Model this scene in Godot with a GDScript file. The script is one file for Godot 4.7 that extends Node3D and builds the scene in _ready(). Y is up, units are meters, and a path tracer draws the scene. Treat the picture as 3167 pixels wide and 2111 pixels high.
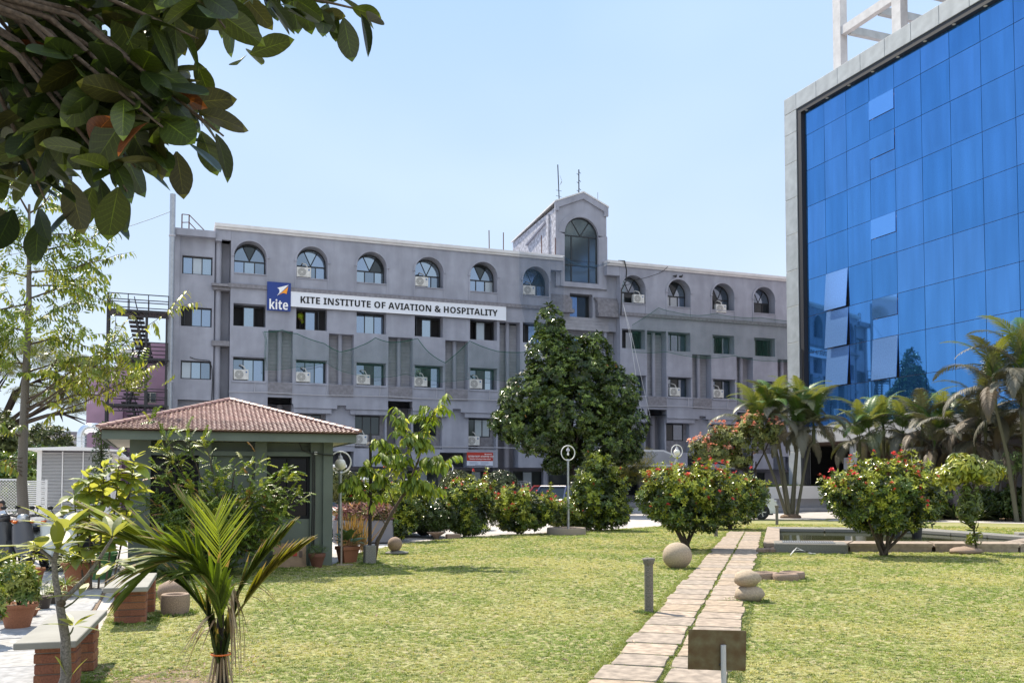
extends Node3D
var rng := RandomNumberGenerator.new()
var mat := {}
var leaf_meshes := {}
class MB:
	var V := PackedVector3Array()
	var N := PackedVector3Array()
	var U := PackedVector2Array()
	var C := PackedColorArray()
	var I := PackedInt32Array()
	var col := Color(1, 1, 1)
	var use_c := false
	var normal_turn := Vector3()  # turns the shading normals only; the surface itself stays put
	var xf := Transform3D()
	func at(p: Vector3) -> MB:
		xf = Transform3D(Basis(), p)
		return self
	func vert(p: Vector3, n: Vector3, u := Vector2()) -> int:
		V.append(xf * p)
		N.append((xf.basis * n.normalized() + normal_turn).normalized())
		U.append(u)
		if use_c:
			C.append(col)
		return V.size() - 1
	func face(a: int, b: int, c: int) -> void:   # counter-clockwise seen from outside
		I.append(a)
		I.append(c)
		I.append(b)
	func tri(a: Vector3, b: Vector3, c: Vector3) -> void:
		var n := (b - a).cross(c - a)
		face(vert(a, n), vert(b, n), vert(c, n))
	func quad(a: Vector3, b: Vector3, c: Vector3, d: Vector3) -> void:
		var n := (c - a).cross(d - b)
		if n.length_squared() < 1e-14:
			return
		var i := vert(a, n, Vector2(0, 1))
		vert(b, n, Vector2(1, 1))
		vert(c, n, Vector2(1, 0))
		vert(d, n, Vector2(0, 0))
		face(i, i + 1, i + 2)
		face(i, i + 2, i + 3)
	func box(a: Vector3, b: Vector3) -> MB:
		var x0 := minf(a.x, b.x)
		var x1 := maxf(a.x, b.x)
		var y0 := minf(a.y, b.y)
		var y1 := maxf(a.y, b.y)
		var z0 := minf(a.z, b.z)
		var z1 := maxf(a.z, b.z)
		quad(Vector3(x0, y0, z1), Vector3(x1, y0, z1), Vector3(x1, y1, z1), Vector3(x0, y1, z1))
		quad(Vector3(x1, y0, z0), Vector3(x0, y0, z0), Vector3(x0, y1, z0), Vector3(x1, y1, z0))
		quad(Vector3(x1, y0, z1), Vector3(x1, y0, z0), Vector3(x1, y1, z0), Vector3(x1, y1, z1))
		quad(Vector3(x0, y0, z0), Vector3(x0, y0, z1), Vector3(x0, y1, z1), Vector3(x0, y1, z0))
		quad(Vector3(x0, y1, z1), Vector3(x1, y1, z1), Vector3(x1, y1, z0), Vector3(x0, y1, z0))
		quad(Vector3(x0, y0, z0), Vector3(x1, y0, z0), Vector3(x1, y0, z1), Vector3(x0, y0, z1))
		return self
	func cbox(c: Vector3, s: Vector3, b := Basis()) -> MB:
		var keep := xf
		xf = keep * Transform3D(b, c)
		box(-s / 2, s / 2)
		xf = keep
		return self
	func bbox(c: Vector3, s: Vector3, r: float, b := Basis()) -> MB:
		var keep := xf
		xf = keep * Transform3D(b, c)
		var h := s / 2
		var q := h - Vector3(r, r, r)
		for ax in 3:
			for sg: float in [-1.0, 1.0]:
				var n := Vector3()
				n[ax] = sg
				var u := Vector3()
				u[(ax + 1) % 3] = 1.0
				var w := n.cross(u)
				var o := n * h[ax]
				var hu := u * q
				var hw := w * q
				quad(o - hu - hw, o + hu - hw, o + hu + hw, o - hu + hw)
		for ax in 3:
			var a1 := (ax + 1) % 3
			var a2 := (ax + 2) % 3
			for s1: float in [-1.0, 1.0]:
				for s2: float in [-1.0, 1.0]:
					var p := Vector3()
					p[a1] = s1 * h[a1]
					p[a2] = s2 * q[a2]
					var p2 := Vector3()
					p2[a1] = s1 * q[a1]
					p2[a2] = s2 * h[a2]
					var l := Vector3()
					l[ax] = -q[ax] * s1 * s2
					quad(p - l, p + l, p2 + l, p2 - l)
		for s1: float in [-1.0, 1.0]:
			for s2: float in [-1.0, 1.0]:
				for s3: float in [-1.0, 1.0]:
					var e := Vector3(s1, s2, s3)
					var pa := e * Vector3(h.x, q.y, q.z)
					var pb := e * Vector3(q.x, h.y, q.z)
					var pc := e * Vector3(q.x, q.y, h.z)
					if s1 * s2 * s3 > 0:
						tri(pa, pb, pc)
					else:
						tri(pa, pc, pb)
		xf = keep
		return self
	func tube(pts: Array, rads: Variant, sides := 6, cap := true) -> MB:
		var n := pts.size()
		var up := Vector3(0.13, 0.3, 0.94).normalized()
		var first := V.size()
		for i in n:
			var t: Vector3 = (pts[mini(i + 1, n - 1)] - pts[maxi(i - 1, 0)]).normalized()
			var s := t.cross(up)
			if s.length() < 0.05:
				s = t.cross(Vector3.RIGHT)
			s = s.normalized()
			up = s.cross(t).normalized()
			var r: float = rads[i] if rads is Array else rads
			for k in sides:
				var a := TAU * k / sides
				var d := s * cos(a) + up * sin(a)
				vert(pts[i] + d * r, d, Vector2(float(k) / sides, i))
		for i in n - 1:
			for k in sides:
				var a := first + i * sides + k
				var b := first + i * sides + (k + 1) % sides
				face(a, b + sides, b)
				face(a, a + sides, b + sides)
		if cap:
			for e in 2:
				var i0 := first + (0 if e == 0 else (n - 1) * sides)
				var c: Vector3 = pts[0] if e == 0 else pts[n - 1]
				var nn: Vector3 = (pts[0] - pts[1]).normalized() if e == 0 else (pts[n - 1] - pts[n - 2]).normalized()
				var q := V.size()
				V.append(xf * c)
				N.append((xf.basis * nn).normalized())
				U.append(Vector2())
				if use_c:
					C.append(col)
				for k in sides:
					V.append(V[i0 + k])
					N.append((xf.basis * nn).normalized())
					U.append(Vector2())
					if use_c:
						C.append(col)
				for k in sides:
					if e == 1:
						face(q, q + 1 + (k + 1) % sides, q + 1 + k)
					else:
						face(q, q + 1 + k, q + 1 + (k + 1) % sides)
		return self
	func rod(a: Vector3, b: Vector3, r: float, sides := 6) -> MB:
		return tube([a, b], r, sides)
	func lathe(prof: Array, sides := 16, c := Vector3()) -> MB:
		var first := V.size()
		var n := prof.size()
		for i in n:
			var t: Vector2 = prof[mini(i + 1, n - 1)] - prof[maxi(i - 1, 0)]
			for k in sides:
				var a := TAU * k / sides
				var d := Vector3(cos(a), 0, sin(a))
				vert(c + d * prof[i].x + Vector3(0, prof[i].y, 0), d * t.y - Vector3(0, t.x, 0), Vector2(float(k) / sides, float(i) / n))
		for i in n - 1:
			for k in sides:
				var a := first + i * sides + k
				var b := first + i * sides + (k + 1) % sides
				face(a, b + sides, b)
				face(a, a + sides, b + sides)
		return self
	func prism(p: PackedVector2Array, z0: float, z1: float) -> MB:
		var t := Geometry2D.triangulate_polygon(p)
		for i in range(0, t.size(), 3):
			var a := p[t[i]]
			var b := p[t[i + 1]]
			var c := p[t[i + 2]]
			if (b - a).cross(c - a) < 0:
				var k := b
				b = c
				c = k
			tri(Vector3(a.x, a.y, z1), Vector3(b.x, b.y, z1), Vector3(c.x, c.y, z1))
			tri(Vector3(a.x, a.y, z0), Vector3(c.x, c.y, z0), Vector3(b.x, b.y, z0))
		for i in p.size():
			var a := p[i]
			var b := p[(i + 1) % p.size()]
			quad(Vector3(a.x, a.y, z0), Vector3(b.x, b.y, z0), Vector3(b.x, b.y, z1), Vector3(a.x, a.y, z1))
		return self
	func quad_prism(a: Vector3, b: Vector3, c: Vector3, d: Vector3, t: float) -> MB:
		var u := Vector3(0, -t, 0)
		quad(a, b, c, d)
		quad(d + u, c + u, b + u, a + u)
		quad(a + u, b + u, b, a)
		quad(b + u, c + u, c, b)
		quad(c + u, d + u, d, c)
		quad(d + u, a + u, a, d)
		return self
	func ball(c: Vector3, s: Vector3, rings := 10, sides := 16, noise: FastNoiseLite = null, k := 0.0) -> MB:
		var first := V.size()
		for i in rings + 1:
			var la := PI * i / rings - PI / 2
			for j in sides:
				var a := TAU * j / sides
				var d := Vector3(cos(la) * cos(a), sin(la), cos(la) * sin(a))
				var r := 1.0
				if noise:
					r += k * noise.get_noise_3dv(d * 10.0)
				vert(c + d * s * r, d / s)
		for i in rings:
			for j in sides:
				var a := first + i * sides + j
				var b := first + i * sides + (j + 1) % sides
				face(a, b + sides, b)
				face(a, a + sides, b + sides)
		return self
	func mesh() -> ArrayMesh:
		var m := ArrayMesh.new()
		if V.is_empty():
			return m
		var a := []
		a.resize(Mesh.ARRAY_MAX)
		a[Mesh.ARRAY_VERTEX] = V
		a[Mesh.ARRAY_NORMAL] = N
		a[Mesh.ARRAY_TEX_UV] = U
		if use_c:
			a[Mesh.ARRAY_COLOR] = C
		a[Mesh.ARRAY_INDEX] = I
		m.add_surface_from_arrays(Mesh.PRIMITIVE_TRIANGLES, a)
		return m
func thing(called: String, label: String, category: String, where := Vector3(), turn := 0.0, group := "") -> Node3D:
	var o := Node3D.new()
	o.name = called
	o.position = where
	o.rotation.y = turn
	add_child(o, true)
	tag(o, label, category, group)
	return o
func tag(o: Node, label: String, category: String, group := "") -> void:
	o.set_meta("label", label)
	o.set_meta("category", category)
	if group:
		o.set_meta("group", group)
func part(parent: Node, called: String, what: Variant, m: Material, label := "") -> MeshInstance3D:
	var o := MeshInstance3D.new()
	o.name = called
	o.mesh = what.mesh() if what is MB else what
	o.material_override = m
	parent.add_child(o, true)
	if label:
		o.set_meta("label", label)
	return o
func struct(called: String, what: Variant, m: Material, label: String, category: String) -> MeshInstance3D:
	var o := part(self, called, what, m)
	tag(o, label, category)
	o.set_meta("kind", "structure")
	return o
func stuff(parent: Node, called: String, mesh: Mesh, m: Material, xfs: Array, cols := PackedColorArray(), is_stuff := true) -> MultiMeshInstance3D:
	var mm := MultiMesh.new()
	mm.transform_format = MultiMesh.TRANSFORM_3D
	mm.use_colors = not cols.is_empty()
	mm.mesh = mesh
	mm.instance_count = xfs.size()
	for i in xfs.size():
		mm.set_instance_transform(i, xfs[i])
		if mm.use_colors:
			mm.set_instance_color(i, cols[i])
	var o := MultiMeshInstance3D.new()
	o.name = called
	o.multimesh = mm
	o.material_override = m
	parent.add_child(o, true)
	if is_stuff:
		o.set_meta("kind", "stuff")
	return o
func copy_of(t: Node3D, where: Vector3, turn: float, label: String) -> Node3D:
	var c: Node3D = t.duplicate()
	c.name = String(t.name).rstrip("0123456789")
	add_child(c, true)
	c.position = where
	c.rotation.y = turn
	c.set_meta("label", label)
	return c
func lin(r: float, g: float, b: float, a := 1.0) -> Color:
	var c := Color(r, g, b).linear_to_srgb()
	c.a = a
	return c
func noise_tex(sd: int, freq: float, lo: Color, hi: Color, size := 512, octaves := 5, kind := FastNoiseLite.TYPE_SIMPLEX_SMOOTH) -> NoiseTexture2D:
	var n := FastNoiseLite.new()
	n.seed = sd
	n.noise_type = kind
	n.frequency = freq
	n.fractal_octaves = octaves
	var t := NoiseTexture2D.new()
	t.width = size
	t.height = size
	t.seamless = true
	t.noise = n
	var g := Gradient.new()
	g.set_color(0, lo)
	g.set_color(1, hi)
	t.color_ramp = g
	return t
func paint(key: String, r: float, g: float, b: float, rough := 0.8, metal := 0.0, tex: Texture2D = null, metres := 1.0, bump := 0.0, world := true) -> StandardMaterial3D:
	var m := StandardMaterial3D.new()
	m.resource_name = key
	m.albedo_color = lin(r, g, b)
	m.roughness = rough
	m.metallic = metal
	if tex:
		m.albedo_texture = tex
		m.uv1_triplanar = true
		m.uv1_world_triplanar = world
		m.uv1_scale = Vector3.ONE / metres
		if bump > 0:
			m.heightmap_enabled = true
			m.heightmap_texture = tex
			m.heightmap_scale = bump
	mat[key] = m
	return m
func leaf_mat(key: String, rough: float, back: float, tex: Texture2D = null, r := 1.0, g := 1.0, b := 1.0) -> StandardMaterial3D:
	var m := paint(key, r, g, b, rough)
	m.vertex_color_use_as_albedo = true
	m.cull_mode = BaseMaterial3D.CULL_DISABLED
	if back > 0:
		m.backlight_enabled = true
		m.backlight = Color(back, back, back * 0.55)
	if tex:
		m.albedo_texture = tex
	return m
func grey(v: float) -> Color:
	return Color(v, v, v)
func vein_texture() -> ImageTexture:
	var im := Image.create(256, 128, false, Image.FORMAT_RGB8)
	for x in 256:
		for y in 128:
			var u := x / 255.0
			var v := absf(y / 127.0 - 0.5) * 2.0
			var c := 0.56 + 0.05 * sin(u * 40.0 + v * 9.0) * sin(v * 23.0 + u * 7.0)
			var mid := smoothstep(0.06 * (1.15 - u), 0.015, v)
			var s := fposmod(u * 9.0 - v * 2.4 * (1.0 - 0.35 * v), 1.0)
			var side := smoothstep(0.10, 0.02, minf(s, 1.0 - s)) * (1.0 - v * 0.5) * 0.55
			var k := clampf(maxf(mid, side), 0.0, 1.0)
			var edge := smoothstep(0.93, 1.0, v) * 0.1
			im.set_pixel(x, y, Color(c, c, c * 0.9).lerp(Color(1.0, 0.97, 0.7), k).darkened(edge))
	return ImageTexture.create_from_image(im)
func make_materials() -> void:
	var soft := noise_tex(3, 0.006, grey(0.86), grey(1.0))
	var streak := noise_tex(5, 0.006, grey(0.9), grey(1.0), 512, 4)
	var fine := noise_tex(7, 0.05, grey(0.72), grey(1.0), 512, 5)
	var coarse := noise_tex(9, 0.02, grey(0.6), grey(1.0), 512, 6)
	paint("wall", 0.375, 0.39, 0.465, 0.85, 0, streak, 5.0)
	var run := mat.wall as StandardMaterial3D
	run.detail_enabled = true
	run.detail_blend_mode = BaseMaterial3D.BLEND_MODE_MUL
	run.detail_uv_layer = BaseMaterial3D.DETAIL_UV_2
	run.detail_albedo = noise_tex(6, 0.012, grey(0.9), grey(1.0), 512, 5)
	run.uv2_triplanar = true
	run.uv2_world_triplanar = true
	run.uv2_scale = Vector3(0.2, 0.035, 0.2)
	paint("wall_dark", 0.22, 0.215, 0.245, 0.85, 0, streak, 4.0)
	paint("board", 0.33, 0.335, 0.375, 0.8, 0, streak, 2.0)
	paint("stained", 0.26, 0.255, 0.285, 0.9, 0, noise_tex(10, 0.012, grey(0.78), grey(1.0), 512, 5), 2.2)
	paint("trim", 0.72, 0.71, 0.72, 0.7, 0, streak, 3.0)
	paint("tower_side", 0.55, 0.56, 0.64, 0.8, 0, coarse, 3.0)
	paint("frame", 0.02, 0.024, 0.03, 0.45)
	paint("frame_green", 0.02, 0.045, 0.045, 0.4)
	paint("dark", 0.012, 0.013, 0.015, 0.9)
	paint("room", 0.035, 0.035, 0.04, 0.9)
	for k in 3:
		var g := paint("pane%d" % k, [0.2, 0.26, 0.3][k], [0.25, 0.33, 0.37][k], [0.31, 0.43, 0.44][k], 0.06, 0.85)
		g.metallic_specular = 0.5
	var tp := paint("tower_pane", 0.16, 0.2, 0.22, 0.1, 0.7)
	tp.metallic_specular = 0.5
	paint("pane_pale", 0.4, 0.45, 0.5, 0.25, 0.3)
	paint("pane_dark", 0.05, 0.06, 0.065, 0.08, 0.6)
	paint("white", 0.72, 0.72, 0.72, 0.5)
	paint("unit", 0.68, 0.68, 0.66, 0.5, 0, soft, 1.0)
	paint("grille", 0.3, 0.3, 0.29, 0.6)
	paint("steel", 0.45, 0.47, 0.5, 0.35, 0.6, soft, 1.0)
	paint("rust", 0.2, 0.085, 0.05, 0.9, 0, coarse, 0.4)
	paint("iron", 0.022, 0.022, 0.026, 0.6)
	paint("pink", 0.5, 0.32, 0.44, 0.85, 0, streak, 4.0)
	paint("plaster", 0.42, 0.42, 0.45, 0.9, 0, streak, 4.0)
	paint("cable", 0.02, 0.02, 0.02, 0.6)
	paint("pipe", 0.42, 0.42, 0.46, 0.5)
	for k in 4:
		var g := paint("blue%d" % k, [0.085, 0.1, 0.075, 0.09][k], [0.285, 0.305, 0.27, 0.295][k], [0.67, 0.7, 0.64, 0.68][k], 0.025, 0.82, noise_tex(30, 0.006, grey(0.88), grey(1.0), 256, 3), 3.0)
		g.uv1_scale = Vector3(0.6, 0.08, 0.6)
		g.metallic_specular = 0.6
	paint("blue_soft_reflection", 0.14, 0.36, 0.78, 0.06, 0.75)  # lighter tint paints in extra sky reflection on the ajar half panes
	paint("blue_pale_reflection", 0.24, 0.46, 0.9, 0.15, 0.55, noise_tex(31, 0.03, grey(0.85), grey(1.0), 256), 0.8)  # paler tint paints in the brighter sky mirrored by opened casements
	paint("seam", 0.3, 0.27, 0.3, 0.7)
	paint("cladding", 0.46, 0.49, 0.5, 0.45, 0.1, soft, 3.0)
	paint("cladding_pale", 0.5, 0.5, 0.5, 0.5, 0.0, soft, 3.0)
	paint("brown", 0.1, 0.065, 0.05, 0.6)
	paint("steel_white", 0.62, 0.61, 0.61, 0.5, 0, streak, 2.0)
	paint("lawn", 0.95, 0.95, 0.95, 0.95, 0, lawn_texture(), 7.3, 0.0)
	paint("concrete", 0.47, 0.44, 0.42, 0.9, 0, coarse_conc(), 3.0)
	paint("soil", 0.26, 0.18, 0.12, 0.95, 0, coarse, 0.7)
	for k in 4:
		paint("slab%d" % k, [0.43, 0.47, 0.38, 0.45][k], [0.345, 0.375, 0.315, 0.35][k], [0.27, 0.29, 0.255, 0.255][k], 0.85, 0, noise_tex(40 + k, 0.014, grey(0.68), grey(1.0), 512, 6), 1.1, 0.5)
	for k in 3:
		paint("flag%d" % k, [0.4, 0.43, 0.38][k], [0.4, 0.425, 0.385][k], [0.4, 0.42, 0.4][k], 0.85, 0, noise_tex(45 + k, 0.014, grey(0.72), grey(1.0), 512, 6), 0.9, 0.5)
	paint("sandstone", 0.5, 0.4, 0.29, 0.85, 0, noise_tex(51, 0.03, grey(0.7), grey(1.0), 512, 6), 0.5, 0.5)
	paint("stone_pink", 0.4, 0.29, 0.22, 0.9, 0, noise_tex(52, 0.04, grey(0.65), grey(1.0), 512, 6), 0.4, 0.6)
	paint("stone_grey", 0.3, 0.29, 0.26, 0.9, 0, noise_tex(53, 0.04, grey(0.6), grey(1.0), 512, 6), 0.4, 0.6)
	paint("green_wall", 0.125, 0.15, 0.125, 0.8, 0, streak, 3.0)
	paint("green_trim", 0.135, 0.165, 0.14, 0.7, 0, soft, 3.0)
	paint("soffit", 0.62, 0.58, 0.5, 0.8)
	for k in 4:
		paint("tile%d" % k, [0.3, 0.33, 0.25, 0.31][k], [0.175, 0.195, 0.15, 0.185][k], [0.15, 0.17, 0.13, 0.16][k], 0.42, 0, fine, 0.8)
	paint("ridge", 0.33, 0.18, 0.15, 0.45, 0, soft, 1.0)
	for k in 4:
		paint("brick%d" % k, [0.36, 0.4, 0.3, 0.34][k], [0.145, 0.17, 0.115, 0.13][k], [0.075, 0.09, 0.06, 0.075][k], 0.85, 0, fine, 0.5, 0.3)
	paint("mortar", 0.2, 0.17, 0.14, 0.95)
	paint("bench", 0.26, 0.255, 0.23, 0.8, 0, streak, 1.2)
	paint("clay", 0.4, 0.16, 0.08, 0.8, 0, fine, 0.5)
	paint("clay_dark", 0.2, 0.08, 0.05, 0.8, 0, fine, 0.5)
	paint("clay_pale", 0.4, 0.33, 0.27, 0.8, 0, fine, 0.5)
	paint("pot_green", 0.06, 0.17, 0.06, 0.5)
	paint("pot_brown", 0.06, 0.045, 0.035, 0.6)
	paint("card", 0.34, 0.24, 0.16, 0.9, 0, soft, 0.6)
	paint("bark", 0.16, 0.12, 0.085, 0.95, 0, noise_tex(61, 0.06, grey(0.5), grey(1.0), 256, 5), 0.35, 1.0)
	paint("bark_dark", 0.065, 0.05, 0.04, 0.95, 0, noise_tex(62, 0.06, grey(0.5), grey(1.0), 256, 5), 0.35, 1.0)
	paint("bark_green", 0.16, 0.17, 0.09, 0.8, 0, noise_tex(63, 0.04, grey(0.6), grey(1.0), 256, 4), 0.3)
	paint("post", 0.3, 0.27, 0.23, 0.8, 0, noise_tex(64, 0.05, grey(0.45), grey(1.0), 256, 4), 0.25)
	paint("tyre", 0.018, 0.018, 0.018, 0.85)
	paint("alloy", 0.5, 0.5, 0.5, 0.3, 0.8)
	paint("black_plastic", 0.02, 0.02, 0.022, 0.4)
	paint("car_glass", 0.02, 0.025, 0.028, 0.04, 0.2)
	paint("red_lamp", 0.55, 0.015, 0.02, 0.15)
	paint("orange_lamp", 0.75, 0.16, 0.02, 0.2)
	paint("water", 0.05, 0.055, 0.02, 0.06)
	paint("skin", 0.3, 0.16, 0.1, 0.6)
	paint("hair", 0.012, 0.01, 0.009, 0.6)
	leaf_mat("leaf", 0.38, 0.75)
	leaf_mat("leaf_gloss", 0.2, 0.55)
	leaf_mat("leaf_soft", 0.6, 0.85)
	leaf_mat("leaf_matt", 0.62, 0.85)
	leaf_mat("leaf_vein", 0.36, 0.5, vein_texture())
	leaf_mat("petal", 0.6, 0.5)
	leaf_mat("blade", 0.65, 0.8)
func lawn_texture() -> ImageTexture:
	var im := Image.create(1024, 1024, false, Image.FORMAT_RGB8)
	var a := FastNoiseLite.new()
	a.seed = 11
	a.frequency = 0.006
	a.fractal_octaves = 4
	var b := FastNoiseLite.new()
	b.seed = 12
	b.frequency = 0.09
	b.fractal_octaves = 3
	for x in 1024:
		for y in 1024:
			var fx := x / 1024.0
			var n := lerpf(a.get_noise_2d(x, y), a.get_noise_2d(x - 1024, y), smoothstep(0.75, 1.0, fx))
			var m := b.get_noise_2d(x, y)
			var t := clampf(0.5 + n * 0.9, 0, 1)
			var c := Color(0.23, 0.25, 0.075).lerp(Color(0.34, 0.32, 0.15), t)
			c = c * (0.85 + 0.5 * m)
			im.set_pixel(x, y, c.linear_to_srgb())
	return ImageTexture.create_from_image(im)
func coarse_conc() -> NoiseTexture2D:
	return noise_tex(15, 0.004, grey(0.85), grey(1.0), 1024, 6)
func make_sky(sun_dir: Vector3) -> Image:
	var w := 512
	var h := 256
	var im := Image.create(w, h, false, Image.FORMAT_RGBF)
	var n := FastNoiseLite.new()
	n.seed = 4
	n.frequency = 1.1
	n.fractal_octaves = 4
	for j in h:
		var th := PI * (j + 0.5) / h
		for i in w:
			var ph := TAU * ((i + 0.5) / w - 0.5)
			var d := Vector3(sin(ph) * sin(th), cos(th), -cos(ph) * sin(th))
			var e := maxf(d.y, 0.0)
			var cs := d.dot(sun_dir)
			var top := Color(0.21, 0.365, 0.64)
			var low := Color(0.52, 0.58, 0.62)
			var c := low.lerp(top, pow(clampf(e * 1.35, 0, 1), 0.75))
			var g := pow(clampf(cs * 0.5 + 0.5, 0, 1), 7.5)
			c = c.lerp(Color(0.72, 0.74, 0.75), clampf(g * 0.95, 0, 1))
			c = c + Color(1.0, 0.97, 0.9) * 0.5 * pow(clampf(cs, 0, 1), 24.0)
			var wisp := clampf(n.get_noise_3d(d.x * 2.0, d.y * 4.0, d.z * 2.0) * 0.5 + 0.12, 0, 1) * 0.35
			c = c.lerp(Color(0.75, 0.8, 0.85), wisp * clampf(1.0 - e, 0, 1))
			if d.y < 0.0:
				c = low.lerp(Color(0.3, 0.29, 0.26), clampf(-d.y * 8.0, 0, 1))
			im.set_pixel(i, j, c)
	return im
func _ready() -> void:
	rng.seed = 20240
	var cam := Camera3D.new()
	cam.name = "camera"
	cam.projection = Camera3D.PROJECTION_FRUSTUM
	cam.near = 0.1
	cam.far = 600.0
	cam.size = 0.1 * 1568.0 / 2120.0
	cam.frustum_offset = Vector2(0, 0.1 * 233.4 / 2120.0)
	cam.position = Vector3(0, 1.6, 0)
	cam.rotation_order = EULER_ORDER_YXZ
	cam.rotation_degrees = Vector3(2.5, -20.65, 0)
	cam.current = true
	add_child(cam)
	var el := deg_to_rad(53.0)
	var az := deg_to_rad(17.5)
	var sun_dir := Vector3(-sin(az) * cos(el), sin(el), -cos(az) * cos(el))
	var sun := DirectionalLight3D.new()
	sun.name = "sun"
	sun.light_energy = 1.6
	sun.light_color = Color(1.0, 0.955, 0.88)
	sun.light_angular_distance = 0.53
	sun.shadow_enabled = true
	add_child(sun)
	sun.look_at_from_position(Vector3.ZERO, -sun_dir)
	var env := Environment.new()
	env.background_mode = Environment.BG_SKY
	var sky := Sky.new()
	var sm := PanoramaSkyMaterial.new()
	sm.panorama = ImageTexture.create_from_image(make_sky(sun_dir))
	sky.sky_material = sm
	env.sky = sky
	env.tonemap_mode = Environment.TONE_MAPPER_LINEAR
	env.tonemap_exposure = 1.75
	env.sdfgi_enabled = true
	env.ssao_enabled = true
	env.ssil_enabled = true
	var we := WorldEnvironment.new()
	we.name = "world_environment"
	we.environment = env
	add_child(we)
	make_materials()
	build_all()
const FZ := -57.0
const GB := Vector3(20, 0, -57)
var grey_b: Node3D
func gmb() -> MB:
	return MB.new().at(-GB)
func holed(m: MB, x0: float, x1: float, y0: float, y1: float, z: float, holes: Array, depth := 0.72) -> void:
	var xs := [x0, x1]
	var ys := [y0, y1]
	for h: Array in holes:
		xs.append_array([h[0], h[1]])
		ys.append_array([h[2], h[3]])
	xs.sort()
	ys.sort()
	for i in xs.size() - 1:
		if xs[i + 1] - xs[i] < 1e-4:
			continue
		for j in ys.size() - 1:
			if ys[j + 1] - ys[j] < 1e-4:
				continue
			var cx: float = (xs[i] + xs[i + 1]) / 2
			var cy: float = (ys[j] + ys[j + 1]) / 2
			var inside := false
			for h: Array in holes:
				if cx > h[0] and cx < h[1] and cy > h[2] and cy < h[3]:
					inside = true
			if not inside:
				m.quad(Vector3(xs[i], ys[j], z), Vector3(xs[i + 1], ys[j], z), Vector3(xs[i + 1], ys[j + 1], z), Vector3(xs[i], ys[j + 1], z))
	for h: Array in holes:
		var b := z - depth
		if h.size() > 4:
			b = z - h[4]
		m.quad(Vector3(h[0], h[2], b), Vector3(h[0], h[2], z), Vector3(h[0], h[3], z), Vector3(h[0], h[3], b))
		m.quad(Vector3(h[1], h[2], z), Vector3(h[1], h[2], b), Vector3(h[1], h[3], b), Vector3(h[1], h[3], z))
		m.quad(Vector3(h[0], h[2], b), Vector3(h[1], h[2], b), Vector3(h[1], h[2], z), Vector3(h[0], h[2], z))
		if h.size() < 6:
			m.quad(Vector3(h[0], h[3], z), Vector3(h[1], h[3], z), Vector3(h[1], h[3], b), Vector3(h[0], h[3], b))
func pane_mat(k: int) -> Material:
	return mat["pane%d" % (posmod(k * 7 + 3, 11) % 3)]
func window(parent: Node3D, x0: float, x1: float, y0: float, y1: float, z: float, style := "ggg", o := GB, frame := "frame", called := "window") -> MeshInstance3D:
	var t := 0.055
	var n := style.length()
	var f := MB.new().at(-o)
	f.box(Vector3(x0, y0, z - 0.04), Vector3(x1, y0 + t, z + 0.03))
	f.box(Vector3(x0, y1 - t, z - 0.04), Vector3(x1, y1, z + 0.03))
	for i in n + 1:
		var x := lerpf(x0, x1 - t, float(i) / n)
		f.box(Vector3(x, y0 + t, z - 0.04), Vector3(x + t, y1 - t, z + 0.03))
	var w := part(parent, called, f, mat[frame])
	for i in n:
		var a := lerpf(x0, x1 - t, float(i) / n) + t
		var b := lerpf(x0, x1 - t, float(i + 1) / n)
		var c := style[i]
		if c == "o":
			var room := MB.new().at(-o)
			room.quad(Vector3(a, y0 + t, z - 0.5), Vector3(b, y0 + t, z - 0.5), Vector3(b, y1 - t, z - 0.5), Vector3(a, y1 - t, z - 0.5))
			room.quad(Vector3(a, y0 + t, z - 0.5), Vector3(a, y0 + t, z - 0.04), Vector3(a, y1 - t, z - 0.04), Vector3(a, y1 - t, z - 0.5))
			room.quad(Vector3(b, y0 + t, z - 0.04), Vector3(b, y0 + t, z - 0.5), Vector3(b, y1 - t, z - 0.5), Vector3(b, y1 - t, z - 0.04))
			room.quad(Vector3(a, y1 - t, z - 0.04), Vector3(b, y1 - t, z - 0.04), Vector3(b, y1 - t, z - 0.5), Vector3(a, y1 - t, z - 0.5))
			part(w, "room_dark_fill", room, mat.room)  # near-black walls put the shade of the room into the colour
			continue
		if c == "s":      # a sash that stands open towards us
			var s := MB.new().at(-o)
			s.cbox(Vector3((a + b) / 2 - 0.16, (y0 + y1) / 2, z + 0.22), Vector3(0.04, y1 - y0 - 2 * t, b - a))
			part(w, "open_sash", s, mat[frame])
			var bk := MB.new().at(-o)
			bk.quad(Vector3(a, y0 + t, z - 0.03), Vector3(b, y0 + t, z - 0.03), Vector3(b, y1 - t, z - 0.03), Vector3(a, y1 - t, z - 0.03))
			part(w, "room_dark_fill", bk, mat.room)  # flat dark sheet painted in for the unlit room behind
			continue
		var p := MB.new().at(-o)
		p.cbox(Vector3((a + b) / 2, (y0 + y1) / 2, z - 0.012), Vector3(b - a, y1 - y0 - 2 * t, 0.012), Basis.from_euler(Vector3(rng.randf_range(-0.006, 0.006), rng.randf_range(-0.01, 0.01), 0)))
		var pm: Material = pane_mat(rng.randi() % 11)
		if c == "p":
			pm = mat.pane_pale
		elif c == "d":
			pm = mat.pane_dark
		part(w, "pane", p, pm)
	return w
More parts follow.
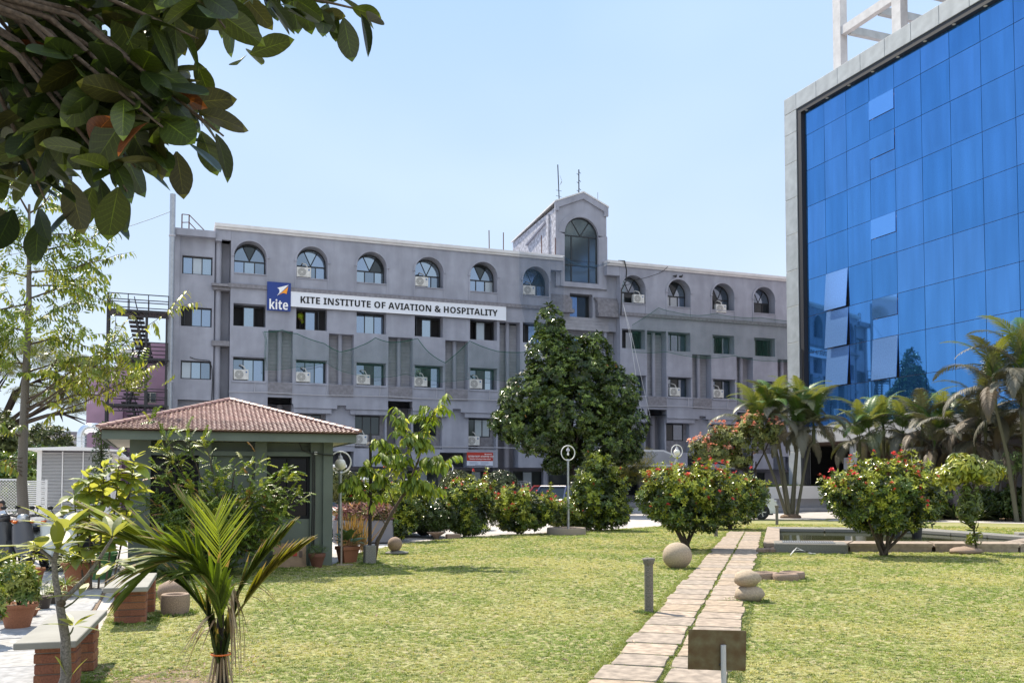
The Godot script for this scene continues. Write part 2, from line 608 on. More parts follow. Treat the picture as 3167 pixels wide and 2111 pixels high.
func arch_window(xc: float, style := "ggg") -> void:
	var z := FZ - 0.74
	var r := 0.93
	var sill := 14.2
	var spring := 15.2
	var tr := 15.02
	var f := gmb()
	var t := 0.06
	f.box(Vector3(xc - r, sill, z - 0.04), Vector3(xc + r, sill + t, z + 0.03))
	f.box(Vector3(xc - r, tr, z - 0.04), Vector3(xc + r, tr + 0.08, z + 0.035))
	for x: float in [-r, -r / 3 - 0.03, r / 3 - 0.03, r - t]:
		f.box(Vector3(xc + x, sill + t, z - 0.04), Vector3(xc + x + t, tr, z + 0.03))
	f.box(Vector3(xc - r, tr + 0.08, z - 0.04), Vector3(xc - r + t, spring, z + 0.03))
	f.box(Vector3(xc + r - t, tr + 0.08, z - 0.04), Vector3(xc + r, spring, z + 0.03))
	var pts := PackedVector2Array()
	var n := 18
	for i in n:
		var a := PI * i / n
		var b := PI * (i + 1) / n
		var q := PackedVector2Array([Vector2(cos(a), sin(a)) * r, Vector2(cos(b), sin(b)) * r, Vector2(cos(b), sin(b)) * (r - t), Vector2(cos(a), sin(a)) * (r - t)])
		for k in 4:
			q[k] += Vector2(xc, spring)
		q.reverse()
		f.prism(PackedVector2Array([q[3], q[2], q[1], q[0]]), z - 0.04, z + 0.03)
	for s: float in [-1.0, 1.0]:
		var top := Vector3(xc + s * 0.42, spring + 0.8, z)
		f.rod(Vector3(xc, tr + 0.09, z), top, 0.032, 4)
	var w := part(grey_b, "arched_window", f, mat.frame)
	for i in 3:
		var a := [-r + t, -r / 3 + 0.03, r / 3 + 0.03][i] as float
		var b := [-r / 3 - 0.03, r / 3 - 0.03, r - t][i] as float
		var p := gmb()
		p.cbox(Vector3(xc + (a + b) / 2, (sill + tr) / 2 + 0.02, z - 0.012), Vector3(b - a, tr - sill - t, 0.012), Basis.from_euler(Vector3(rng.randf_range(-0.006, 0.006), rng.randf_range(-0.01, 0.01), 0)))
		part(w, "pane", p, mat.pane_dark if style[i] == "d" else mat.pane_pale if style[i] == "p" else pane_mat(rng.randi() % 11))
	for i in 3:
		var p := gmb()
		var q := PackedVector2Array([Vector2(0, tr + 0.09 - spring)])
		var a0: float = [0.0, 1.088, 2.053][i]
		var a1: float = [1.088, 2.053, PI][i]
		if i == 0:
			q.append(Vector2(r - t, tr + 0.09 - spring))
		for k in 7:
			var a := lerpf(a0, a1, k / 6.0)
			q.append(Vector2(cos(a), sin(a)) * (r - t))
		if i == 2:
			q.append(Vector2(-r + t, tr + 0.09 - spring))
		for k in q.size():
			q[k] += Vector2(xc, spring)
		p.prism(q, z - 0.02, z - 0.008)
		part(w, "fan_pane", p, mat.pane_dark if rng.randf() < 0.35 else pane_mat(rng.randi() % 11))
func grey_building() -> void:
	grey_b = thing("institute_building", "long grey five-storey institute building with a row of arched top-floor windows and a gabled tower", "building", GB)
	var LW := [4.65, 8.33, 12.04, 15.78, 19.49, 23.2]
	var RW := [30.58, 34.23, 37.93, 41.5, 45.2]
	var all := LW + RW
	var wall := gmb()
	var spans := [[3.53, 24.28, LW], [29.52, 47.0, RW]]
	for sp: Array in spans:
		var holes := []
		for xc: float in sp[2]:
			holes.append([xc - 0.94, xc + 0.94, 14.2, 16.2, 0.76, 1])
		holed(wall, sp[0], sp[1], 13.4, 16.72, FZ, holes, 0.76)
		for xc: float in sp[2]:
			var n := 18
			for i in n:
				var a := PI * i / n
				var b := PI * (i + 1) / n
				var p := Vector3(xc + cos(a) * 0.94, 15.22 + sin(a) * 0.94, FZ)
				var q := Vector3(xc + cos(b) * 0.94, 15.22 + sin(b) * 0.94, FZ)
				wall.quad(q, p, Vector3(p.x, 16.2, FZ), Vector3(q.x, 16.2, FZ))
				var d := Vector3(0, 0, -0.76)
				wall.quad(p, q, q + d, p + d)
	var gaps_l := [[5.75, 7.21], [9.39, 10.94], [13.13, 14.71], [16.87, 18.41], [20.6, 22.06]]
	var gaps_r := [[31.63, 33.18], [35.29, 36.88], [39.03, 40.45], [42.62, 44.1]]
	var style2 := ["oggo", "", "", "", ""]
	var holes_l := []
	var holes_r := []
	for xc: float in LW:
		holes_l.append([xc - 0.94, xc + 0.94, 11.0, 12.36])
		holes_l.append([xc - 0.92, xc + 0.94, 7.74, 9.15])
	for xc: float in RW:
		holes_r.append([xc - 0.92, xc + 0.92, 11.0, 12.36])
		holes_r.append([xc - 0.92, xc + 0.94, 7.74, 9.15])
	for i in 5:
		holes_l.append([gaps_l[i][0], gaps_l[i][1], 7.72, 12.3 if i == 4 else 10.86, 0.75])
	for i in 4:
		holes_r.append([gaps_r[i][0], gaps_r[i][1], 7.72, 12.36 if i == 0 else 10.86, 0.75])
	holed(wall, 3.53, 24.28, 6.82, 13.4, FZ, holes_l)
	holed(wall, 29.52, 47.0, 6.82, 13.4, FZ, holes_r)
	for e: float in [3.53, 24.28, 29.52]:
		var s := 1.0 if e == 24.28 else -1.0
		if s > 0:
			wall.quad(Vector3(e, 2.66, FZ), Vector3(e, 2.66, FZ - 1.6), Vector3(e, 16.72, FZ - 1.6), Vector3(e, 16.72, FZ))
		else:
			wall.quad(Vector3(e, 2.66, FZ - 1.6), Vector3(e, 2.66, FZ), Vector3(e, 16.72, FZ), Vector3(e, 16.72, FZ - 1.6))
	holed(wall, 3.53, 24.28, 6.42, 6.82, FZ, [[gaps_l[0][0], gaps_l[0][1], 6.42, 6.8, 0.75], [gaps_l[2][0], gaps_l[2][1], 6.42, 6.8, 0.75], [gaps_l[4][0], gaps_l[4][1], 6.42, 6.8, 0.75]])
	holed(wall, 29.52, 47.0, 6.42, 6.82, FZ, [[gaps_r[0][0], gaps_r[0][1], 6.42, 6.8, 0.75], [gaps_r[2][0], gaps_r[2][1], 6.42, 6.8, 0.75]])
	var lo := FZ - 0.32
	var hl := []
	var hr := []
	for xc: float in LW:
		hl.append([xc - 0.93, xc + 0.98, 3.8, 5.88, 0.5])
	for xc: float in RW:
		hr.append([xc - 0.93, xc + 0.98, 3.8, 5.88, 0.5])
	for i: int in [0, 2, 4]:
		hl.append([gaps_l[i][0], gaps_l[i][1], 2.66, 6.42, 1.0])
	for i: int in [1, 3]:
		hl.append([gaps_l[i][0] - 0.25, gaps_l[i][1] + 0.1, 2.66, 3.6, 1.0])
	for i: int in [0, 2]:
		hr.append([gaps_r[i][0], gaps_r[i][1], 2.66, 6.42, 1.0])
	for i: int in [1, 3]:
		hr.append([gaps_r[i][0] - 0.25, gaps_r[i][1] + 0.1, 2.66, 3.6, 1.0])
	holed(wall, 3.53, 24.28, 2.66, 6.42, lo, hl, 0.5)
	holed(wall, 29.52, 47.0, 2.66, 6.42, lo, hr, 0.5)
	for sp: Array in spans:
		wall.quad(Vector3(sp[0], 6.42, lo), Vector3(sp[1], 6.42, lo), Vector3(sp[1], 6.42, FZ), Vector3(sp[0], 6.42, FZ))
		wall.quad(Vector3(sp[0], 2.66, FZ - 1.8), Vector3(sp[1], 2.66, FZ - 1.8), Vector3(sp[1], 2.66, lo), Vector3(sp[0], 2.66, lo))
	wall.box(Vector3(3.0, 16.3, FZ - 16), Vector3(47, 16.7, FZ - 1.5))
	wall.box(Vector3(0.66, 0, FZ - 16), Vector3(47, 16.3, FZ - 3.0))
	part(grey_b, "wall", wall, mat.wall)
	var gf := gmb()
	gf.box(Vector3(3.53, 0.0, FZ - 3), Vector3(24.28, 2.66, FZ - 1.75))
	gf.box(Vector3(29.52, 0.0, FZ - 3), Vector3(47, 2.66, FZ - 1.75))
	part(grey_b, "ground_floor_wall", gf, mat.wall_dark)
	for xc: float in all:
		window(grey_b, xc - 1.0, xc + 1.1, 0.75, 2.42, FZ - 1.72, "dpd" if int(xc) % 2 else "dd")
	for sp: Array in [[3.53, 24.28], [29.52, 47.0]]:
		var pl := gmb()
		pl.box(Vector3(sp[0], 0, FZ - 1.7), Vector3(sp[1], 0.3, FZ - 0.3))
		pl.box(Vector3(sp[0], 0, FZ - 0.3), Vector3(sp[1], 0.15, FZ + 0.1))
		part(grey_b, "plinth_step", pl, mat.plaster)
	for sp: Array in [[3.4, 24.28], [29.5, 47.0]]:
		var l := gmb()
		l.box(Vector3(sp[0], 13.28, FZ - 0.02), Vector3(sp[1], 13.52, FZ + 0.13))
		part(grey_b, "ledge", l, mat.stained)
	for sp: Array in [[2.6, 25.2], [28.5, 47.0]]:
		var c := gmb()
		c.box(Vector3(sp[0], 16.72, FZ - 1.4), Vector3(sp[1], 16.86, FZ + 0.1))
		c.box(Vector3(sp[0] - 0.02, 16.86, FZ - 1.4), Vector3(sp[1] + 0.02, 17.05, FZ + 0.2))
		part(grey_b, "roof_trim", c, mat.trim)
	part(grey_b, "parapet_end", gmb().box(Vector3(24.29, 16.05, FZ - 1.0), Vector3(25.15, 16.71, FZ - 0.004)), mat.wall)
	part(grey_b, "parapet_end", gmb().box(Vector3(28.52, 16.05, FZ - 1.0), Vector3(29.51, 16.71, FZ - 0.004)), mat.wall)
	part(grey_b, "parapet_end", gmb().box(Vector3(2.65, 16.12, FZ - 1.0), Vector3(3.52, 16.71, FZ - 0.004)), mat.wall)
	for xc: float in all:
		var r := gmb()
		var n := 20
		for i in n:
			var a := PI * i / n
			var b := PI * (i + 1) / n
			var p0 := Vector3(xc + cos(a) * 0.945, 15.22 + sin(a) * 0.945, FZ + 0.06)
			var p1 := Vector3(xc + cos(a) * 1.07, 15.22 + sin(a) * 1.07, FZ + 0.06)
			var q0 := Vector3(xc + cos(b) * 0.945, 15.22 + sin(b) * 0.945, FZ + 0.06)
			var q1 := Vector3(xc + cos(b) * 1.07, 15.22 + sin(b) * 1.07, FZ + 0.06)
			var d := Vector3(0, 0, -0.07)
			r.quad(q0, p0, p1, q1)
			r.quad(q1, p1, p1 + d, q1 + d)
			r.quad(p0, q0, q0 + d, p0 + d)
		for s: float in [-1.0, 1.0]:
			r.box(Vector3(xc + s * 0.945, 13.52, FZ - 0.01), Vector3(xc + s * 1.05, 15.18, FZ + 0.035))
			r.box(Vector3(xc + s * 0.93, 15.18, FZ - 0.01), Vector3(xc + s * 1.1, 15.24, FZ + 0.09))
		r.box(Vector3(xc - 0.94, 14.14, FZ - 0.7), Vector3(xc + 0.94, 14.2, FZ + 0.05))
		part(grey_b, "arch_surround", r, mat.wall)
	for i in all.size():
		arch_window(all[i], ["ggg", "dgg", "ggg", "dgg", "ggp", "dpg", "pdd", "ppg", "ddg", "gdd", "ggg"][i])
	var long := gmb().box(Vector3(-0.79, -0.1, -0.03), Vector3(0.79, 0.1, 0.03))
	long.xf = Transform3D()
	var bm := MB.new().box(Vector3(-0.785, -0.108, -0.02), Vector3(0.785, 0.108, 0.02)).mesh()
	for g: Array in gaps_l + gaps_r:
		var top := 12.3 if absf(g[0] - 20.6) < 0.1 or absf(g[0] - 31.63) < 0.1 else 10.86
		var back := gmb()
		back.quad(Vector3(g[0], 7.72, FZ - 0.78), Vector3(g[1], 7.72, FZ - 0.78), Vector3(g[1], top, FZ - 0.78), Vector3(g[0], top, FZ - 0.78))
		var rp := part(grey_b, "recess", back, mat.dark)
		var y := 7.83
		while y < top:
			var b := part(rp, "cladding_board", bm, mat.board)
			b.position = Vector3((g[0] + g[1]) / 2, y, FZ - 0.745 + rng.randf_range(-0.004, 0.004)) - GB
			b.scale.x = (g[1] - g[0]) / 1.58
			y += 0.225
		var col := gmb()
		var cx: float = lerpf(g[0], g[1], 0.5)
		col.lathe([Vector2(0.14, 7.72), Vector2(0.14, top)], 14, Vector3(cx, 0, FZ - 0.5))
		part(grey_b, "column", col, mat.wall)
		var sillb := gmb()
		sillb.box(Vector3(g[0] + 0.02, 6.95, FZ - 0.02), Vector3(g[1] - 0.02, 7.7, FZ + 0.05))
		part(grey_b, "sill_panel", sillb, mat.stained)
	for g: Array in [gaps_l[0], gaps_l[2], gaps_l[4], gaps_r[0], gaps_r[2]]:
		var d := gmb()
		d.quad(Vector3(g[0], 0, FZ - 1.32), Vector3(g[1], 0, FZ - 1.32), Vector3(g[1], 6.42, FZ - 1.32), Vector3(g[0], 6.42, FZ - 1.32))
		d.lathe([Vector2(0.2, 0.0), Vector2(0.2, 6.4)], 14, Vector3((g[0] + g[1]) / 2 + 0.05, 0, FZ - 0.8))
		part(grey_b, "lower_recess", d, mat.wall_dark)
	for i in all.size():
		var xc: float = all[i]
		var left := i in [1, 3, 5, 7, 9]
		var s := gmb()
		if left:
			s.box(Vector3(xc - 1.05, 6.2, lo - 0.02), Vector3(xc + 1.6, 6.418, FZ + 0.02))
			s.box(Vector3(xc - 1.03, 5.9, lo - 0.02), Vector3(xc + 1.27, 6.19, FZ - 0.06))
		else:
			s.box(Vector3(xc - 1.55, 6.2, lo - 0.02), Vector3(xc + 1.1, 6.418, FZ + 0.02))
			s.box(Vector3(xc - 1.27, 5.9, lo - 0.02), Vector3(xc + 1.08, 6.19, FZ - 0.06))
		part(grey_b, "window_shade", s, mat.wall)
	var st2 := ["ogo", "ogs", "ggg", "sgo", "opo", "sgg", "sgo", "ggg", "gog", "pos", "ggg"]
	var st3 := ["ggg", "ggg", "gdg", "gdg", "gdg", "gdg", "gpg", "gdg", "gdg", "gpg", "ggg"]
	var st4 := ["gdd", "ppd", "ddd", "ddd", "dpp", "ddd", "ggg", "dg", "pd", "dd", "dd"]
	for i in all.size():
		var xc: float = all[i]
		window(grey_b, xc - 0.93, xc + 0.93, 11.0, 12.3, FZ - 0.7, st2[i])
		window(grey_b, xc - 0.91, xc + 0.91, 7.76, 9.1, FZ - 0.7, st3[i], GB, "frame_green")
		window(grey_b, xc - 0.93, xc + 0.72, 4.66, 5.84, lo - 0.48, st4[i])
		var bk := gmb()
		bk.box(Vector3(xc - 0.93, 3.8, lo - 0.6), Vector3(xc + 0.98, 4.66, lo - 0.47))
		bk.box(Vector3(xc + 0.73, 4.66, lo - 0.6), Vector3(xc + 0.98, 5.88, lo - 0.47))
		part(grey_b, "window_panel", bk, mat.stained)
		part(grey_b, "window_lintel", gmb().box(Vector3(xc - 1.0, 9.151, FZ - 0.02), Vector3(xc + 1.02, 9.22, FZ + 0.05)), mat.wall)
		part(grey_b, "window_sill", gmb().box(Vector3(xc - 0.99, 7.62, FZ - 0.02), Vector3(xc + 1.0, 7.735, FZ + 0.06)), mat.wall)
	left_end()
	middle_part()
	tower()
func left_end() -> void:
	var w := gmb()
	holed(w, 0.66, 3.5, 6.5, 16.12, FZ - 0.25, [[0.8, 2.5, 13.95, 15.05, 0.3], [0.78, 2.5, 10.85, 12.0, 0.3], [0.8, 2.5, 7.73, 8.82, 0.3], [2.62, 3.5, 6.5, 16.12, 0.8]], 0.3)
	w.quad(Vector3(0.66, 0, FZ - 6), Vector3(0.66, 0, FZ - 0.25), Vector3(0.66, 16.12, FZ - 0.25), Vector3(0.66, 16.12, FZ - 6))
	w.box(Vector3(0.2, 0, FZ - 3), Vector3(0.66, 16.12, FZ - 0.1))
	w.box(Vector3(0.66, 0, FZ - 3), Vector3(3.5, 6.5, FZ - 0.7))
	w.box(Vector3(2.62, 0, FZ - 3), Vector3(3.5, 16.12, FZ - 1.05))
	part(grey_b, "end_wall", w, mat.wall)
	var roof := gmb()
	roof.box(Vector3(0.1, 16.12, FZ - 3), Vector3(2.63, 16.52, FZ + 0.25))
	roof.box(Vector3(2.64, 16.02, FZ - 1.0), Vector3(3.0, 16.12, FZ + 0.02))
	part(grey_b, "end_roof", roof, mat.wall)
	for y: Array in [[13.97, 15.02, "gpg"], [10.87, 11.97, "sgg"], [7.75, 8.79, "pgg"]]:
		window(grey_b, 0.82, 2.48, y[0], y[1], FZ - 0.5, y[2])
	var c := gmb()
	c.lathe([Vector2(0.19, 6.5), Vector2(0.19, 16.1)], 16, Vector3(2.84, 0, FZ - 0.5))
	part(grey_b, "column", c, mat.wall)
	var b := gmb()
	b.box(Vector3(2.45, 13.3, FZ - 1.0), Vector3(3.39, 13.45, FZ + 0.12))
	b.box(Vector3(2.52, 13.1, FZ - 1.0), Vector3(3.52, 13.27, FZ - 0.05))
	b.box(Vector3(2.5, 9.76, FZ - 1.0), Vector3(3.52, 10.06, FZ - 0.05))
	part(grey_b, "ledge", b, mat.stained)
	var p := thing("mast_pole", "tall pale pipe mast rising past the left corner of the grey building", "pole", Vector3(0.22, 0, FZ + 0.45))
	var m := MB.new().lathe([Vector2(0.16, 0), Vector2(0.16, 18.4), Vector2(0.0, 18.4)], 14)
	part(p, "pipe", m, mat.steel)
	for y: float in [7.4, 11.2, 15.9]:
		part(p, "clamp", MB.new().lathe([Vector2(0.17, y), Vector2(0.195, y + 0.02), Vector2(0.195, y + 0.1), Vector2(0.17, y + 0.12)], 14), mat.pipe)
	var rl := thing("roof_handrail", "dark iron ladder handrail on the roof beside the tall mast", "handrail", Vector3(1.1, 16.52, FZ - 0.6))
	for s: float in [-0.35, 0.05]:
		part(rl, "post", MB.new().rod(Vector3(s, 0, 0), Vector3(s, 1.05, 0), 0.035), mat.rust)
	part(rl, "rail", MB.new().tube([Vector3(-0.35, 1.05, 0), Vector3(0.05, 1.05, 0), Vector3(1.1, 0.02, 0)], 0.03), mat.rust)
	part(rl, "rail", MB.new().tube([Vector3(-0.35, 0.55, 0), Vector3(0.05, 0.6, 0), Vector3(0.62, 0.02, 0)], 0.03), mat.rust)
func middle_part() -> void:
	var z := FZ - 0.6
	var w := gmb()
	holed(w, 24.28, 29.52, 12.2, 17.0, z, [[25.96, 27.7, 12.7, 14.7, 0.7], [25.0, 28.6, 15.2, 17.0, 0.4]], 0.7)
	w.box(Vector3(24.28, 0, FZ - 3), Vector3(29.52, 17, z - 0.72))
	part(grey_b, "middle_wall", w, mat.wall)
	var bm := MB.new().box(Vector3(-2.2, -0.108, -0.02), Vector3(2.2, 0.108, 0.02)).mesh()
	for i in 4:
		var b := part(grey_b, "cladding_board", bm, mat.board)
		b.position = Vector3(26.7, 12.95 - 0.225 * i, z + 0.03) - GB
	var bs := MB.new().box(Vector3(-0.55, -0.108, -0.02), Vector3(0.55, 0.108, 0.02)).mesh()
	for i in 28:
		var b := part(grey_b, "cladding_board", bs, mat.board)
		b.position = Vector3(28.98, 13.0 - 0.225 * i, z - 0.5) - GB
	var cols := gmb()
	cols.lathe([Vector2(0.14, 2.6), Vector2(0.14, 13.2)], 14, Vector3(28.75, 0, z - 0.2))
	part(grey_b, "column", cols, mat.wall)
	window(grey_b, 26.0, 27.66, 12.72, 14.66, z - 0.6, "gd")
	window(grey_b, 26.15, 27.6, 10.6, 11.75, z - 0.5, "gg")
	var lft := gmb()
	for k in 3:
		lft.box(Vector3(24.29, 14.14 + k * 0.13, z + 0.0), Vector3(26.0 - 0.06 * k, 14.26 + k * 0.13, z + 0.32 - 0.09 * k))
	lft.box(Vector3(24.29, 13.5, z), Vector3(26.0, 14.14, z + 0.34))
	lft.box(Vector3(24.29, 13.26, z), Vector3(26.1, 13.5, z + 0.5))
	part(grey_b, "stepped_balcony", lft, mat.stained)
	var rgt := gmb()
	for k in 3:
		rgt.box(Vector3(27.9 - 0.06 * k, 14.14 + k * 0.13, z), Vector3(29.5, 14.26 + k * 0.13, z + 0.36 - 0.09 * k))
	rgt.box(Vector3(27.9, 13.4, z), Vector3(29.5, 14.14, z + 0.42))
	rgt.box(Vector3(27.92, 13.14, z), Vector3(29.5, 13.4, z + 0.52))
	part(grey_b, "stepped_balcony", rgt, mat.stained)
	var e := gmb()
	e.box(Vector3(28.2, 0, z - 0.6), Vector3(28.35, 2.6, z - 0.5))
	e.box(Vector3(29.4, 0, z - 0.6), Vector3(29.5, 2.6, z - 0.5))
	part(grey_b, "entrance_door", e, mat.frame)
	var g := gmb().box(Vector3(24.6, 0.1, z - 0.57), Vector3(28.2, 2.5, z - 0.55))
	part(grey_b, "entrance_glass", g, mat.pane_dark)
	var c := gmb()
	var q := PackedVector2Array([Vector2(26.8, 2.75), Vector2(32.2, 2.75), Vector2(32.5, 3.45), Vector2(31.4, 3.85), Vector2(26.8, 3.85)])
	c.prism(q, FZ + 0.2, FZ + 2.6)
	var cn := part(grey_b, "entrance_canopy", c, mat.white)
	var ci := gmb()
	ci.prism(PackedVector2Array([Vector2(26.9, 2.86), Vector2(32.1, 2.86), Vector2(32.36, 3.4), Vector2(31.35, 3.74), Vector2(26.9, 3.74)]), FZ + 2.6, FZ + 2.61)
	part(cn, "fascia_panel", ci, mat.plaster)
func tower() -> void:
	var z := FZ - 0.45
	var x0 := 24.85
	var x1 := 28.72
	var xm := (x0 + x1) / 2 + 0.12
	var ye := 20.55
	var ya := 21.72
	var zb := z - 8.3
	var r := 1.28
	var gx := 26.78
	var spring := 18.72
	var f := gmb()
	holed(f, x0, x1, 15.1, spring, z, [[gx - r, gx + r, 15.45, spring, 0.25, 1]], 0.25)
	var n := 24
	for i in n:
		var a := PI * i / n
		var b := PI * (i + 1) / n
		var p := Vector3(gx + cos(a) * r, spring + sin(a) * r, z)
		var q := Vector3(gx + cos(b) * r, spring + sin(b) * r, z)
		f.quad(q, p, Vector3(p.x, ye, z), Vector3(q.x, ye, z))
		f.quad(p, q, q - Vector3(0, 0, 0.25), p - Vector3(0, 0, 0.25))
	f.quad(Vector3(x0, spring, z), Vector3(gx - r, spring, z), Vector3(gx - r, ye, z), Vector3(x0, ye, z))
	f.quad(Vector3(gx + r, spring, z), Vector3(x1, spring, z), Vector3(x1, ye, z), Vector3(gx + r, ye, z))
	f.tri(Vector3(x0, ye, z), Vector3(x1, ye, z), Vector3(xm, ya - 0.1, z))
	part(grey_b, "tower_front", f, mat.wall)
	var s := gmb()
	for e in 2:
		var x := x0 if e == 0 else x1
		var a := [Vector3(x, 15, zb), Vector3(x, 15, z), Vector3(x, ye, z), Vector3(x, 20.1, zb)]
		if e == 0:
			s.quad(a[0], a[1], a[2], a[3])
		else:
			s.quad(a[1], a[0], a[3], a[2])
	s.quad(Vector3(x1, 15, zb), Vector3(x0, 15, zb), Vector3(x0, 20.1, zb), Vector3(x1, 20.1, zb))
	s.box(Vector3(x0 - 0.1, 16.6, z - 1.5), Vector3(x0 + 0.01, ye - 0.25, z - 1.05))
	part(grey_b, "tower_side", s, mat.tower_side)
	var gutter := gmb()
	gutter.tube([Vector3(x0 - 0.09, ye - 0.62, z - 1.6), Vector3(x0 - 0.09, 19.2, z - 5.3)], 0.09, 5)
	part(grey_b, "side_moulding", gutter, mat.wall)
	var g := gmb()
	var q := PackedVector2Array([Vector2(x0 - 0.08, ye - 0.25), Vector2(x0 + 0.22, ye - 0.25), Vector2(x0 + 0.22, ye - 0.02), Vector2(xm, ya - 0.42), Vector2(x1 - 0.22, ye + 0.02), Vector2(x1 - 0.22, ye - 0.3), Vector2(x1 + 0.1, ye - 0.3), Vector2(x1 + 0.1, ye + 0.32), Vector2(xm, ya), Vector2(x0 - 0.08, ye + 0.3)])
	g.prism(q, z - 0.02, z + 0.13)
	part(grey_b, "gable_moulding", g, mat.wall)
	var t := gmb()
	var e0 := Vector3(x0 - 0.12, ye + 0.3, z + 0.16)
	var e1 := Vector3(xm, ya + 0.01, z + 0.16)
	var e2 := Vector3(x1 + 0.14, ye + 0.32, z + 0.16)
	var bk := Vector3(0, -0.75, zb - z - 0.3)
	for ab: Array in [[e0, e1], [e1, e2]]:
		var a: Vector3 = ab[0]
		var b: Vector3 = ab[1]
		var u := Vector3(0, 0.1, 0)
		t.quad(a, b, b + u, a + u)
		t.quad(a + u, b + u, b + u + bk, a + u + bk)
		t.quad(b, a, a + bk, b + bk)
	t.quad(e0 + bk, e0, e0 + Vector3(0, 0.1, 0), e0 + Vector3(0, 0.1, 0) + bk)
	t.quad(e2, e2 + bk, e2 + Vector3(0, 0.1, 0) + bk, e2 + Vector3(0, 0.1, 0))
	part(grey_b, "tower_roof", t, mat.trim)
	var a := gmb()
	for i in n:
		var aa := PI * i / n
		var bb := PI * (i + 1) / n
		var p0 := Vector3(gx + cos(aa) * (r + 0.01), spring + sin(aa) * (r + 0.01), z + 0.07)
		var p1 := Vector3(gx + cos(aa) * (r + 0.42), spring + 0.1 + sin(aa) * (r + 0.22), z + 0.07)
		var q0 := Vector3(gx + cos(bb) * (r + 0.01), spring + sin(bb) * (r + 0.01), z + 0.07)
		var q1 := Vector3(gx + cos(bb) * (r + 0.42), spring + 0.1 + sin(bb) * (r + 0.22), z + 0.07)
		var d := Vector3(0, 0, -0.08)
		a.quad(q0, p0, p1, q1)
		a.quad(q1, p1, p1 + d, q1 + d)
		a.quad(p0, q0, q0 + d, p0 + d)
	for sd: float in [-1.0, 1.0]:
		var xa := x0 - 0.03 if sd < 0 else gx + r + 0.01
		var xb := gx - r - 0.01 if sd < 0 else x1 + 0.03
		a.box(Vector3(xa, 17.0, z - 0.01), Vector3(xb, 18.82, z + 0.07))
		a.box(Vector3(gx + sd * (r + 0.01), 15.4, z - 0.01), Vector3(gx + sd * (r + 0.3), 17.0, z + 0.07))
	a.box(Vector3(gx - r - 0.3, 15.1, z - 0.01), Vector3(gx + r + 0.3, 15.4, z + 0.07))
	part(grey_b, "window_surround", a, mat.wall)
	var fr := gmb()
	var zg := z - 0.2
	var tk := 0.07
	var ms := [gx - r, gx - 0.72, gx + 0.62, gx + r - tk]
	for x: float in ms:
		fr.box(Vector3(x, 15.45, zg - 0.04), Vector3(x + tk, spring - 0.05, zg + 0.05))
	for y: float in [15.45, 16.62, spring - 0.05]:
		fr.box(Vector3(gx - r, y, zg - 0.04), Vector3(gx + r, y + tk, zg + 0.045))
	for i in n:
		var aa := PI * i / n
		var bb := PI * (i + 1) / n
		fr.prism(PackedVector2Array([Vector2(gx + cos(aa) * (r - tk), spring + sin(aa) * (r - tk)), Vector2(gx + cos(aa) * r, spring + sin(aa) * r), Vector2(gx + cos(bb) * r, spring + sin(bb) * r), Vector2(gx + cos(bb) * (r - tk), spring + sin(bb) * (r - tk))]), zg - 0.04, zg + 0.04)
	for sd: float in [-1.0, 1.0]:
		fr.rod(Vector3(gx, spring + 0.02, zg), Vector3(gx + sd * 0.68, spring + 1.06, zg), 0.04, 4)
	var w := part(grey_b, "tower_window", fr, mat.frame)
	for i in 3:
		for j in 2:
			var p := gmb()
			var ya0: float = [15.45, 16.62][j]
			var yb0: float = [16.62, spring - 0.05][j]
			p.cbox(Vector3((ms[i] + ms[i + 1] + tk) / 2, (ya0 + yb0 + tk) / 2, zg - 0.01), Vector3(ms[i + 1] - ms[i] - tk, yb0 - ya0 - tk, 0.012), Basis.from_euler(Vector3(0, rng.randf_range(-0.01, 0.01), 0)))
			part(w, "pane", p, mat.tower_pane)
	for i in 3:
		var p := gmb()
		var qq := PackedVector2Array([Vector2(gx, spring + 0.03)])
		var a0: float = [0.03, 1.0, 2.14][i]
		var a1: float = [1.0, 2.14, PI - 0.03][i]
		for k in 8:
			var an := lerpf(a0, a1, k / 7.0)
			qq.append(Vector2(gx + cos(an) * (r - tk), spring + sin(an) * (r - tk)))
		p.prism(qq, zg - 0.02, zg - 0.008)
		part(w, "fan_pane", p, mat.tower_pane)
	var rz := z - 1.2
	var m1 := thing("antenna_mast", "thin antenna mast carrying a small grid dish on the tower roof", "antenna", Vector3(25.6, 21.0, rz))
	var mb := MB.new().rod(Vector3(0.06, 0, 0), Vector3(-0.06, 2.95, 0), 0.04)
	for y: float in [0.25, 0.7, 1.1]:
		mb.rod(Vector3(-0.2, y + 0.03, 0), Vector3(0.22, y, 0), 0.018, 4)
	part(m1, "pole", mb, mat.iron)
	var dish := MB.new()
	for k in 5:
		dish.tube([Vector3(0.1 + k * 0.035, 1.5 + k * 0.05, 0), Vector3(0.24, 1.85, 0.02), Vector3(0.1 + k * 0.02, 2.2 - k * 0.05, 0)], 0.012, 4)
	part(m1, "grid_dish", dish, mat.steel)
	var m2 := thing("antenna_mast", "bare black antenna mast with side rungs behind the round dish", "antenna", Vector3(27.35, 21.2, rz - 0.4))
	var m2b := MB.new().rod(Vector3(0, -0.2, 0), Vector3(0, 2.75, 0), 0.045)
	for k in 4:
		m2b.rod(Vector3(0, 0.55 + k * 0.6, 0), Vector3(-0.17, 0.65 + k * 0.6, 0), 0.025, 4)
		m2b.rod(Vector3(0, 0.8 + k * 0.6, 0), Vector3(0.16, 0.68 + k * 0.6, 0), 0.025, 4)
	part(m2, "pole", m2b, mat.iron)
	var m3 := thing("dish_antenna", "round cream satellite dish on the tower roof", "satellite dish", Vector3(27.5, 21.05, rz + 0.6))
	var dd := MB.new()
	dd.xf = Transform3D(Basis(Vector3.RIGHT, PI / 2 - 0.1), Vector3(0, 0.28, 0))
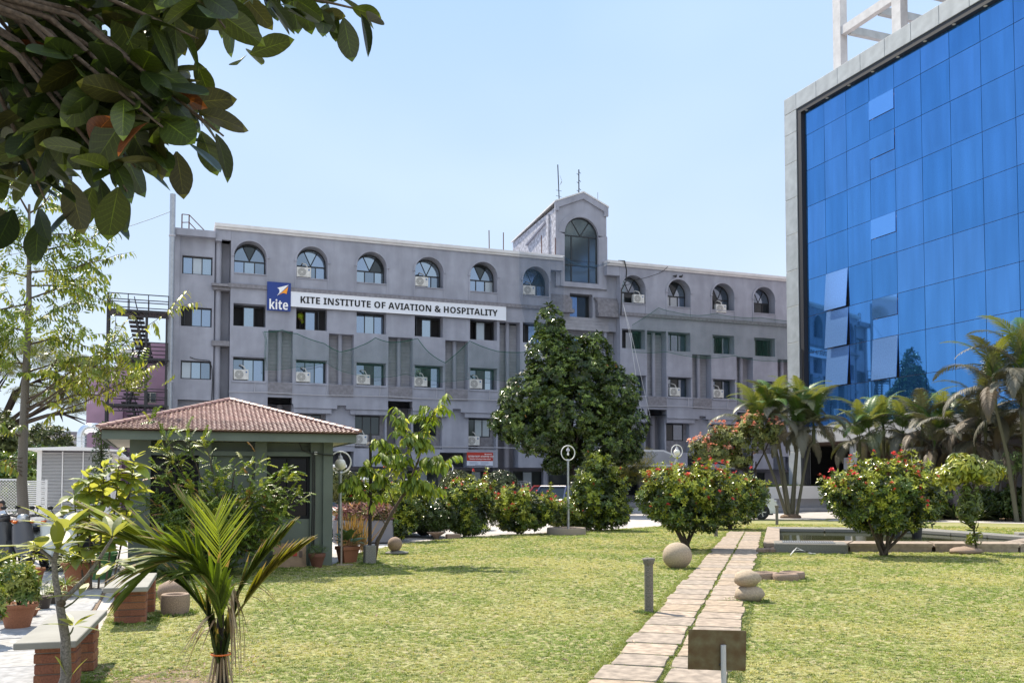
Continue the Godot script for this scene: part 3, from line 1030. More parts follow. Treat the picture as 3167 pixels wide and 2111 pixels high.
	dd.lathe([Vector2(0, -0.12), Vector2(0.2, -0.1), Vector2(0.33, -0.02), Vector2(0.36, 0.05), Vector2(0.32, 0.0), Vector2(0, -0.08)], 22)
	part(m3, "reflector", dd, mat.soffit)
	part(m3, "stem", MB.new().rod(Vector3(0, -0.3, -0.05), Vector3(0, 0.25, -0.05), 0.03), mat.iron)
	var m4 := thing("signal_box_pole", "short rod with a small pale box at the right edge of the tower roof", "antenna", Vector3(28.4, 20.75, rz + 0.5))
	part(m4, "pole", MB.new().rod(Vector3(0, -0.1, 0), Vector3(0, 1.4, 0), 0.025), mat.steel)
	part(m4, "box", MB.new().bbox(Vector3(0, 0.3, 0), Vector3(0.24, 0.24, 0.15), 0.02), mat.soffit)
	for k in 2:
		var u := thing("rusty_frame", ["rusty U-shaped steel frame on the roof edge left of the tower", "rusty U-shaped steel frame on the roof edge close against the tower side"][k], "roof frame", Vector3([19.98, 23.75][k], 17.05, FZ - 0.3), 0, "U frames on the parapet")
		part(u, "post", MB.new().rod(Vector3(0, 0, 0), Vector3(-0.02, 1.35, 0), 0.035), mat.rust)
		part(u, "post", MB.new().rod(Vector3(1.0, 0, 0), Vector3(1.0, 1.3, 0), 0.035), mat.rust)
		part(u, "base_bar", MB.new().box(Vector3(0, 0.0, -0.05), Vector3(1.05, 0.1, 0.05)), mat.rust)
func lettering(parent: Node, called: String, text: String, box: Rect2, z: float, m: Material, bold := true, o := Vector3()) -> MeshInstance3D:
	var f := SystemFont.new()
	f.font_names = PackedStringArray(["Droid Sans"])
	f.font_weight = 700 if bold else 400
	var t := TextMesh.new()
	t.font = f
	t.font_size = 48
	t.pixel_size = 0.01
	t.depth = 0.02
	t.text = text
	var b := t.get_aabb()
	var n := part(parent, called, t, m)
	var s := Vector3(box.size.x / b.size.x, box.size.y / b.size.y, 1)
	n.scale = s
	n.position = Vector3(box.position.x - b.position.x * s.x, box.position.y - b.position.y * s.y, z) - o
	return n
func air_units() -> void:
	var p := thing("air_conditioner", "", "air conditioner", Vector3(), 0, "air conditioner units on the grey facade")
	part(p, "casing", MB.new().bbox(Vector3(0, 0.31, 0), Vector3(0.86, 0.6, 0.32), 0.02), mat.unit)
	var ring := MB.new()
	ring.xf = Transform3D(Basis(Vector3.RIGHT, PI / 2), Vector3(-0.12, 0.31, 0.16))
	ring.lathe([Vector2(0.25, 0), Vector2(0.25, 0.012), Vector2(0.22, 0.012), Vector2(0.2, 0.004), Vector2(0.05, 0.004), Vector2(0.0, 0.004)], 24)
	var gr := part(p, "fan_grille", ring, mat.grille)
	var hub := MB.new()
	hub.xf = Transform3D(Basis(Vector3.RIGHT, PI / 2), Vector3(-0.12, 0.31, 0.16))
	hub.lathe([Vector2(0.045, 0.0), Vector2(0.045, 0.016), Vector2(0, 0.016)], 12)
	for k in 8:
		hub.xf = Transform3D(Basis(Vector3.BACK, TAU * k / 8.0), Vector3(-0.12, 0.31, 0.166))
		hub.box(Vector3(0.05, -0.006, 0), Vector3(0.23, 0.006, 0.008))
	part(gr, "fan_hub", hub, mat.unit)
	var bd := MB.new()
	bd.xf = Transform3D(Basis(Vector3.RIGHT, PI / 2), Vector3(0.3, 0.46, 0.16))
	bd.lathe([Vector2(0.05, 0.0), Vector2(0.05, 0.008), Vector2(0, 0.008)], 14)
	part(p, "badge", bd, paint("badge", 0.03, 0.12, 0.3, 0.4))
	var ft := MB.new()
	ft.box(Vector3(-0.36, -0.02, -0.14), Vector3(-0.28, 0.01, 0.14))
	part(p, "foot", ft, mat.iron)
	part(p, "foot", MB.new().box(Vector3(0.28, -0.02, -0.14), Vector3(0.36, 0.01, 0.14)), mat.iron)
	var z := FZ - 0.12
	var spots := [
		[7.83, 14.23, z, "second arched window from the left"], [15.28, 14.23, z, "fourth arched window from the left"],
		[22.7, 14.23, z, "arched window just left of the tower, behind blue net"], [31.0, 14.23, z, "first arched window right of the tower"],
		[37.75, 14.0, z, "arched window third to the right of the tower"],
		[4.2, 7.78, z, "leftmost first-floor facade window with a pane above"], [7.85, 7.78, z, "first-floor window below the kite banner start"],
		[11.55, 7.78, z, "third first-floor window from the left"], [15.25, 7.78, z, "fourth first-floor window from the left"],
		[18.95, 7.78, z, "fifth first-floor window, left of the big tree"], [33.85, 7.78, z, "second first-floor window right of the tower"],
		[37.45, 7.78, z, "third first-floor window right of the tower"], [40.95, 7.78, z, "first-floor window half hidden by palm tops"],
		[30.15, 7.78, z, "window by the tree crown, lower of a stacked pair"], [30.15, 8.45, z, "window by the tree crown, upper of a stacked pair"],
		[11.5, 4.05, FZ - 0.6, "lower window close to the tiled kiosk roof"], [18.95, 4.08, FZ - 0.6, "lower window above the red signboard"],
	]
	for i in spots.size():
		var s: Array = spots[i]
		var lab: String = "white outdoor unit at the " + s[3]
		var t: Node3D = p
		if i == 0:
			p.position = Vector3(s[0], s[1], s[2])
			p.set_meta("label", lab)
		else:
			t = copy_of(p, Vector3(s[0], s[1], s[2]), 0, lab)
		if i in [0, 1, 2]:
			part(t, "hose", MB.new().tube([Vector3(0.3, 0.6, -0.2), Vector3(0.15, 0.85, -0.15), Vector3(-0.05, 0.95, -0.3), Vector3(-0.05, 0.9, -0.55)], 0.04, 6), mat.unit)
func signs() -> void:
	var z := FZ + 0.16
	var b := thing("name_banner", "long pale banner with black capitals running across the grey facade", "banner", Vector3(14.0, 12.8, z))
	part(b, "board", MB.new().box(Vector3(-6.96, -0.46, -0.03), Vector3(7.01, 0.46, 0)), paint("banner_face", 0.74, 0.77, 0.84, 0.6))
	var ed := paint("banner_edge", 0.8, 0.8, 0.84, 0.5)
	part(b, "edge_strip", MB.new().box(Vector3(-6.96, 0.42, 0), Vector3(7.01, 0.46, 0.015)), ed)
	part(b, "edge_strip", MB.new().box(Vector3(-6.96, -0.46, 0), Vector3(7.01, -0.42, 0.015)), ed)
	part(b, "edge_strip", MB.new().box(Vector3(-6.99, -0.46, -0.04), Vector3(7.03, -0.475, 0.02)), mat.iron)
	lettering(b, "lettering", "KITE INSTITUTE OF AVIATION & HOSPITALITY", Rect2(-6.38, -0.2, 12.78, 0.41), 0.012, mat.dark)
	var l := thing("logo_sign", "square dark blue sign with white and orange paper-plane mark", "logo sign", Vector3(6.33, 12.89, z + 0.03))
	part(l, "board", MB.new().box(Vector3(-0.7, -0.87, -0.05), Vector3(0.7, 0.87, 0)), paint("logo_blue", 0.005, 0.035, 0.22, 0.5))
	var wh := paint("logo_white", 0.85, 0.85, 0.85, 0.5)
	var o := Vector2(6.33, 12.89)
	var q := PackedVector2Array()
	for v: Vector2 in [Vector2(6.2, 12.91), Vector2(6.5, 13.2), Vector2(6.9, 13.64), Vector2(6.23, 13.41), Vector2(6.32, 13.35), Vector2(6.36, 13.25), Vector2(6.35, 13.14)]:
		q.append(v - o)
	part(l, "wing_mark", MB.new().prism(q, 0.002, 0.02), wh)
	q.clear()
	for v: Vector2 in [Vector2(6.31, 12.97), Vector2(6.44, 13.07), Vector2(6.56, 13.12), Vector2(6.66, 13.12), Vector2(6.78, 13.07), Vector2(6.87, 13.53)]:
		q.append(v - o)
	part(l, "wing_mark", MB.new().prism(q, 0.002, 0.02), paint("logo_orange", 0.9, 0.32, 0.01, 0.5), "orange half of the paper-plane mark")
	lettering(l, "lettering", "kite", Rect2(-0.56, -0.79, 1.1, 0.62), 0.012, wh)
	var r := thing("signboard", "small red and white company signboard low on the grey facade", "signboard", Vector3(19.34, 3.2, FZ - 0.27))
	part(r, "red_panel", MB.new().box(Vector3(-0.9, -0.13, -0.03), Vector3(0.9, 0.43, 0.01)), paint("sign_red", 0.42, 0.035, 0.02, 0.6))
	part(r, "white_panel", MB.new().box(Vector3(-0.9, -0.43, -0.03), Vector3(0.9, -0.131, 0.01)), paint("sign_white", 0.6, 0.64, 0.75, 0.6))
	lettering(r, "lettering", "Shadowfax Technologies Private Limited", Rect2(-0.72, -0.06, 1.46, 0.1), 0.012, wh)
	lettering(r, "lettering", "shadowfax", Rect2(0.44, 0.28, 0.38, 0.07), 0.012, wh)
	part(r, "arrow_mark", MB.new().prism(PackedVector2Array([Vector2(0.33, 0.26), Vector2(0.42, 0.31), Vector2(0.33, 0.37)]), 0.012, 0.02), wh)
	var k := MB.new()
	var x := -0.8
	for wd: Array in [[0, 9], [1, 7], [2, 3]]:
		for i in wd[1]:
			var w: float = 0.058 + 0.018 * ((i * 5 + wd[0] * 3) % 3)
			var pts := []
			for s in 9:
				var a := -0.6 + TAU * 0.82 * s / 8.0
				pts.append(Vector3(x + w / 2 + cos(a) * w / 2, 0.15 + sin(a) * 0.045, 0.014))
			k.tube(pts, 0.01, 4)
			k.tube([Vector3(x, 0.205, 0.014), Vector3(x + w * 0.5, 0.215, 0.014), Vector3(x + w, 0.2, 0.014)], 0.008, 4)
			if (i + wd[0]) % 3 == 0:
				k.tube([Vector3(x + w * 0.6, 0.1, 0.014), Vector3(x + w, 0.075, 0.014), Vector3(x + w * 1.3, 0.09, 0.014)], 0.009, 4)
			x += w + 0.012
		x += 0.06
	part(r, "script_line", k, wh)
	var ink := paint("ink", 0.12, 0.15, 0.25, 0.7)
	for i in 8:
		var w: float = [0.5, 0.6, 0.62, 0.55][i % 4]
		var x0 := -0.72 if i < 4 else 0.04
		part(r, "print_line", MB.new().box(Vector3(x0, -0.2 - 0.045 * (i % 4), 0.011), Vector3(x0 + w, -0.188 - 0.045 * (i % 4), 0.013)), ink)
	part(r, "print_line", MB.new().box(Vector3(-0.34, -0.4, 0.011), Vector3(0.38, -0.38, 0.013)), ink)
func hang(m: MB, top: Array, bottom: Array, z: float) -> void:
	var n := 60
	var rows := 5
	var pick := func(a: Array, t: float) -> float:
		for i in a.size() - 1:
			if t <= a[i + 1].x:
				return lerpf(a[i].y, a[i + 1].y, (t - a[i].x) / maxf(a[i + 1].x - a[i].x, 1e-4))
		return a[a.size() - 1].y
	var x0: float = top[0].x
	var x1: float = top[top.size() - 1].x
	var nz := FastNoiseLite.new()
	nz.frequency = 0.35
	var grid := []
	for i in n + 1:
		var x := lerpf(x0, x1, float(i) / n)
		for j in rows + 1:
			var y := lerpf(pick.call(top, x), pick.call(bottom, x), float(j) / rows)
			grid.append(Vector3(x, y, z + 0.12 * nz.get_noise_2d(x * 3.0, y * 1.5)))
	for i in n:
		for j in rows:
			var a := i * (rows + 1) + j
			m.quad(grid[a + 1], grid[a + 1 + rows + 1], grid[a + rows + 1], grid[a])
func sample_line(p: Array, sag := 0.0) -> Array:
	var out := []
	for i in p.size():
		out.append(p[i])
		if i < p.size() - 1:
			for k in [1, 2, 3]:
				var v: Vector3 = p[i].lerp(p[i + 1], k / 4.0)
				out.append(v - Vector3(0, sag * sin(PI * k / 4.0), 0))
	return out
func nets_and_wires() -> void:
	var net := paint("net", 0.03, 0.14, 0.1, 0.9)
	net.transparency = BaseMaterial3D.TRANSPARENCY_ALPHA
	net.albedo_color.a = 0.16
	var net2 := paint("net_blue", 0.04, 0.11, 0.2, 0.9)
	net2.transparency = BaseMaterial3D.TRANSPARENCY_ALPHA
	net2.albedo_color.a = 0.2
	var rope := paint("rope", 0.015, 0.1, 0.07, 0.9)
	var z := FZ + 0.28
	var top := [Vector2(5.48, 10.69), Vector2(6.54, 10.85), Vector2(7.39, 10.68), Vector2(9.07, 10.16), Vector2(10.03, 9.69), Vector2(11.3, 10.14), Vector2(12.23, 10.7), Vector2(13.28, 10.46), Vector2(14.95, 10.81), Vector2(15.7, 9.94), Vector2(16.78, 9.33), Vector2(18.43, 10.83), Vector2(20.31, 10.26), Vector2(22.3, 10.3)]
	var bot := [Vector2(5.48, 8.4), Vector2(7.2, 8.6), Vector2(9.2, 9.0), Vector2(10.2, 8.5), Vector2(12.2, 8.2), Vector2(14.2, 8.5), Vector2(16.5, 8.1), Vector2(19, 8.5), Vector2(22.3, 8.3)]
	var a := thing("safety_net", "torn dark green safety net sagging across the left wing of the facade", "net", Vector3(14, 9.5, z))
	var m := MB.new().at(-a.position)
	hang(m, top, bot, z)
	part(a, "mesh_cloth", m, net)
	for e: Array in [[top, 0.022], [bot, 0.012]]:
		var pts := []
		for v: Vector2 in e[0]:
			pts.append(Vector3(v.x, v.y, z + 0.03))
		part(a, "rope", MB.new().at(-a.position).tube(sample_line(pts, 0.06), e[1], 5), rope)
	part(a, "bunched_edge", MB.new().at(-a.position).tube([Vector3(5.45, 10.7, z), Vector3(5.6, 10.2, z), Vector3(5.55, 9.3, z), Vector3(5.7, 8.4, z)], [0.1, 0.06, 0.04, 0.02], 6), net)
	var b := thing("safety_net", "green safety net stretched over the right wing below the arched windows", "net", Vector3(38, 12, z))
	m = MB.new().at(-b.position)
	var tb := [Vector2(30.3, 12.6), Vector2(32.4, 13.95), Vector2(33.5, 13.75), Vector2(35.5, 13.6), Vector2(37, 13.85), Vector2(39, 13.7), Vector2(41, 13.8), Vector2(44, 13.7), Vector2(46.6, 13.8)]
	var bb := [Vector2(30.3, 10.7), Vector2(33, 10.85), Vector2(36, 10.55), Vector2(38.6, 10.85), Vector2(41, 10.6), Vector2(46.6, 10.8)]
	hang(m, tb, bb, z)
	part(b, "mesh_cloth", m, net)
	for e: Array in [tb, bb]:
		var pts := []
		for v: Vector2 in e:
			pts.append(Vector3(v.x, v.y, z + 0.03))
		part(b, "rope", MB.new().at(-b.position).tube(sample_line(pts, 0.05), 0.016, 5), rope)
	var c := thing("safety_net", "blue-grey net hung from the roof edge beside the tower", "net", Vector3(23.3, 15, z))
	m = MB.new().at(-c.position)
	hang(m, [Vector2(21.9, 17.1), Vector2(22.6, 16.95), Vector2(25.1, 16.9)], [Vector2(21.9, 14.0), Vector2(22.3, 12.2), Vector2(23.2, 11.9), Vector2(25.1, 12.6)], z)
	part(c, "mesh_cloth", m, net2)
	part(c, "swag", MB.new().at(-c.position).tube(sample_line([Vector3(25.1, 16.95, z), Vector3(26.0, 16.5, z), Vector3(27.2, 16.4, z), Vector3(28.6, 16.85, z)], 0.03), [0.05, 0.07, 0.09, 0.1, 0.1, 0.11, 0.12, 0.11, 0.1, 0.1, 0.08, 0.07, 0.05], 6), net2)
	var w := thing("black_cable", "thick black cable dropping from the roof edge to the arch right of the tower", "cable", Vector3(29.9, 16, z))
	part(w, "strand", MB.new().at(-w.position).tube([Vector3(29.4, 17.1, FZ), Vector3(29.75, 17.05, z), Vector3(29.9, 16.4, z), Vector3(29.85, 15.6, z), Vector3(29.5, 15.0, z), Vector3(29.45, 13.2, z)], 0.045, 5), mat.cable)
	part(w, "strand", MB.new().at(-w.position).tube(sample_line([Vector3(29.9, 15.7, z), Vector3(32.2, 16.3, z), Vector3(33.2, 16.95, FZ + 0.25)], 0.1), 0.02, 4), mat.cable)
	var ww := thing("white_wires", "pair of white wires hanging loose in front of the right wing", "wire", Vector3(30, 11, z))
	for k in 2:
		part(ww, "wire", MB.new().at(-ww.position).tube(sample_line([Vector3(29.6, 14.1, z), Vector3(30.1 + 0.15 * k, 11.5, z + 0.2), Vector3(30.5 + 0.45 * k, 8.5, z + 0.3), Vector3(31.0 + 0.7 * k, 6.2, z)], 0.0), 0.016, 4), mat.white)
	var sw := thing("span_wire", "thin wire slanting from the mast down to the left", "wire", Vector3(0.2, 17, FZ + 0.5))
	part(sw, "strand", MB.new().tube(sample_line([Vector3(0, 0.4, 0), Vector3(-4.0, -1.4, 0), Vector3(-10, -3.4, 0)], 0.1), 0.014, 4), mat.cable)
	var p1 := []
	for i in 23:
		p1.append(Vector3(3.5 + i * 1.95, 7.03 + 0.035 * sin(i * 1.7), FZ + 0.09))
	part(grey_b, "service_pipe", gmb().tube(p1, 0.028, 6), mat.pipe)
	part(grey_b, "service_pipe", gmb().tube([Vector3(3.5, 3.97, FZ - 0.27), Vector3(24.2, 3.95, FZ - 0.27)], 0.03, 6), mat.pipe)
	for x: float in [5.0, 9.3, 12.6, 16.3, 19.9, 34.9, 38.2]:
		part(grey_b, "drain_pipe", gmb().rod(Vector3(x, 7.7, FZ + 0.08), Vector3(x - 0.03, 7.05, FZ + 0.08), 0.02, 5), mat.pipe)
	part(grey_b, "wall_cable", gmb().tube([Vector3(1.3, 9.02, FZ - 0.2), Vector3(1.6, 8.9, FZ - 0.18), Vector3(2.4, 8.85, FZ - 0.18), Vector3(2.55, 8.4, FZ - 0.18), Vector3(2.6, 7.6, FZ - 0.18), Vector3(2.55, 6.4, FZ - 0.18)], 0.025, 5), mat.cable)
	for k in 2:
		var b2 := thing("pigeon", ["dark pigeon perched on an arch moulding, left of two", "dark pigeon perched on an arch moulding, right of two"][k], "bird", Vector3(33.95 + 0.42 * k, 16.28, FZ + 0.03), 0.4 - 0.9 * k, "pigeons on the arch")
		var bm := MB.new().ball(Vector3(0, 0.1, 0), Vector3(0.15, 0.075, 0.07), 8, 12)
		bm.ball(Vector3(0.13, 0.19, 0), Vector3(0.045, 0.045, 0.04), 6, 8)
		bm.tube([Vector3(0.09, 0.12, 0), Vector3(0.13, 0.19, 0)], [0.05, 0.035], 8)
		bm.tube([Vector3(-0.1, 0.1, 0), Vector3(-0.27, 0.07, 0)], [0.05, 0.025], 6)
		bm.tube([Vector3(0.16, 0.19, 0), Vector3(0.2, 0.18, 0)], [0.012, 0.003], 5)
		part(b2, "body", bm, mat.iron)
		for s: float in [-0.03, 0.03]:
			part(b2, "leg", MB.new().rod(Vector3(0.02, 0.05, s), Vector3(0.02, -0.02, s), 0.008, 4), mat.rust)
func glass_building() -> void:
	var o := Vector3(35.8, 0, -45)
	var g := thing("glass_building", "tall office building faced with blue mirror glass in a pale grey frame", "building", o)
	var X := 35.8
	var ys := [23.9, 22.46, 20.31, 18.12, 15.9, 13.72, 11.53, 9.35, 7.13, 4.95]
	var zs := [-44.94]
	for i in 12:
		zs.append(-43.23 + 1.838 * i)
	var zend: float = zs[zs.size() - 1]
	var b := MB.new().at(-o)
	b.box(Vector3(X + 0.06, 4.0, zend - 0.02), Vector3(X + 18, 24.6, -46.3))
	part(g, "body", b, mat.seam)
	var bk := MB.new().at(-o)
	bk.box(Vector3(X + 4.5, 0, zend), Vector3(X + 18, 4.0, -46.3))
	part(g, "ground_floor_wall", bk, mat.wall_dark)
	part(g, "end_wall", MB.new().at(-o).box(Vector3(X + 0.3, 0, -46.6), Vector3(X + 18, 4.0, -46.31)), mat.dark)  # wall coloured near-black for the shade of the opening here
	var open := [[1, 5], [1, 6], [1, 7], [3, 8 - 1]]
	for i in zs.size() - 1:
		for j in ys.size() - 1:
			var z0: float = zs[i] + 0.013
			var z1: float = zs[i + 1] - 0.013
			var y1: float = ys[j] - 0.013
			var y0: float = ys[j + 1] + 0.013
			var k := (i * 5 + j * 3 + (i * j) % 3) % 4
			var jit := Basis.from_euler(Vector3(0, rng.randf_range(-0.0035, 0.0035), rng.randf_range(-0.0035, 0.0035)))
			if [i, j] in open and not (i == 3 and j == 8):
				var ang: float = -0.085 if i == 1 else -0.07
				_sash(g, o, X, z0, z1, y0, y1, ang, mat.blue_pale_reflection, true)
				continue
			var halved := i == 3 and j in [1, 2, 4, 6]
			if halved:
				var ym := lerpf(y0, y1, 0.5)
				_sash(g, o, X, z0, z1, ym + 0.012, y1, -0.02 if j > 2 else -0.012, mat.blue_soft_reflection if j in [1, 4, 6] else mat.blue3, false)
				var lo := MB.new().at(-o)
				lo.normal_turn = PANE_NORMAL_TURN
				lo.cbox(Vector3(X + 0.02, (y0 + ym) / 2, (z0 + z1) / 2), Vector3(0.03, ym - y0 - 0.024, z1 - z0), jit)
				part(g, "glass_pane", lo, mat["blue%d" % k])
				continue
			var p := MB.new().at(-o)
			p.normal_turn = PANE_NORMAL_TURN
			p.cbox(Vector3(X + 0.02, (y0 + y1) / 2, (z0 + z1) / 2), Vector3(0.03, y1 - y0, z1 - z0), jit)
			part(g, "glass_pane", p, mat["blue%d" % k])
	var P := 0.32
	var n := 0
	var z := -46.5
	while z < zend:
		var z2 := minf(-45.35 if n == 0 else z + 1.838, zend)
		part(g, "cladding_panel", MB.new().at(-o).bbox(Vector3(X - P / 2 + 0.2, 24.73, (z + z2) / 2), Vector3(P + 0.4, 0.98, z2 - z - 0.02), 0.012), mat.cladding)
		z = z2
		n += 1
	var y := 24.22
	for k in 12:
		var y2: float = [22.9, 21.1, 18.9, 16.7, 14.5, 12.3, 10.1, 7.9, 5.7, 3.5, 1.3, 0.0][k]
		part(g, "cladding_panel", MB.new().at(-o).bbox(Vector3(X - P / 2 + 0.2, (y + y2) / 2, -45.92), Vector3(P + 0.4, y - y2 - 0.02, 1.14), 0.012), mat.cladding)
		y = y2
	part(g, "dark_reveal", MB.new().at(-o).box(Vector3(X - 0.28, 0, -45.345), Vector3(X + 0.05, 23.9, -44.95)), mat.iron)
	part(g, "dark_reveal", MB.new().at(-o).box(Vector3(X - 0.28, 23.91, -45.34), Vector3(X + 0.05, 24.235, zend)), mat.iron)
	for k in 11:
		var l := MB.new().at(-o)
		l.lathe([Vector2(0.0, -0.012), Vector2(0.07, -0.012), Vector2(0.09, 0.0), Vector2(0.09, 0.01)], 14, Vector3(X - 0.15, 23.905, -44.6 + 1.84 * k))
		part(g, "soffit_light", l, mat.soffit)
	part(g, "lower_band", MB.new().at(-o).box(Vector3(X - 0.1, 4.0, -44.94), Vector3(X + 0.5, 4.94, zend)), mat.cladding_pale)
	part(g, "ceiling", MB.new().at(-o).box(Vector3(X + 0.5, 3.85, -46.3), Vector3(X + 4.6, 4.0, zend)), mat.brown)
	for zc: float in [-41.55, -37.0, -32.6, -28.2]:
		part(g, "round_column", MB.new().at(-o).lathe([Vector2(0.4, 0), Vector2(0.4, 4.0)], 22, Vector3(X + 0.55, 0, zc)), mat.cladding_pale)
	part(g, "dark_opening_slab", MB.new().at(-o).box(Vector3(X + 3.0, 0, -45.4), Vector3(X + 3.2, 3.85, -41.9)), mat.dark)  # near-black slab painted in for the shade inside the ground-floor opening
	part(g, "brown_panel", MB.new().at(-o).box(Vector3(X + 2.6, 1.2, -43.4), Vector3(X + 2.7, 3.8, -38.6)), mat.brown)
	for k in 5:
		part(g, "notice", MB.new().at(-o).box(Vector3(X + 2.57, 1.9 + 0.28 * (k % 3), -42.6 + 0.75 * k), Vector3(X + 2.59, 2.1 + 0.28 * (k % 3), -42.2 + 0.8 * k)), mat.soffit)
	part(g, "side_wall", MB.new().at(-o).box(Vector3(X + 1.2, 0, -35.5), Vector3(X + 1.4, 2.5, zend)), mat.wall_dark)
	for k in 9:
		part(g, "corrugated_sheet", MB.new().at(-o).box(Vector3(X + 1.35 - 0.02 * (k % 2), 0.4, -43.6 + 0.14 * k), Vector3(X + 1.4, 3.1, -43.47 + 0.14 * k)), mat.pipe)
	var r := g
	for zc: float in [-42.93, -38.25, -33.6]:
		part(r, "roof_post", MB.new().at(-o).box(Vector3(X + 0.75, 24.6, zc - 0.32), Vector3(X + 1.25, 34, zc + 0.32)), mat.steel_white)
	part(r, "roof_beam", MB.new().at(-o).box(Vector3(X + 0.8, 27.75, -42.6), Vector3(X + 1.15, 28.25, -22)), mat.steel_white)
	for zc: float in [-42.3, -39.9, -37.5, -35.1]:
		part(r, "cross_beam", MB.new().at(-o).box(Vector3(X + 1.16, 27.7, zc - 0.14), Vector3(X + 9, 28.15, zc + 0.14)), mat.cladding)
	var sh := MB.new().at(-o)
	for k in 70:
		var xa := X + 1.4 + 0.11 * k
		sh.box(Vector3(xa, 28.2 + 0.05 * (k % 2), -37.4), Vector3(xa + 0.11, 28.24 + 0.05 * (k % 2), -24))
	part(r, "roof_sheet", sh, mat.cladding)
	part(g, "corner_pipe", MB.new().at(-o).lathe([Vector2(0.05, 0), Vector2(0.05, 9.6)], 8, Vector3(X - 0.35, 0, -45.1)), mat.iron)
const PANE_NORMAL_TURN := Vector3(0, 0, 0.2)  # skews pane shading normals to steer reflections; the panes stand flat
func _sash(g: Node3D, o: Vector3, X: float, z0: float, z1: float, y0: float, y1: float, ang: float, m: Material, dark: bool) -> void:
	var bx := MB.new()
	bx.cbox(Vector3(0, -(y1 - y0) / 2, 0), Vector3(0.03, y1 - y0, z1 - z0))
	var s := part(g, "open_casement" if dark else "ajar_casement", bx, m)
	s.position = Vector3(X - 0.02, y1, (z0 + z1) / 2) - o
	s.rotation.z = ang
	if dark:
		part(g, "casement_dark_sheet", MB.new().at(-o).box(Vector3(X + 0.03, y0, z0), Vector3(X + 0.05, y1, z1)), mat.dark)  # near-black sheet painted in for the shade of the open gap
		var arm := MB.new().at(-o).rod(Vector3(X, y0 + 0.3, z1 - 0.05), Vector3(X + sin(ang) * 1.6, y0 + 0.35, z1 - 0.05), 0.02, 4)
		part(g, "stay_arm", arm, mat.iron)
const LAWN := [Vector2(-0.78, 2.0), Vector2(-0.7, -6.0), Vector2(-0.62, -12.0), Vector2(-0.6, -17.6), Vector2(-0.62, -18.3), Vector2(3.1, -18.3), Vector2(4.3, -21.4), Vector2(6.1, -24.3), Vector2(7.4, -25.4), Vector2(9.0, -26.5), Vector2(11.7, -27.7), Vector2(15.6, -29.4), Vector2(19.7, -31.6), Vector2(25.3, -34.8), Vector2(27.2, -33.2), Vector2(28.5, -34.6), Vector2(36, -31.8), Vector2(44, -28.6), Vector2(44, 2.0)]
func sheet(pts: Array, y: float, edge := 0.0) -> MB:
	var p := PackedVector2Array()
	for v: Vector2 in pts:
		p.append(v)
	var m := MB.new()
	var t := Geometry2D.triangulate_polygon(p)
	for i in range(0, t.size(), 3):
		var a := p[t[i]]
		var b := p[t[i + 1]]
		var c := p[t[i + 2]]
		if (b - a).cross(c - a) > 0:
			var k := b
			b = c
			c = k
		m.tri(Vector3(a.x, y, a.y), Vector3(b.x, y, b.y), Vector3(c.x, y, c.y))
	if edge > 0:
		for i in p.size():
			var a := p[i]
			var b := p[(i + 1) % p.size()]
			m.quad(Vector3(a.x, y, a.y), Vector3(b.x, y, b.y), Vector3(b.x, y - edge, b.y), Vector3(a.x, y - edge, a.y))
	return m
func worn_slab(w: float, d: float, h: float, jit: float) -> MB:
	var m := MB.new()
	var c := []
	for k in 4:
		var sx := -1.0 if k in [0, 3] else 1.0
		var sz := 1.0 if k < 2 else -1.0
		c.append(Vector3(sx * w / 2 + rng.randf_range(-jit, jit), 0, sz * d / 2 + rng.randf_range(-jit, jit)))
	var ring := []
	for k in 4:
		var a: Vector3 = c[k]
		var b: Vector3 = c[(k + 1) % 4]
		ring.append(a.lerp(b, 0.06))
		ring.append(a.lerp(b, 0.5) + (b - a).cross(Vector3.UP).normalized() * rng.randf_range(-jit, jit) * 0.6)
		ring.append(a.lerp(b, 0.94))
	var n := ring.size()
	var mid := Vector3(0, h, 0)
	for k in n:
		var a: Vector3 = ring[k]
		var b: Vector3 = ring[(k + 1) % n]
		var ai := a * 0.985 + Vector3(0, h, 0)
		var bi := b * 0.985 + Vector3(0, h, 0)
		m.tri(mid, ai, bi)
		m.quad(a + Vector3(0, h - 0.008, 0), b + Vector3(0, h - 0.008, 0), bi, ai)
		m.quad(a, b, b + Vector3(0, h - 0.008, 0), a + Vector3(0, h - 0.008, 0))
	return m
var seams := []
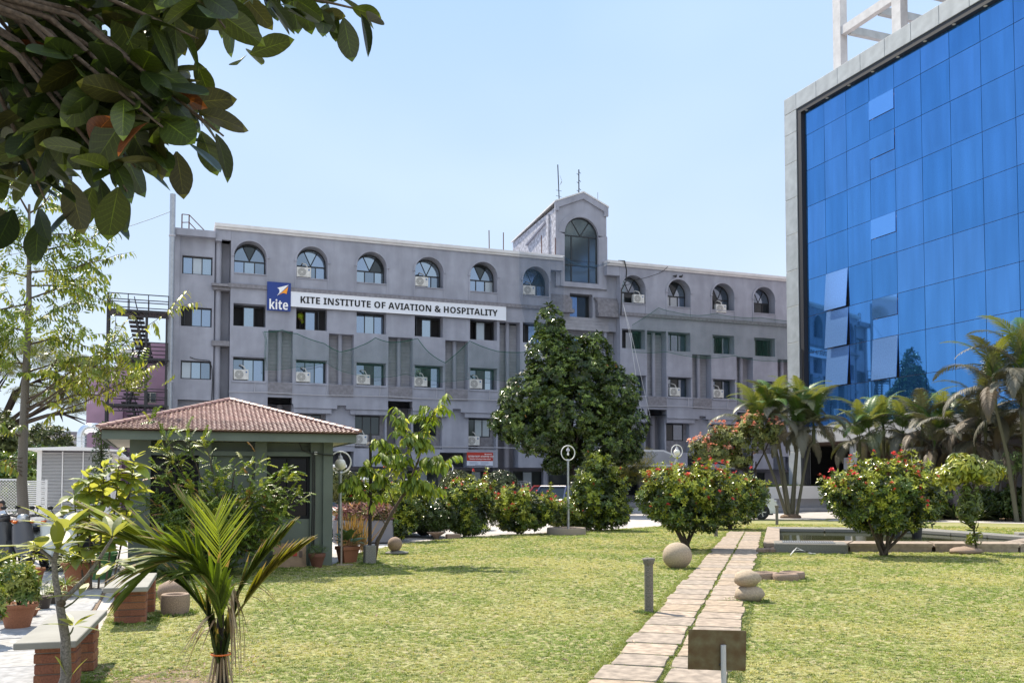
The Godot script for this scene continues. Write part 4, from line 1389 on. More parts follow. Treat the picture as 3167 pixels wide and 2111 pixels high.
func grounds() -> void:
	struct("ground", MB.new().box(Vector3(-300, -0.5, -300), Vector3(300, -0.03, 100)), mat.concrete, "sunlit concrete yard reaching back to the buildings", "ground")
	struct("lawn", sheet(LAWN, 0.0, 0.06), mat.lawn, "wide short lawn, sunlit yellow green, between the paths", "lawn")
	struct("bare_soil", sheet([Vector2(-0.35, -8.2), Vector2(0.15, -8.6), Vector2(0.5, -8.0), Vector2(0.6, -6.8), Vector2(0.2, -5.8), Vector2(-0.3, -5.6), Vector2(-0.55, -6.6)], 0.004), mat.soil, "bare earth patch with litter in the grass near the brick bench", "soil")
	var path := struct("garden_path", sheet([Vector2(3.1, -6.3), Vector2(17.3, -25.8), Vector2(18.6, -24.9), Vector2(4.4, -5.6)], -0.006), mat.lawn, "straight path of paired sandstone slabs across the lawn", "path")
	var d := Vector3(0.594, 0, -0.805)
	var r := Vector3(0.805, 0, 0.594)
	var b := Basis(r, Vector3.UP, -d)
	var s := -1.4
	while s < 23.6:
		var ln := rng.randf_range(0.52, 0.68)
		seams.append(s)
		for k in 2:
			var w := rng.randf_range(0.47, 0.53)
			var q := part(path, "path_slab", worn_slab(w, ln - 0.045, 0.03, 0.016), mat["slab%d" % (rng.randi() % 4)])
			q.transform = Transform3D(b.rotated(Vector3.UP, rng.randf_range(-0.012, 0.012)), Vector3(3.79, -0.006, -6.63) + d * (s + ln / 2) + r * (0.013 + w / 2 + rng.randf_range(0, 0.012)) * (1 if k else -1))
		s += ln
	var walk := struct("flagged_walk", MB.new().box(Vector3(-6.5, -0.06, -20.5), Vector3(-0.79, -0.014, 2)), mat.soil, "walk of large grey flagstones with pots along its left side", "path")
	var zz := 0.5
	var row := 0
	while zz > -20.2:
		var dz := rng.randf_range(0.75, 1.15)
		var x := -0.82
		if zz < -17.5:
			x = -0.75
		while x > -4.3:
			var w := rng.randf_range(0.7, 1.25)
			var q := part(walk, "flagstone", worn_slab(w - 0.02, dz - 0.02, 0.026, 0.012), mat["flag%d" % (rng.randi() % 3)])
			q.position = Vector3(x - w / 2, -0.02 + rng.randf_range(-0.004, 0.004), zz - dz / 2)
			x -= w
		zz -= dz
		row += 1
	struct("garden_walk", sheet([Vector2(26.6, -32.3), Vector2(29.4, -30.27), Vector2(32, -27), Vector2(44, -19), Vector2(44, -24), Vector2(33.3, -28.33), Vector2(31.5, -31.2), Vector2(28.6, -34.2)], 0.006), mat.concrete, "pale concrete walk crossing the grass behind the pool", "path")
	var kerb := MB.new()
	struct("planting_bed", sheet([Vector2(31.5, -36.5), Vector2(37.5, -36.5), Vector2(37.5, -22), Vector2(34.5, -25.5), Vector2(32.6, -30.5)], 0.012, 0.05), mat.soil, "planted earth bed under the palms by the glass building", "flower bed")
func pool() -> void:
	var o := Vector3(17, 0, -20)
	var p := thing("garden_pool", "shallow garden pool with a pale stone rim and dark green water", "pool", o)
	var outer := [Vector2(13.2, -18.28), Vector2(18.59, -15.92), Vector2(21.65, -17.31), Vector2(22.4, -22.57), Vector2(18.34, -25.16)]
	var inner := [Vector2(14.18, -18.97), Vector2(19.0, -16.75), Vector2(20.98, -17.76), Vector2(21.2, -21.7), Vector2(17.9, -23.95)]
	for k in 5:
		var a: Vector2 = outer[k]
		var b: Vector2 = outer[(k + 1) % 5]
		var c: Vector2 = inner[(k + 1) % 5]
		var d: Vector2 = inner[k]
		var cuts := int(maxf(2.0, a.distance_to(b) / 1.6))
		for i in cuts:
			var t0 := float(i) / cuts + 0.003
			var t1 := float(i + 1) / cuts - 0.003
			var q := [a.lerp(b, t0), a.lerp(b, t1), d.lerp(c, t1), d.lerp(c, t0)]
			var m := MB.new().at(-o)
			var top := 0.2 + rng.randf_range(-0.004, 0.004)
			var mid := Vector2()
			for v: Vector2 in q:
				mid += v / 4.0
			for e: Array in [[0.12, top, 1.0], [-0.3, 0.119, 0.94]]:
				var w := []
				for v: Vector2 in q:
					w.append(v if e[2] == 1.0 else mid + (v - mid) * Vector2(0.97, 0.97))
				m.quad(Vector3(w[0].x, e[1], w[0].y), Vector3(w[1].x, e[1], w[1].y), Vector3(w[2].x, e[1], w[2].y), Vector3(w[3].x, e[1], w[3].y))
				for j in 4:
					var u: Vector2 = w[j]
					var v2: Vector2 = w[(j + 1) % 4]
					m.quad(Vector3(v2.x, e[0], v2.y), Vector3(u.x, e[0], u.y), Vector3(u.x, e[1], u.y), Vector3(v2.x, e[1], v2.y))
			part(p, "rim_stone", m, mat.slab0 if k in [0, 4] else mat.stone_grey if k == 2 or k == 3 else mat.slab2)
	var bt := sheet(inner, -0.3)
	bt.V = PackedVector3Array(Array(bt.V).map(func(v): return v - o))
	part(p, "pool_floor", bt, mat.dark)
	var wt := sheet(inner, 0.1)
	wt.V = PackedVector3Array(Array(wt.V).map(func(v): return v - o))
	part(p, "water", wt, mat.water)
	var isl := thing("stone_island", "flat stone island standing in the pool", "stone slab", Vector3(19.0, 0, -20.3))
	part(isl, "slab", MB.new().bbox(Vector3(0, 0.03, 0), Vector3(1.5, 0.1, 2.0), 0.015, Basis(Vector3.UP, -0.6)), mat.stone_grey)
	var c := thing("pump_box", "low concrete pump box with a steel grating on top beside the pool", "pump box", Vector3(14.1, 0, -17.9), -0.62)
	part(c, "box", MB.new().bbox(Vector3(0.1, 0.1, 0), Vector3(1.62, 0.24, 0.95), 0.02), mat.stone_grey)
	var gr := MB.new()
	for k in 22:
		gr.box(Vector3(-0.5 + k * 0.052, 0.222, -0.3), Vector3(-0.48 + k * 0.052, 0.238, 0.3))
	for e: float in [-0.3, 0.3]:
		gr.box(Vector3(-0.52, 0.222, e - 0.015), Vector3(0.65, 0.24, e + 0.015))
	part(c, "grating", gr, mat.steel).set_meta("kind", "stuff")
	var wire := thing("loose_wires", "tangle of white and grey wires on the ground at the pump box", "wire", Vector3(13.35, 0, -17.25))
	for k in 4:
		part(wire, "wire", MB.new().tube([Vector3(-0.25, 0.0, 0.1), Vector3(-0.12, 0.07 + 0.03 * k, 0.05 * k), Vector3(0.05, 0.09 + 0.02 * k, 0.1 - 0.05 * k), Vector3(0.25, 0.06 - 0.01 * k, 0.1), Vector3(0.4, 0.02, 0.05 * k)], 0.009, 5), mat.white if k % 2 else mat.cable)
	var rub := thing("rim_rubble", "broken stone chunks at the near left corner of the pool", "stones", Vector3(13.1, 0, -18.0))
	for k in 5:
		part(rub, "stone", MB.new().bbox(Vector3(-0.2 + 0.1 * k, 0.05, 0.12 * sin(k * 3.0)), Vector3(0.16, 0.12, 0.12), 0.03, Basis(Vector3.UP, k * 1.0)), mat.stone_pink)
func brick_pier(parent: Node, at: Vector3, sx: int, courses: int, bw := 0.21, bh := 0.072) -> void:
	var core := MB.new()
	var w := sx * bw
	core.box(at + Vector3(-w / 2 + 0.012, 0, -w / 2 + 0.012), at + Vector3(w / 2 - 0.012, courses * (bh + 0.008), w / 2 - 0.012))
	var c := part(parent, "brick_pier", core, mat.mortar)
	var mesh := MB.new().bbox(Vector3(), Vector3(bw - 0.008, bh, 0.1), 0.006).mesh()
	for i in courses:
		var y := at.y + (i + 0.5) * (bh + 0.008)
		var off := 0.0 if i % 2 else 0.5
		for face in 4:
			var dir := Basis(Vector3.UP, face * PI / 2)
			for k in sx:
				var b := part(c, "brick", mesh, mat["brick%d" % (rng.randi() % 4)])
				var u := (k + 0.5 - sx / 2.0) * bw + (0.045 if i % 2 else -0.045)
				u = clampf(u, -w / 2 + bw / 2, w / 2 - bw / 2)
				b.transform = Transform3D(dir, Vector3(at.x, y, at.z) + dir * Vector3(u, 0, w / 2 - 0.05 + rng.randf_range(-0.003, 0.003)))
func benches() -> void:
	var a := thing("stone_bench", "nearest stone-topped bench on brick piers at the walk edge", "bench", Vector3(-0.74, 0, -8.45), -0.067)
	part(a, "seat", MB.new().bbox(Vector3(0, 0.415, 0), Vector3(0.42, 0.05, 1.75), 0.006), mat.bench)
	brick_pier(a, Vector3(0.03, 0, 0.5), 2, 5, 0.145)
	brick_pier(a, Vector3(0.04, 0, -0.4), 2, 5, 0.145)
	var b := thing("stone_bench", "second stone bench on brick piers, behind the coconut sapling", "bench", Vector3(-0.34, 0, -12.0), -0.05)
	part(b, "seat", MB.new().bbox(Vector3(0, 0.42, 0), Vector3(0.46, 0.055, 1.7), 0.006), mat.bench)
	brick_pier(b, Vector3(0.02, 0, 0.35), 2, 5, 0.17)
	brick_pier(b, Vector3(0.06, 0, -0.55), 2, 5, 0.17)
	var c := thing("stone_bench", "stone bench on a brick pier at the right picture edge by the pool", "bench", Vector3(19.55, 0, -16.4), -0.6)
	part(c, "seat", MB.new().bbox(Vector3(0.5, 0.39, 0), Vector3(1.7, 0.06, 0.42), 0.008), mat.bench)
	brick_pier(c, Vector3(0.1, 0, 0), 2, 4, 0.19, 0.08)
	brick_pier(c, Vector3(1.1, 0, 0), 2, 4, 0.19, 0.08)
func stones() -> void:
	var nz := FastNoiseLite.new()
	nz.seed = 8
	nz.frequency = 0.12
	var s := thing("stone_sphere", "large sandstone ball on the lawn left of the slab path", "stone ball", Vector3(9.09, 0, -15.27))
	part(s, "ball", MB.new().ball(Vector3(0, 0.235, 0), Vector3(0.275, 0.255, 0.275), 28, 40, nz, 0.018), mat.sandstone)
	var t := thing("stone_sphere", "small reddish stone ball resting on a flat stone near the kiosk", "stone ball", Vector3(4.9, 0, -20.51))
	part(t, "ball", MB.new().ball(Vector3(0, 0.23, 0), Vector3(0.163, 0.165, 0.163), 20, 28, nz, 0.03), mat.stone_pink)
	part(t, "foot_stone", MB.new().ball(Vector3(0.03, 0.035, 0), Vector3(0.27, 0.05, 0.2), 8, 14, nz, 0.2), mat.stone_grey)
	var u := thing("stacked_stones", "two rounded pale stones stacked like a mushroom beside the path", "stones", Vector3(7.49, 0, -10.7))
	part(u, "lower_stone", MB.new().ball(Vector3(0, 0.095, 0), Vector3(0.2, 0.125, 0.19), 20, 30, nz, 0.13), mat.sandstone)
	part(u, "upper_stone", MB.new().ball(Vector3(-0.03, 0.305, 0), Vector3(0.182, 0.118, 0.17), 20, 30, nz, 0.16), mat.sandstone)
	for k in 3:
		var at: Vector3 = [Vector3(9.5, 0, -13.1), Vector3(9.66, 0, -12.78), Vector3(9.96, 0, -13.0)][k]
		var q := thing("ring_stone", ["low stone ring in the grass, left of a touching trio", "low stone ring in the grass, nearest of a touching trio", "low stone ring in the grass, right of a touching trio"][k], "stone ring", at, 0, "three ring stones in the grass")
		part(q, "ring", MB.new().lathe([Vector2(0.2, -0.02), Vector2(0.215, 0.06), Vector2(0.2, 0.11), Vector2(0.165, 0.115), Vector2(0.15, 0.07), Vector2(0.14, 0.02), Vector2(0.0, 0.015)], 20), mat.stone_pink)
	var m := thing("stone_mortar", "hollowed round stone mortar standing in the grass near the bench", "stone mortar", Vector3(0.15, 0, -12.12))
	part(m, "bowl", MB.new().lathe([Vector2(0.155, 0), Vector2(0.172, 0.1), Vector2(0.17, 0.235), Vector2(0.155, 0.25), Vector2(0.12, 0.248), Vector2(0.108, 0.23), Vector2(0.095, 0.12), Vector2(0.0, 0.09)], 28), mat.stone_pink)
	var m2 := thing("stone_block", "rough reddish stone block behind the stone mortar", "stone block", Vector3(0.12, 0, -13.4), 0.2)
	part(m2, "block", MB.new().ball(Vector3(0, 0.13, 0), Vector3(0.2, 0.16, 0.17), 10, 14, nz, 0.15), mat.stone_pink)
	var b := thing("garden_bollard", "weathered grey bollard lamp with peeling paint beside the slab path", "bollard", Vector3(5.63, 0, -10.14))
	part(b, "post", MB.new().lathe([Vector2(0.06, 0), Vector2(0.056, 0.02), Vector2(0.055, 0.6)], 18), mat.post)
	part(b, "cap", MB.new().lathe([Vector2(0.056, 0.595), Vector2(0.07, 0.615), Vector2(0.066, 0.635), Vector2(0.078, 0.65), Vector2(0.078, 0.675), Vector2(0.05, 0.682), Vector2(0, 0.682)], 18), mat.post)
	copy_of(b, Vector3(15.61, 0, -23.96), 0.3, "weathered bollard behind the big red-flowered shrub by the path end").rotation.z = 0.03
	copy_of(b, Vector3(22.02, 0, -29.61), 0.7, "slim bollard standing behind the far rim of the pool").scale = Vector3(1, 1.12, 1)
	var pl := thing("ring_planter", "low round concrete planter ring at the foot of a lamp post", "planter", Vector3(11.85, 0, -26.6))
	part(pl, "ring", MB.new().lathe([Vector2(0.6, -0.02), Vector2(0.62, 0.02), Vector2(0.61, 0.2), Vector2(0.59, 0.215), Vector2(0.56, 0.215), Vector2(0.54, 0.2), Vector2(0.54, 0.12)], 36), mat.clay_pale)
	part(pl, "earth", MB.new().lathe([Vector2(0.545, 0.14), Vector2(0.0, 0.15)], 24), mat.soil)
	var bw := thing("stone_bowl", "shallow reddish stone bowl with a block beside it on the paving", "stone bowl", Vector3(7.5, 0, -26.2))
	part(bw, "bowl", MB.new().lathe([Vector2(0.06, -0.02), Vector2(0.09, 0.04), Vector2(0.17, 0.1), Vector2(0.3, 0.17), Vector2(0.28, 0.175), Vector2(0.0, 0.12)], 22), mat.stone_pink)
	part(bw, "block", MB.new().bbox(Vector3(0.45, 0.05, 0.2), Vector3(0.42, 0.14, 0.2), 0.02), mat.stone_pink)
	var sg := thing("notice_plate", "blank rusty back of a small square notice plate on a post", "sign", Vector3(3.27, 0, -5.02), -0.36)
	part(sg, "post", MB.new().lathe([Vector2(0.017, 0), Vector2(0.017, 0.59), Vector2(0.0, 0.59)], 14, Vector3(0.035, 0, 0.022)), mat.pipe)
	var pt := paint("plate_back", 0.135, 0.125, 0.075, 0.7, 0, noise_tex(71, 0.02, Color(0.75, 0.55, 0.4), Color(1, 1, 1), 256, 5), 0.5)
	part(sg, "plate", MB.new().bbox(Vector3(0, 0.555, 0), Vector3(0.365, 0.25, 0.008), 0.003, Basis(Vector3.BACK, -0.025)), pt)
	part(sg, "bolt", MB.new().ball(Vector3(0.02, 0.465, 0.008), Vector3(0.01, 0.01, 0.008), 6, 8), mat.iron)
	var fl := thing("flat_stone", "rough flat stone at the foot of the yellow leafed sapling", "stone", Vector3(17.1, 0, -16.1))
	part(fl, "stone", MB.new().ball(Vector3(0, 0.06, 0), Vector3(0.4, 0.1, 0.28), 8, 12, nz, 0.3), mat.stone_pink)
func ring_lamp(where: Vector3, top: float, globe: bool, label: String, turn := 0.0) -> void:
	var o := thing("garden_lamp", label, "lamp post", where, turn, "ring-headed garden lamps")
	part(o, "pole", MB.new().lathe([Vector2(0.04, 0), Vector2(0.04, 1.2), Vector2(0.033, 1.21), Vector2(0.033, top - 0.27), Vector2(0.05, top - 0.265), Vector2(0.05, top - 0.2), Vector2(0.0, top - 0.2)], 14), mat.steel)
	var pts := []
	for k in 33:
		pts.append(Vector3(sin(TAU * k / 32.0) * 0.235, top - cos(TAU * k / 32.0) * 0.235, 0))
	part(o, "ring", MB.new().tube(pts, 0.016, 8, false), mat.white)
	part(o, "lamp_holder", MB.new().lathe([Vector2(0.055, top + 0.06), Vector2(0.06, top + 0.08), Vector2(0.04, top + 0.14), Vector2(0.012, top + 0.16), Vector2(0.012, top + 0.235)], 14), mat.pipe)
	if globe:
		var gm: StandardMaterial3D = mat.get("lamp_globe", null)
		if gm == null:
			gm = paint("lamp_globe", 0.7, 0.68, 0.6, 0.15)
			gm.clearcoat_enabled = true
		part(o, "globe", MB.new().ball(Vector3(0, top - 0.05, 0), Vector3(0.125, 0.13, 0.125), 12, 18), gm)
	else:
		part(o, "bulb", MB.new().lathe([Vector2(0, top - 0.09), Vector2(0.03, top - 0.07), Vector2(0.035, top - 0.04), Vector2(0.018, top + 0.02), Vector2(0.02, top + 0.06)], 12), mat.white)
func lamps() -> void:
	ring_lamp(Vector3(3.64, 0, -20.43), 2.07, true, "ring-headed lamp post with a globe close behind the kiosk corner")
	ring_lamp(Vector3(10.59, 0, -35.44), 2.21, false, "ring-headed lamp post with bare bulb above the left topiary")
	ring_lamp(Vector3(12.05, 0, -26.9), 2.57, false, "ring-headed lamp post with bare bulb in the round planter")
	ring_lamp(Vector3(17.89, 0, -30.02), 2.8, true, "ring-headed lamp post with a globe behind the big red-flowered shrub")
	var p := thing("timber_post", "dark weathered post with a small shaded lamp beside the kiosk", "post", Vector3(3.86, 0, -18.3))
	part(p, "footing", MB.new().bbox(Vector3(0, 0.17, 0), Vector3(0.22, 0.4, 0.22), 0.015), mat.stone_grey)
	part(p, "shaft", MB.new().tube([Vector3(0, 0.3, 0), Vector3(0.01, 1.6, 0), Vector3(0.0, 2.45, 0)], [0.038, 0.036, 0.026], 10), mat.bark_dark)
	part(p, "shade", MB.new().lathe([Vector2(0.09, 2.36), Vector2(0.06, 2.42), Vector2(0.025, 2.44), Vector2(0.025, 2.6)], 14), mat.iron)
func kiosk() -> void:
	var o := Vector3(1.245, 0, -20.07)
	var k := thing("garden_kiosk", "small grey-green kiosk with a red tiled pyramid roof", "kiosk", o)
	var mb := func() -> MB: return MB.new().at(-o)
	var zf := -18.22
	var zb := -21.9
	var x0 := -0.60
	var x1 := 3.09
	for p: Array in [[-0.60, -0.235, 0.0], [0.607, 0.8275, 0.0], [1.62, 1.84, 0.0], [2.668, 2.905, 0.0], [2.906, 3.09, 0.07]]:
		part(k, "pier", (mb.call() as MB).box(Vector3(p[0], 0, zf - 0.3), Vector3(p[1], 2.4, zf + p[2])), mat.green_wall)
	for b: Array in [[-0.234, 0.606], [0.8285, 1.619], [1.841, 2.667]]:
		part(k, "cross_beam", (mb.call() as MB).box(Vector3(b[0], 2.125, zf - 0.25), Vector3(b[1], 2.21, zf - 0.015)), mat.green_trim)
		part(k, "fanlight_recess", (mb.call() as MB).box(Vector3(b[0], 2.21, zf - 0.35), Vector3(b[1], 2.39, zf - 0.2)), mat.green_wall)
	part(k, "infill_wall", (mb.call() as MB).box(Vector3(0.8285, 0, zf - 0.25), Vector3(1.619, 2.125, zf - 0.12)), mat.green_wall)
	part(k, "infill_wall", (mb.call() as MB).box(Vector3(1.841, 0, zf - 0.25), Vector3(2.667, 0.91, zf - 0.06)), mat.green_wall)
	part(k, "infill_wall", (mb.call() as MB).box(Vector3(-0.234, 0, zf - 0.25), Vector3(0.606, 0.75, zf - 0.06)), mat.green_wall)
	for w: Array in [[1.841, 2.667, 0.911], [-0.234, 0.606, 0.751]]:
		var f := mb.call() as MB
		for e: Array in [[w[0], w[0] + 0.05, w[2], 2.124], [w[1] - 0.05, w[1], w[2], 2.124], [w[0] + 0.05, w[1] - 0.05, w[2], w[2] + 0.06], [w[0] + 0.05, w[1] - 0.05, 2.08, 2.124], [(w[0] + w[1]) / 2 - 0.02, (w[0] + w[1]) / 2 + 0.02, w[2] + 0.06, 2.08]]:
			f.box(Vector3(e[0], e[2], zf - 0.2), Vector3(e[1], e[3], zf - 0.1))
		var wn := part(k, "window", f, mat.dark)
		for s in 2:
			var a: float = lerpf(w[0], w[1], s * 0.5) + 0.03
			var pn := (mb.call() as MB).box(Vector3(a, w[2] + 0.06, zf - 0.165), Vector3(a + (w[1] - w[0]) / 2 - 0.06, 2.08, zf - 0.16))
			var gm: StandardMaterial3D = mat.get("kiosk_dark_pane", null)
			if gm == null:
				gm = paint("kiosk_dark_pane", 0.006, 0.006, 0.007, 0.08)  # opaque near-black pane paints in the dark interior behind
				gm.metallic_specular = 0.3
			part(wn, "pane", pn, gm)
	part(k, "wall", (mb.call() as MB).box(Vector3(x0, 0, zb), Vector3(x0 + 0.2, 2.4, zf - 0.31)), mat.green_wall)
	part(k, "wall", (mb.call() as MB).box(Vector3(x1 - 0.2, 0, zb), Vector3(x1, 2.4, zf - 0.31)), mat.green_wall)
	part(k, "wall", (mb.call() as MB).box(Vector3(x0, 0, zb - 0.2), Vector3(x1, 2.4, zb - 0.01)), mat.green_wall)
	part(k, "floor", (mb.call() as MB).box(Vector3(x0 + 0.2, 0.0, zb), Vector3(x1 - 0.2, 0.03, zf - 0.31)), mat.room)
	var ex0 := -1.05
	var ex1 := 3.48
	var ez := -17.8
	var ezb := -22.33
	for f: Array in [[ex0, ex1, ez - 0.06, ez], [ex0, ex1, ezb, ezb + 0.06], [ex0, ex0 + 0.06, ezb + 0.061, ez - 0.061], [ex1 - 0.06, ex1, ezb + 0.061, ez - 0.061]]:
		part(k, "fascia", (mb.call() as MB).box(Vector3(f[0], 2.385, f[2]), Vector3(f[1], 2.56, f[3])), mat.green_trim)
	part(k, "soffit", (mb.call() as MB).box(Vector3(ex0 + 0.07, 2.4, ezb + 0.07), Vector3(ex1 - 0.07, 2.42, ez - 0.07)), mat.soffit)
	var ap := Vector3(1.26, 3.33, -20.07)
	var e0 := Vector3(ex0 - 0.05, 2.57, ez + 0.06)
	var e1 := Vector3(ex1 + 0.05, 2.57, ez + 0.06)
	var e2 := Vector3(ex1 + 0.05, 2.57, ezb - 0.06)
	var e3 := Vector3(ex0 - 0.05, 2.57, ezb - 0.06)
	var un := mb.call() as MB
	for s: Array in [[e0, e1], [e1, e2], [e2, e3], [e3, e0]]:
		un.tri(s[0] - Vector3(0, 0.025, 0), s[1] - Vector3(0, 0.025, 0), ap - Vector3(0, 0.03, 0))
	var roof := part(k, "roof", un, mat.clay_dark)
	var tw := 0.085
	var rows := 22
	var tm := MB.new()
	var L := 0.135
	var prof := [Vector2(-0.5, 0.0), Vector2(-0.3, 0.012), Vector2(-0.1, 0.02), Vector2(0.1, 0.016), Vector2(0.3, 0.002), Vector2(0.5, 0.0)]
	for i in 5:
		var a: Vector2 = prof[i]
		var b: Vector2 = prof[i + 1]
		tm.quad(Vector3(a.x * tw, a.y + 0.018, L / 2), Vector3(b.x * tw, b.y + 0.018, L / 2), Vector3(b.x * tw, b.y, -L / 2), Vector3(a.x * tw, a.y, -L / 2))
		tm.quad(Vector3(a.x * tw, -0.004, L / 2), Vector3(b.x * tw, -0.004, L / 2), Vector3(b.x * tw, b.y + 0.018, L / 2), Vector3(a.x * tw, a.y + 0.018, L / 2))
	var tile := tm.mesh()
	var count := 0
	var rest := []
	var rcol := PackedColorArray()
	for si in 4:
		var a: Vector3 = [e0, e1, e2, e3][si]
		var b: Vector3 = [e1, e2, e3, e0][si]
		var u := (b - a).normalized()
		var base := a.distance_to(b)
		var m := (a + b) / 2
		var up := (ap - m)
		up = (up - u * up.dot(u))
		var sl := up.length()
		var un2 := up.normalized()
		var nrm := u.cross(un2).normalized()
		for r in rows:
			var t := (r + 0.45) / rows
			var half := base / 2 * (1.0 - t)
			var c := int(half / tw)
			var shift := (ap - m).dot(u) * t
			for q in range(-c, c + 1):
				var xf := Transform3D(Basis(u, nrm, -un2), m + un2 * sl * t + u * (q * tw + shift) + nrm * 0.004 - o)
				xf.basis = xf.basis * Basis.from_euler(Vector3(rng.randf_range(-0.03, 0.03), rng.randf_range(-0.03, 0.03), rng.randf_range(-0.03, 0.03)))
				if si == 0 and count < 296:
					var p := part(roof, "roof_tile", tile, mat["tile%d" % (rng.randi() % 4)])
					p.transform = xf
					count += 1
				else:
					rest.append(xf)
					var v := rng.randf_range(0.8, 1.15)
					rcol.append(Color(0.3 * v, 0.177 * v, 0.152 * v))
	var rm := paint("tile_rest", 1, 1, 1, 0.42)
	rm.vertex_color_use_as_albedo = true
	stuff(roof, "upper_tiles", tile, rm, rest, rcol)
	var rt := MB.new()
	for i in 6:
		var a := PI * i / 6.0
		var b := PI * (i + 1) / 6.0
		for e in 1:
			rt.quad(Vector3(cos(b) * 0.07, sin(b) * 0.055, 0.1), Vector3(cos(a) * 0.07, sin(a) * 0.055, 0.1), Vector3(cos(a) * 0.06, sin(a) * 0.045, -0.1), Vector3(cos(b) * 0.06, sin(b) * 0.045, -0.1))
	rt.prism(PackedVector2Array([Vector2(0.07, 0), Vector2(0.06, 0.028), Vector2(0.035, 0.048), Vector2(0, 0.055), Vector2(-0.035, 0.048), Vector2(-0.06, 0.028), Vector2(-0.07, 0)]), 0.085, 0.1)
	var rmesh := rt.mesh()
	for e: Vector3 in [e0, e1, e2, e3]:
		var d := (e - ap)
		var n := int(d.length() / 0.185)
		for i in n:
			var p := part(roof, "ridge_tile", rmesh, mat.ridge)
			var zz := d.normalized()
			var xx := Vector3.UP.cross(zz).normalized()
			p.transform = Transform3D(Basis(xx, zz.cross(xx), zz), ap + d * ((i + 0.5) / n) + Vector3(0, 0.02, 0) - o)
	for c: float in [2.7, 2.74]:
		part(k, "cable", (mb.call() as MB).tube([Vector3(2.45, 2.38, zf + 0.02), Vector3(2.5, 2.25, zf + 0.03), Vector3(c, 2.17, zf + 0.03), Vector3(c + 0.01, 1.2, zf + 0.02), Vector3(c, 0.35, zf + 0.02)], 0.013, 6), mat.cable)
	part(k, "cable", (mb.call() as MB).tube([Vector3(2.72, 2.2, zf + 0.04), Vector3(2.9, 2.16, zf + 0.1), Vector3(3.09, 2.15, zf + 0.1)], 0.012, 6), mat.cable)
	part(k, "junction_box", (mb.call() as MB).bbox(Vector3(2.76, 2.19, zf + 0.035), Vector3(0.06, 0.06, 0.04), 0.008), mat.white)
	var cb := thing("cardboard_box", "flattened brown cardboard carton leaning on the kiosk wall", "carton", Vector3(2.26, 0, -18.05))
	var q := MB.new()
	q.cbox(Vector3(0, 0.23, 0), Vector3(0.62, 0.46, 0.03), Basis(Vector3.RIGHT, -0.14))
	part(cb, "carton", q, mat.card)
	part(cb, "print_mark", MB.new().cbox(Vector3(0.1, 0.26, 0.022), Vector3(0.08, 0.09, 0.004), Basis(Vector3.RIGHT, -0.14)), mat.sign_red)
	part(cb, "print_mark", MB.new().cbox(Vector3(0.21, 0.25, 0.023), Vector3(0.06, 0.12, 0.004), Basis(Vector3.RIGHT, -0.14)), mat.brown)
	var st := thing("white_stake", "thin rusty white metal stand with a foot bar by the kiosk corner", "stand", Vector3(3.26, 0, -18.1))
	part(st, "upright", MB.new().box(Vector3(-0.015, 0, -0.015), Vector3(0.015, 1.12, 0.015)), mat.clay_pale)
	part(st, "foot_bar", MB.new().box(Vector3(-0.1, 0, 0.016), Vector3(0.22, 0.03, 0.05)), mat.clay_pale)
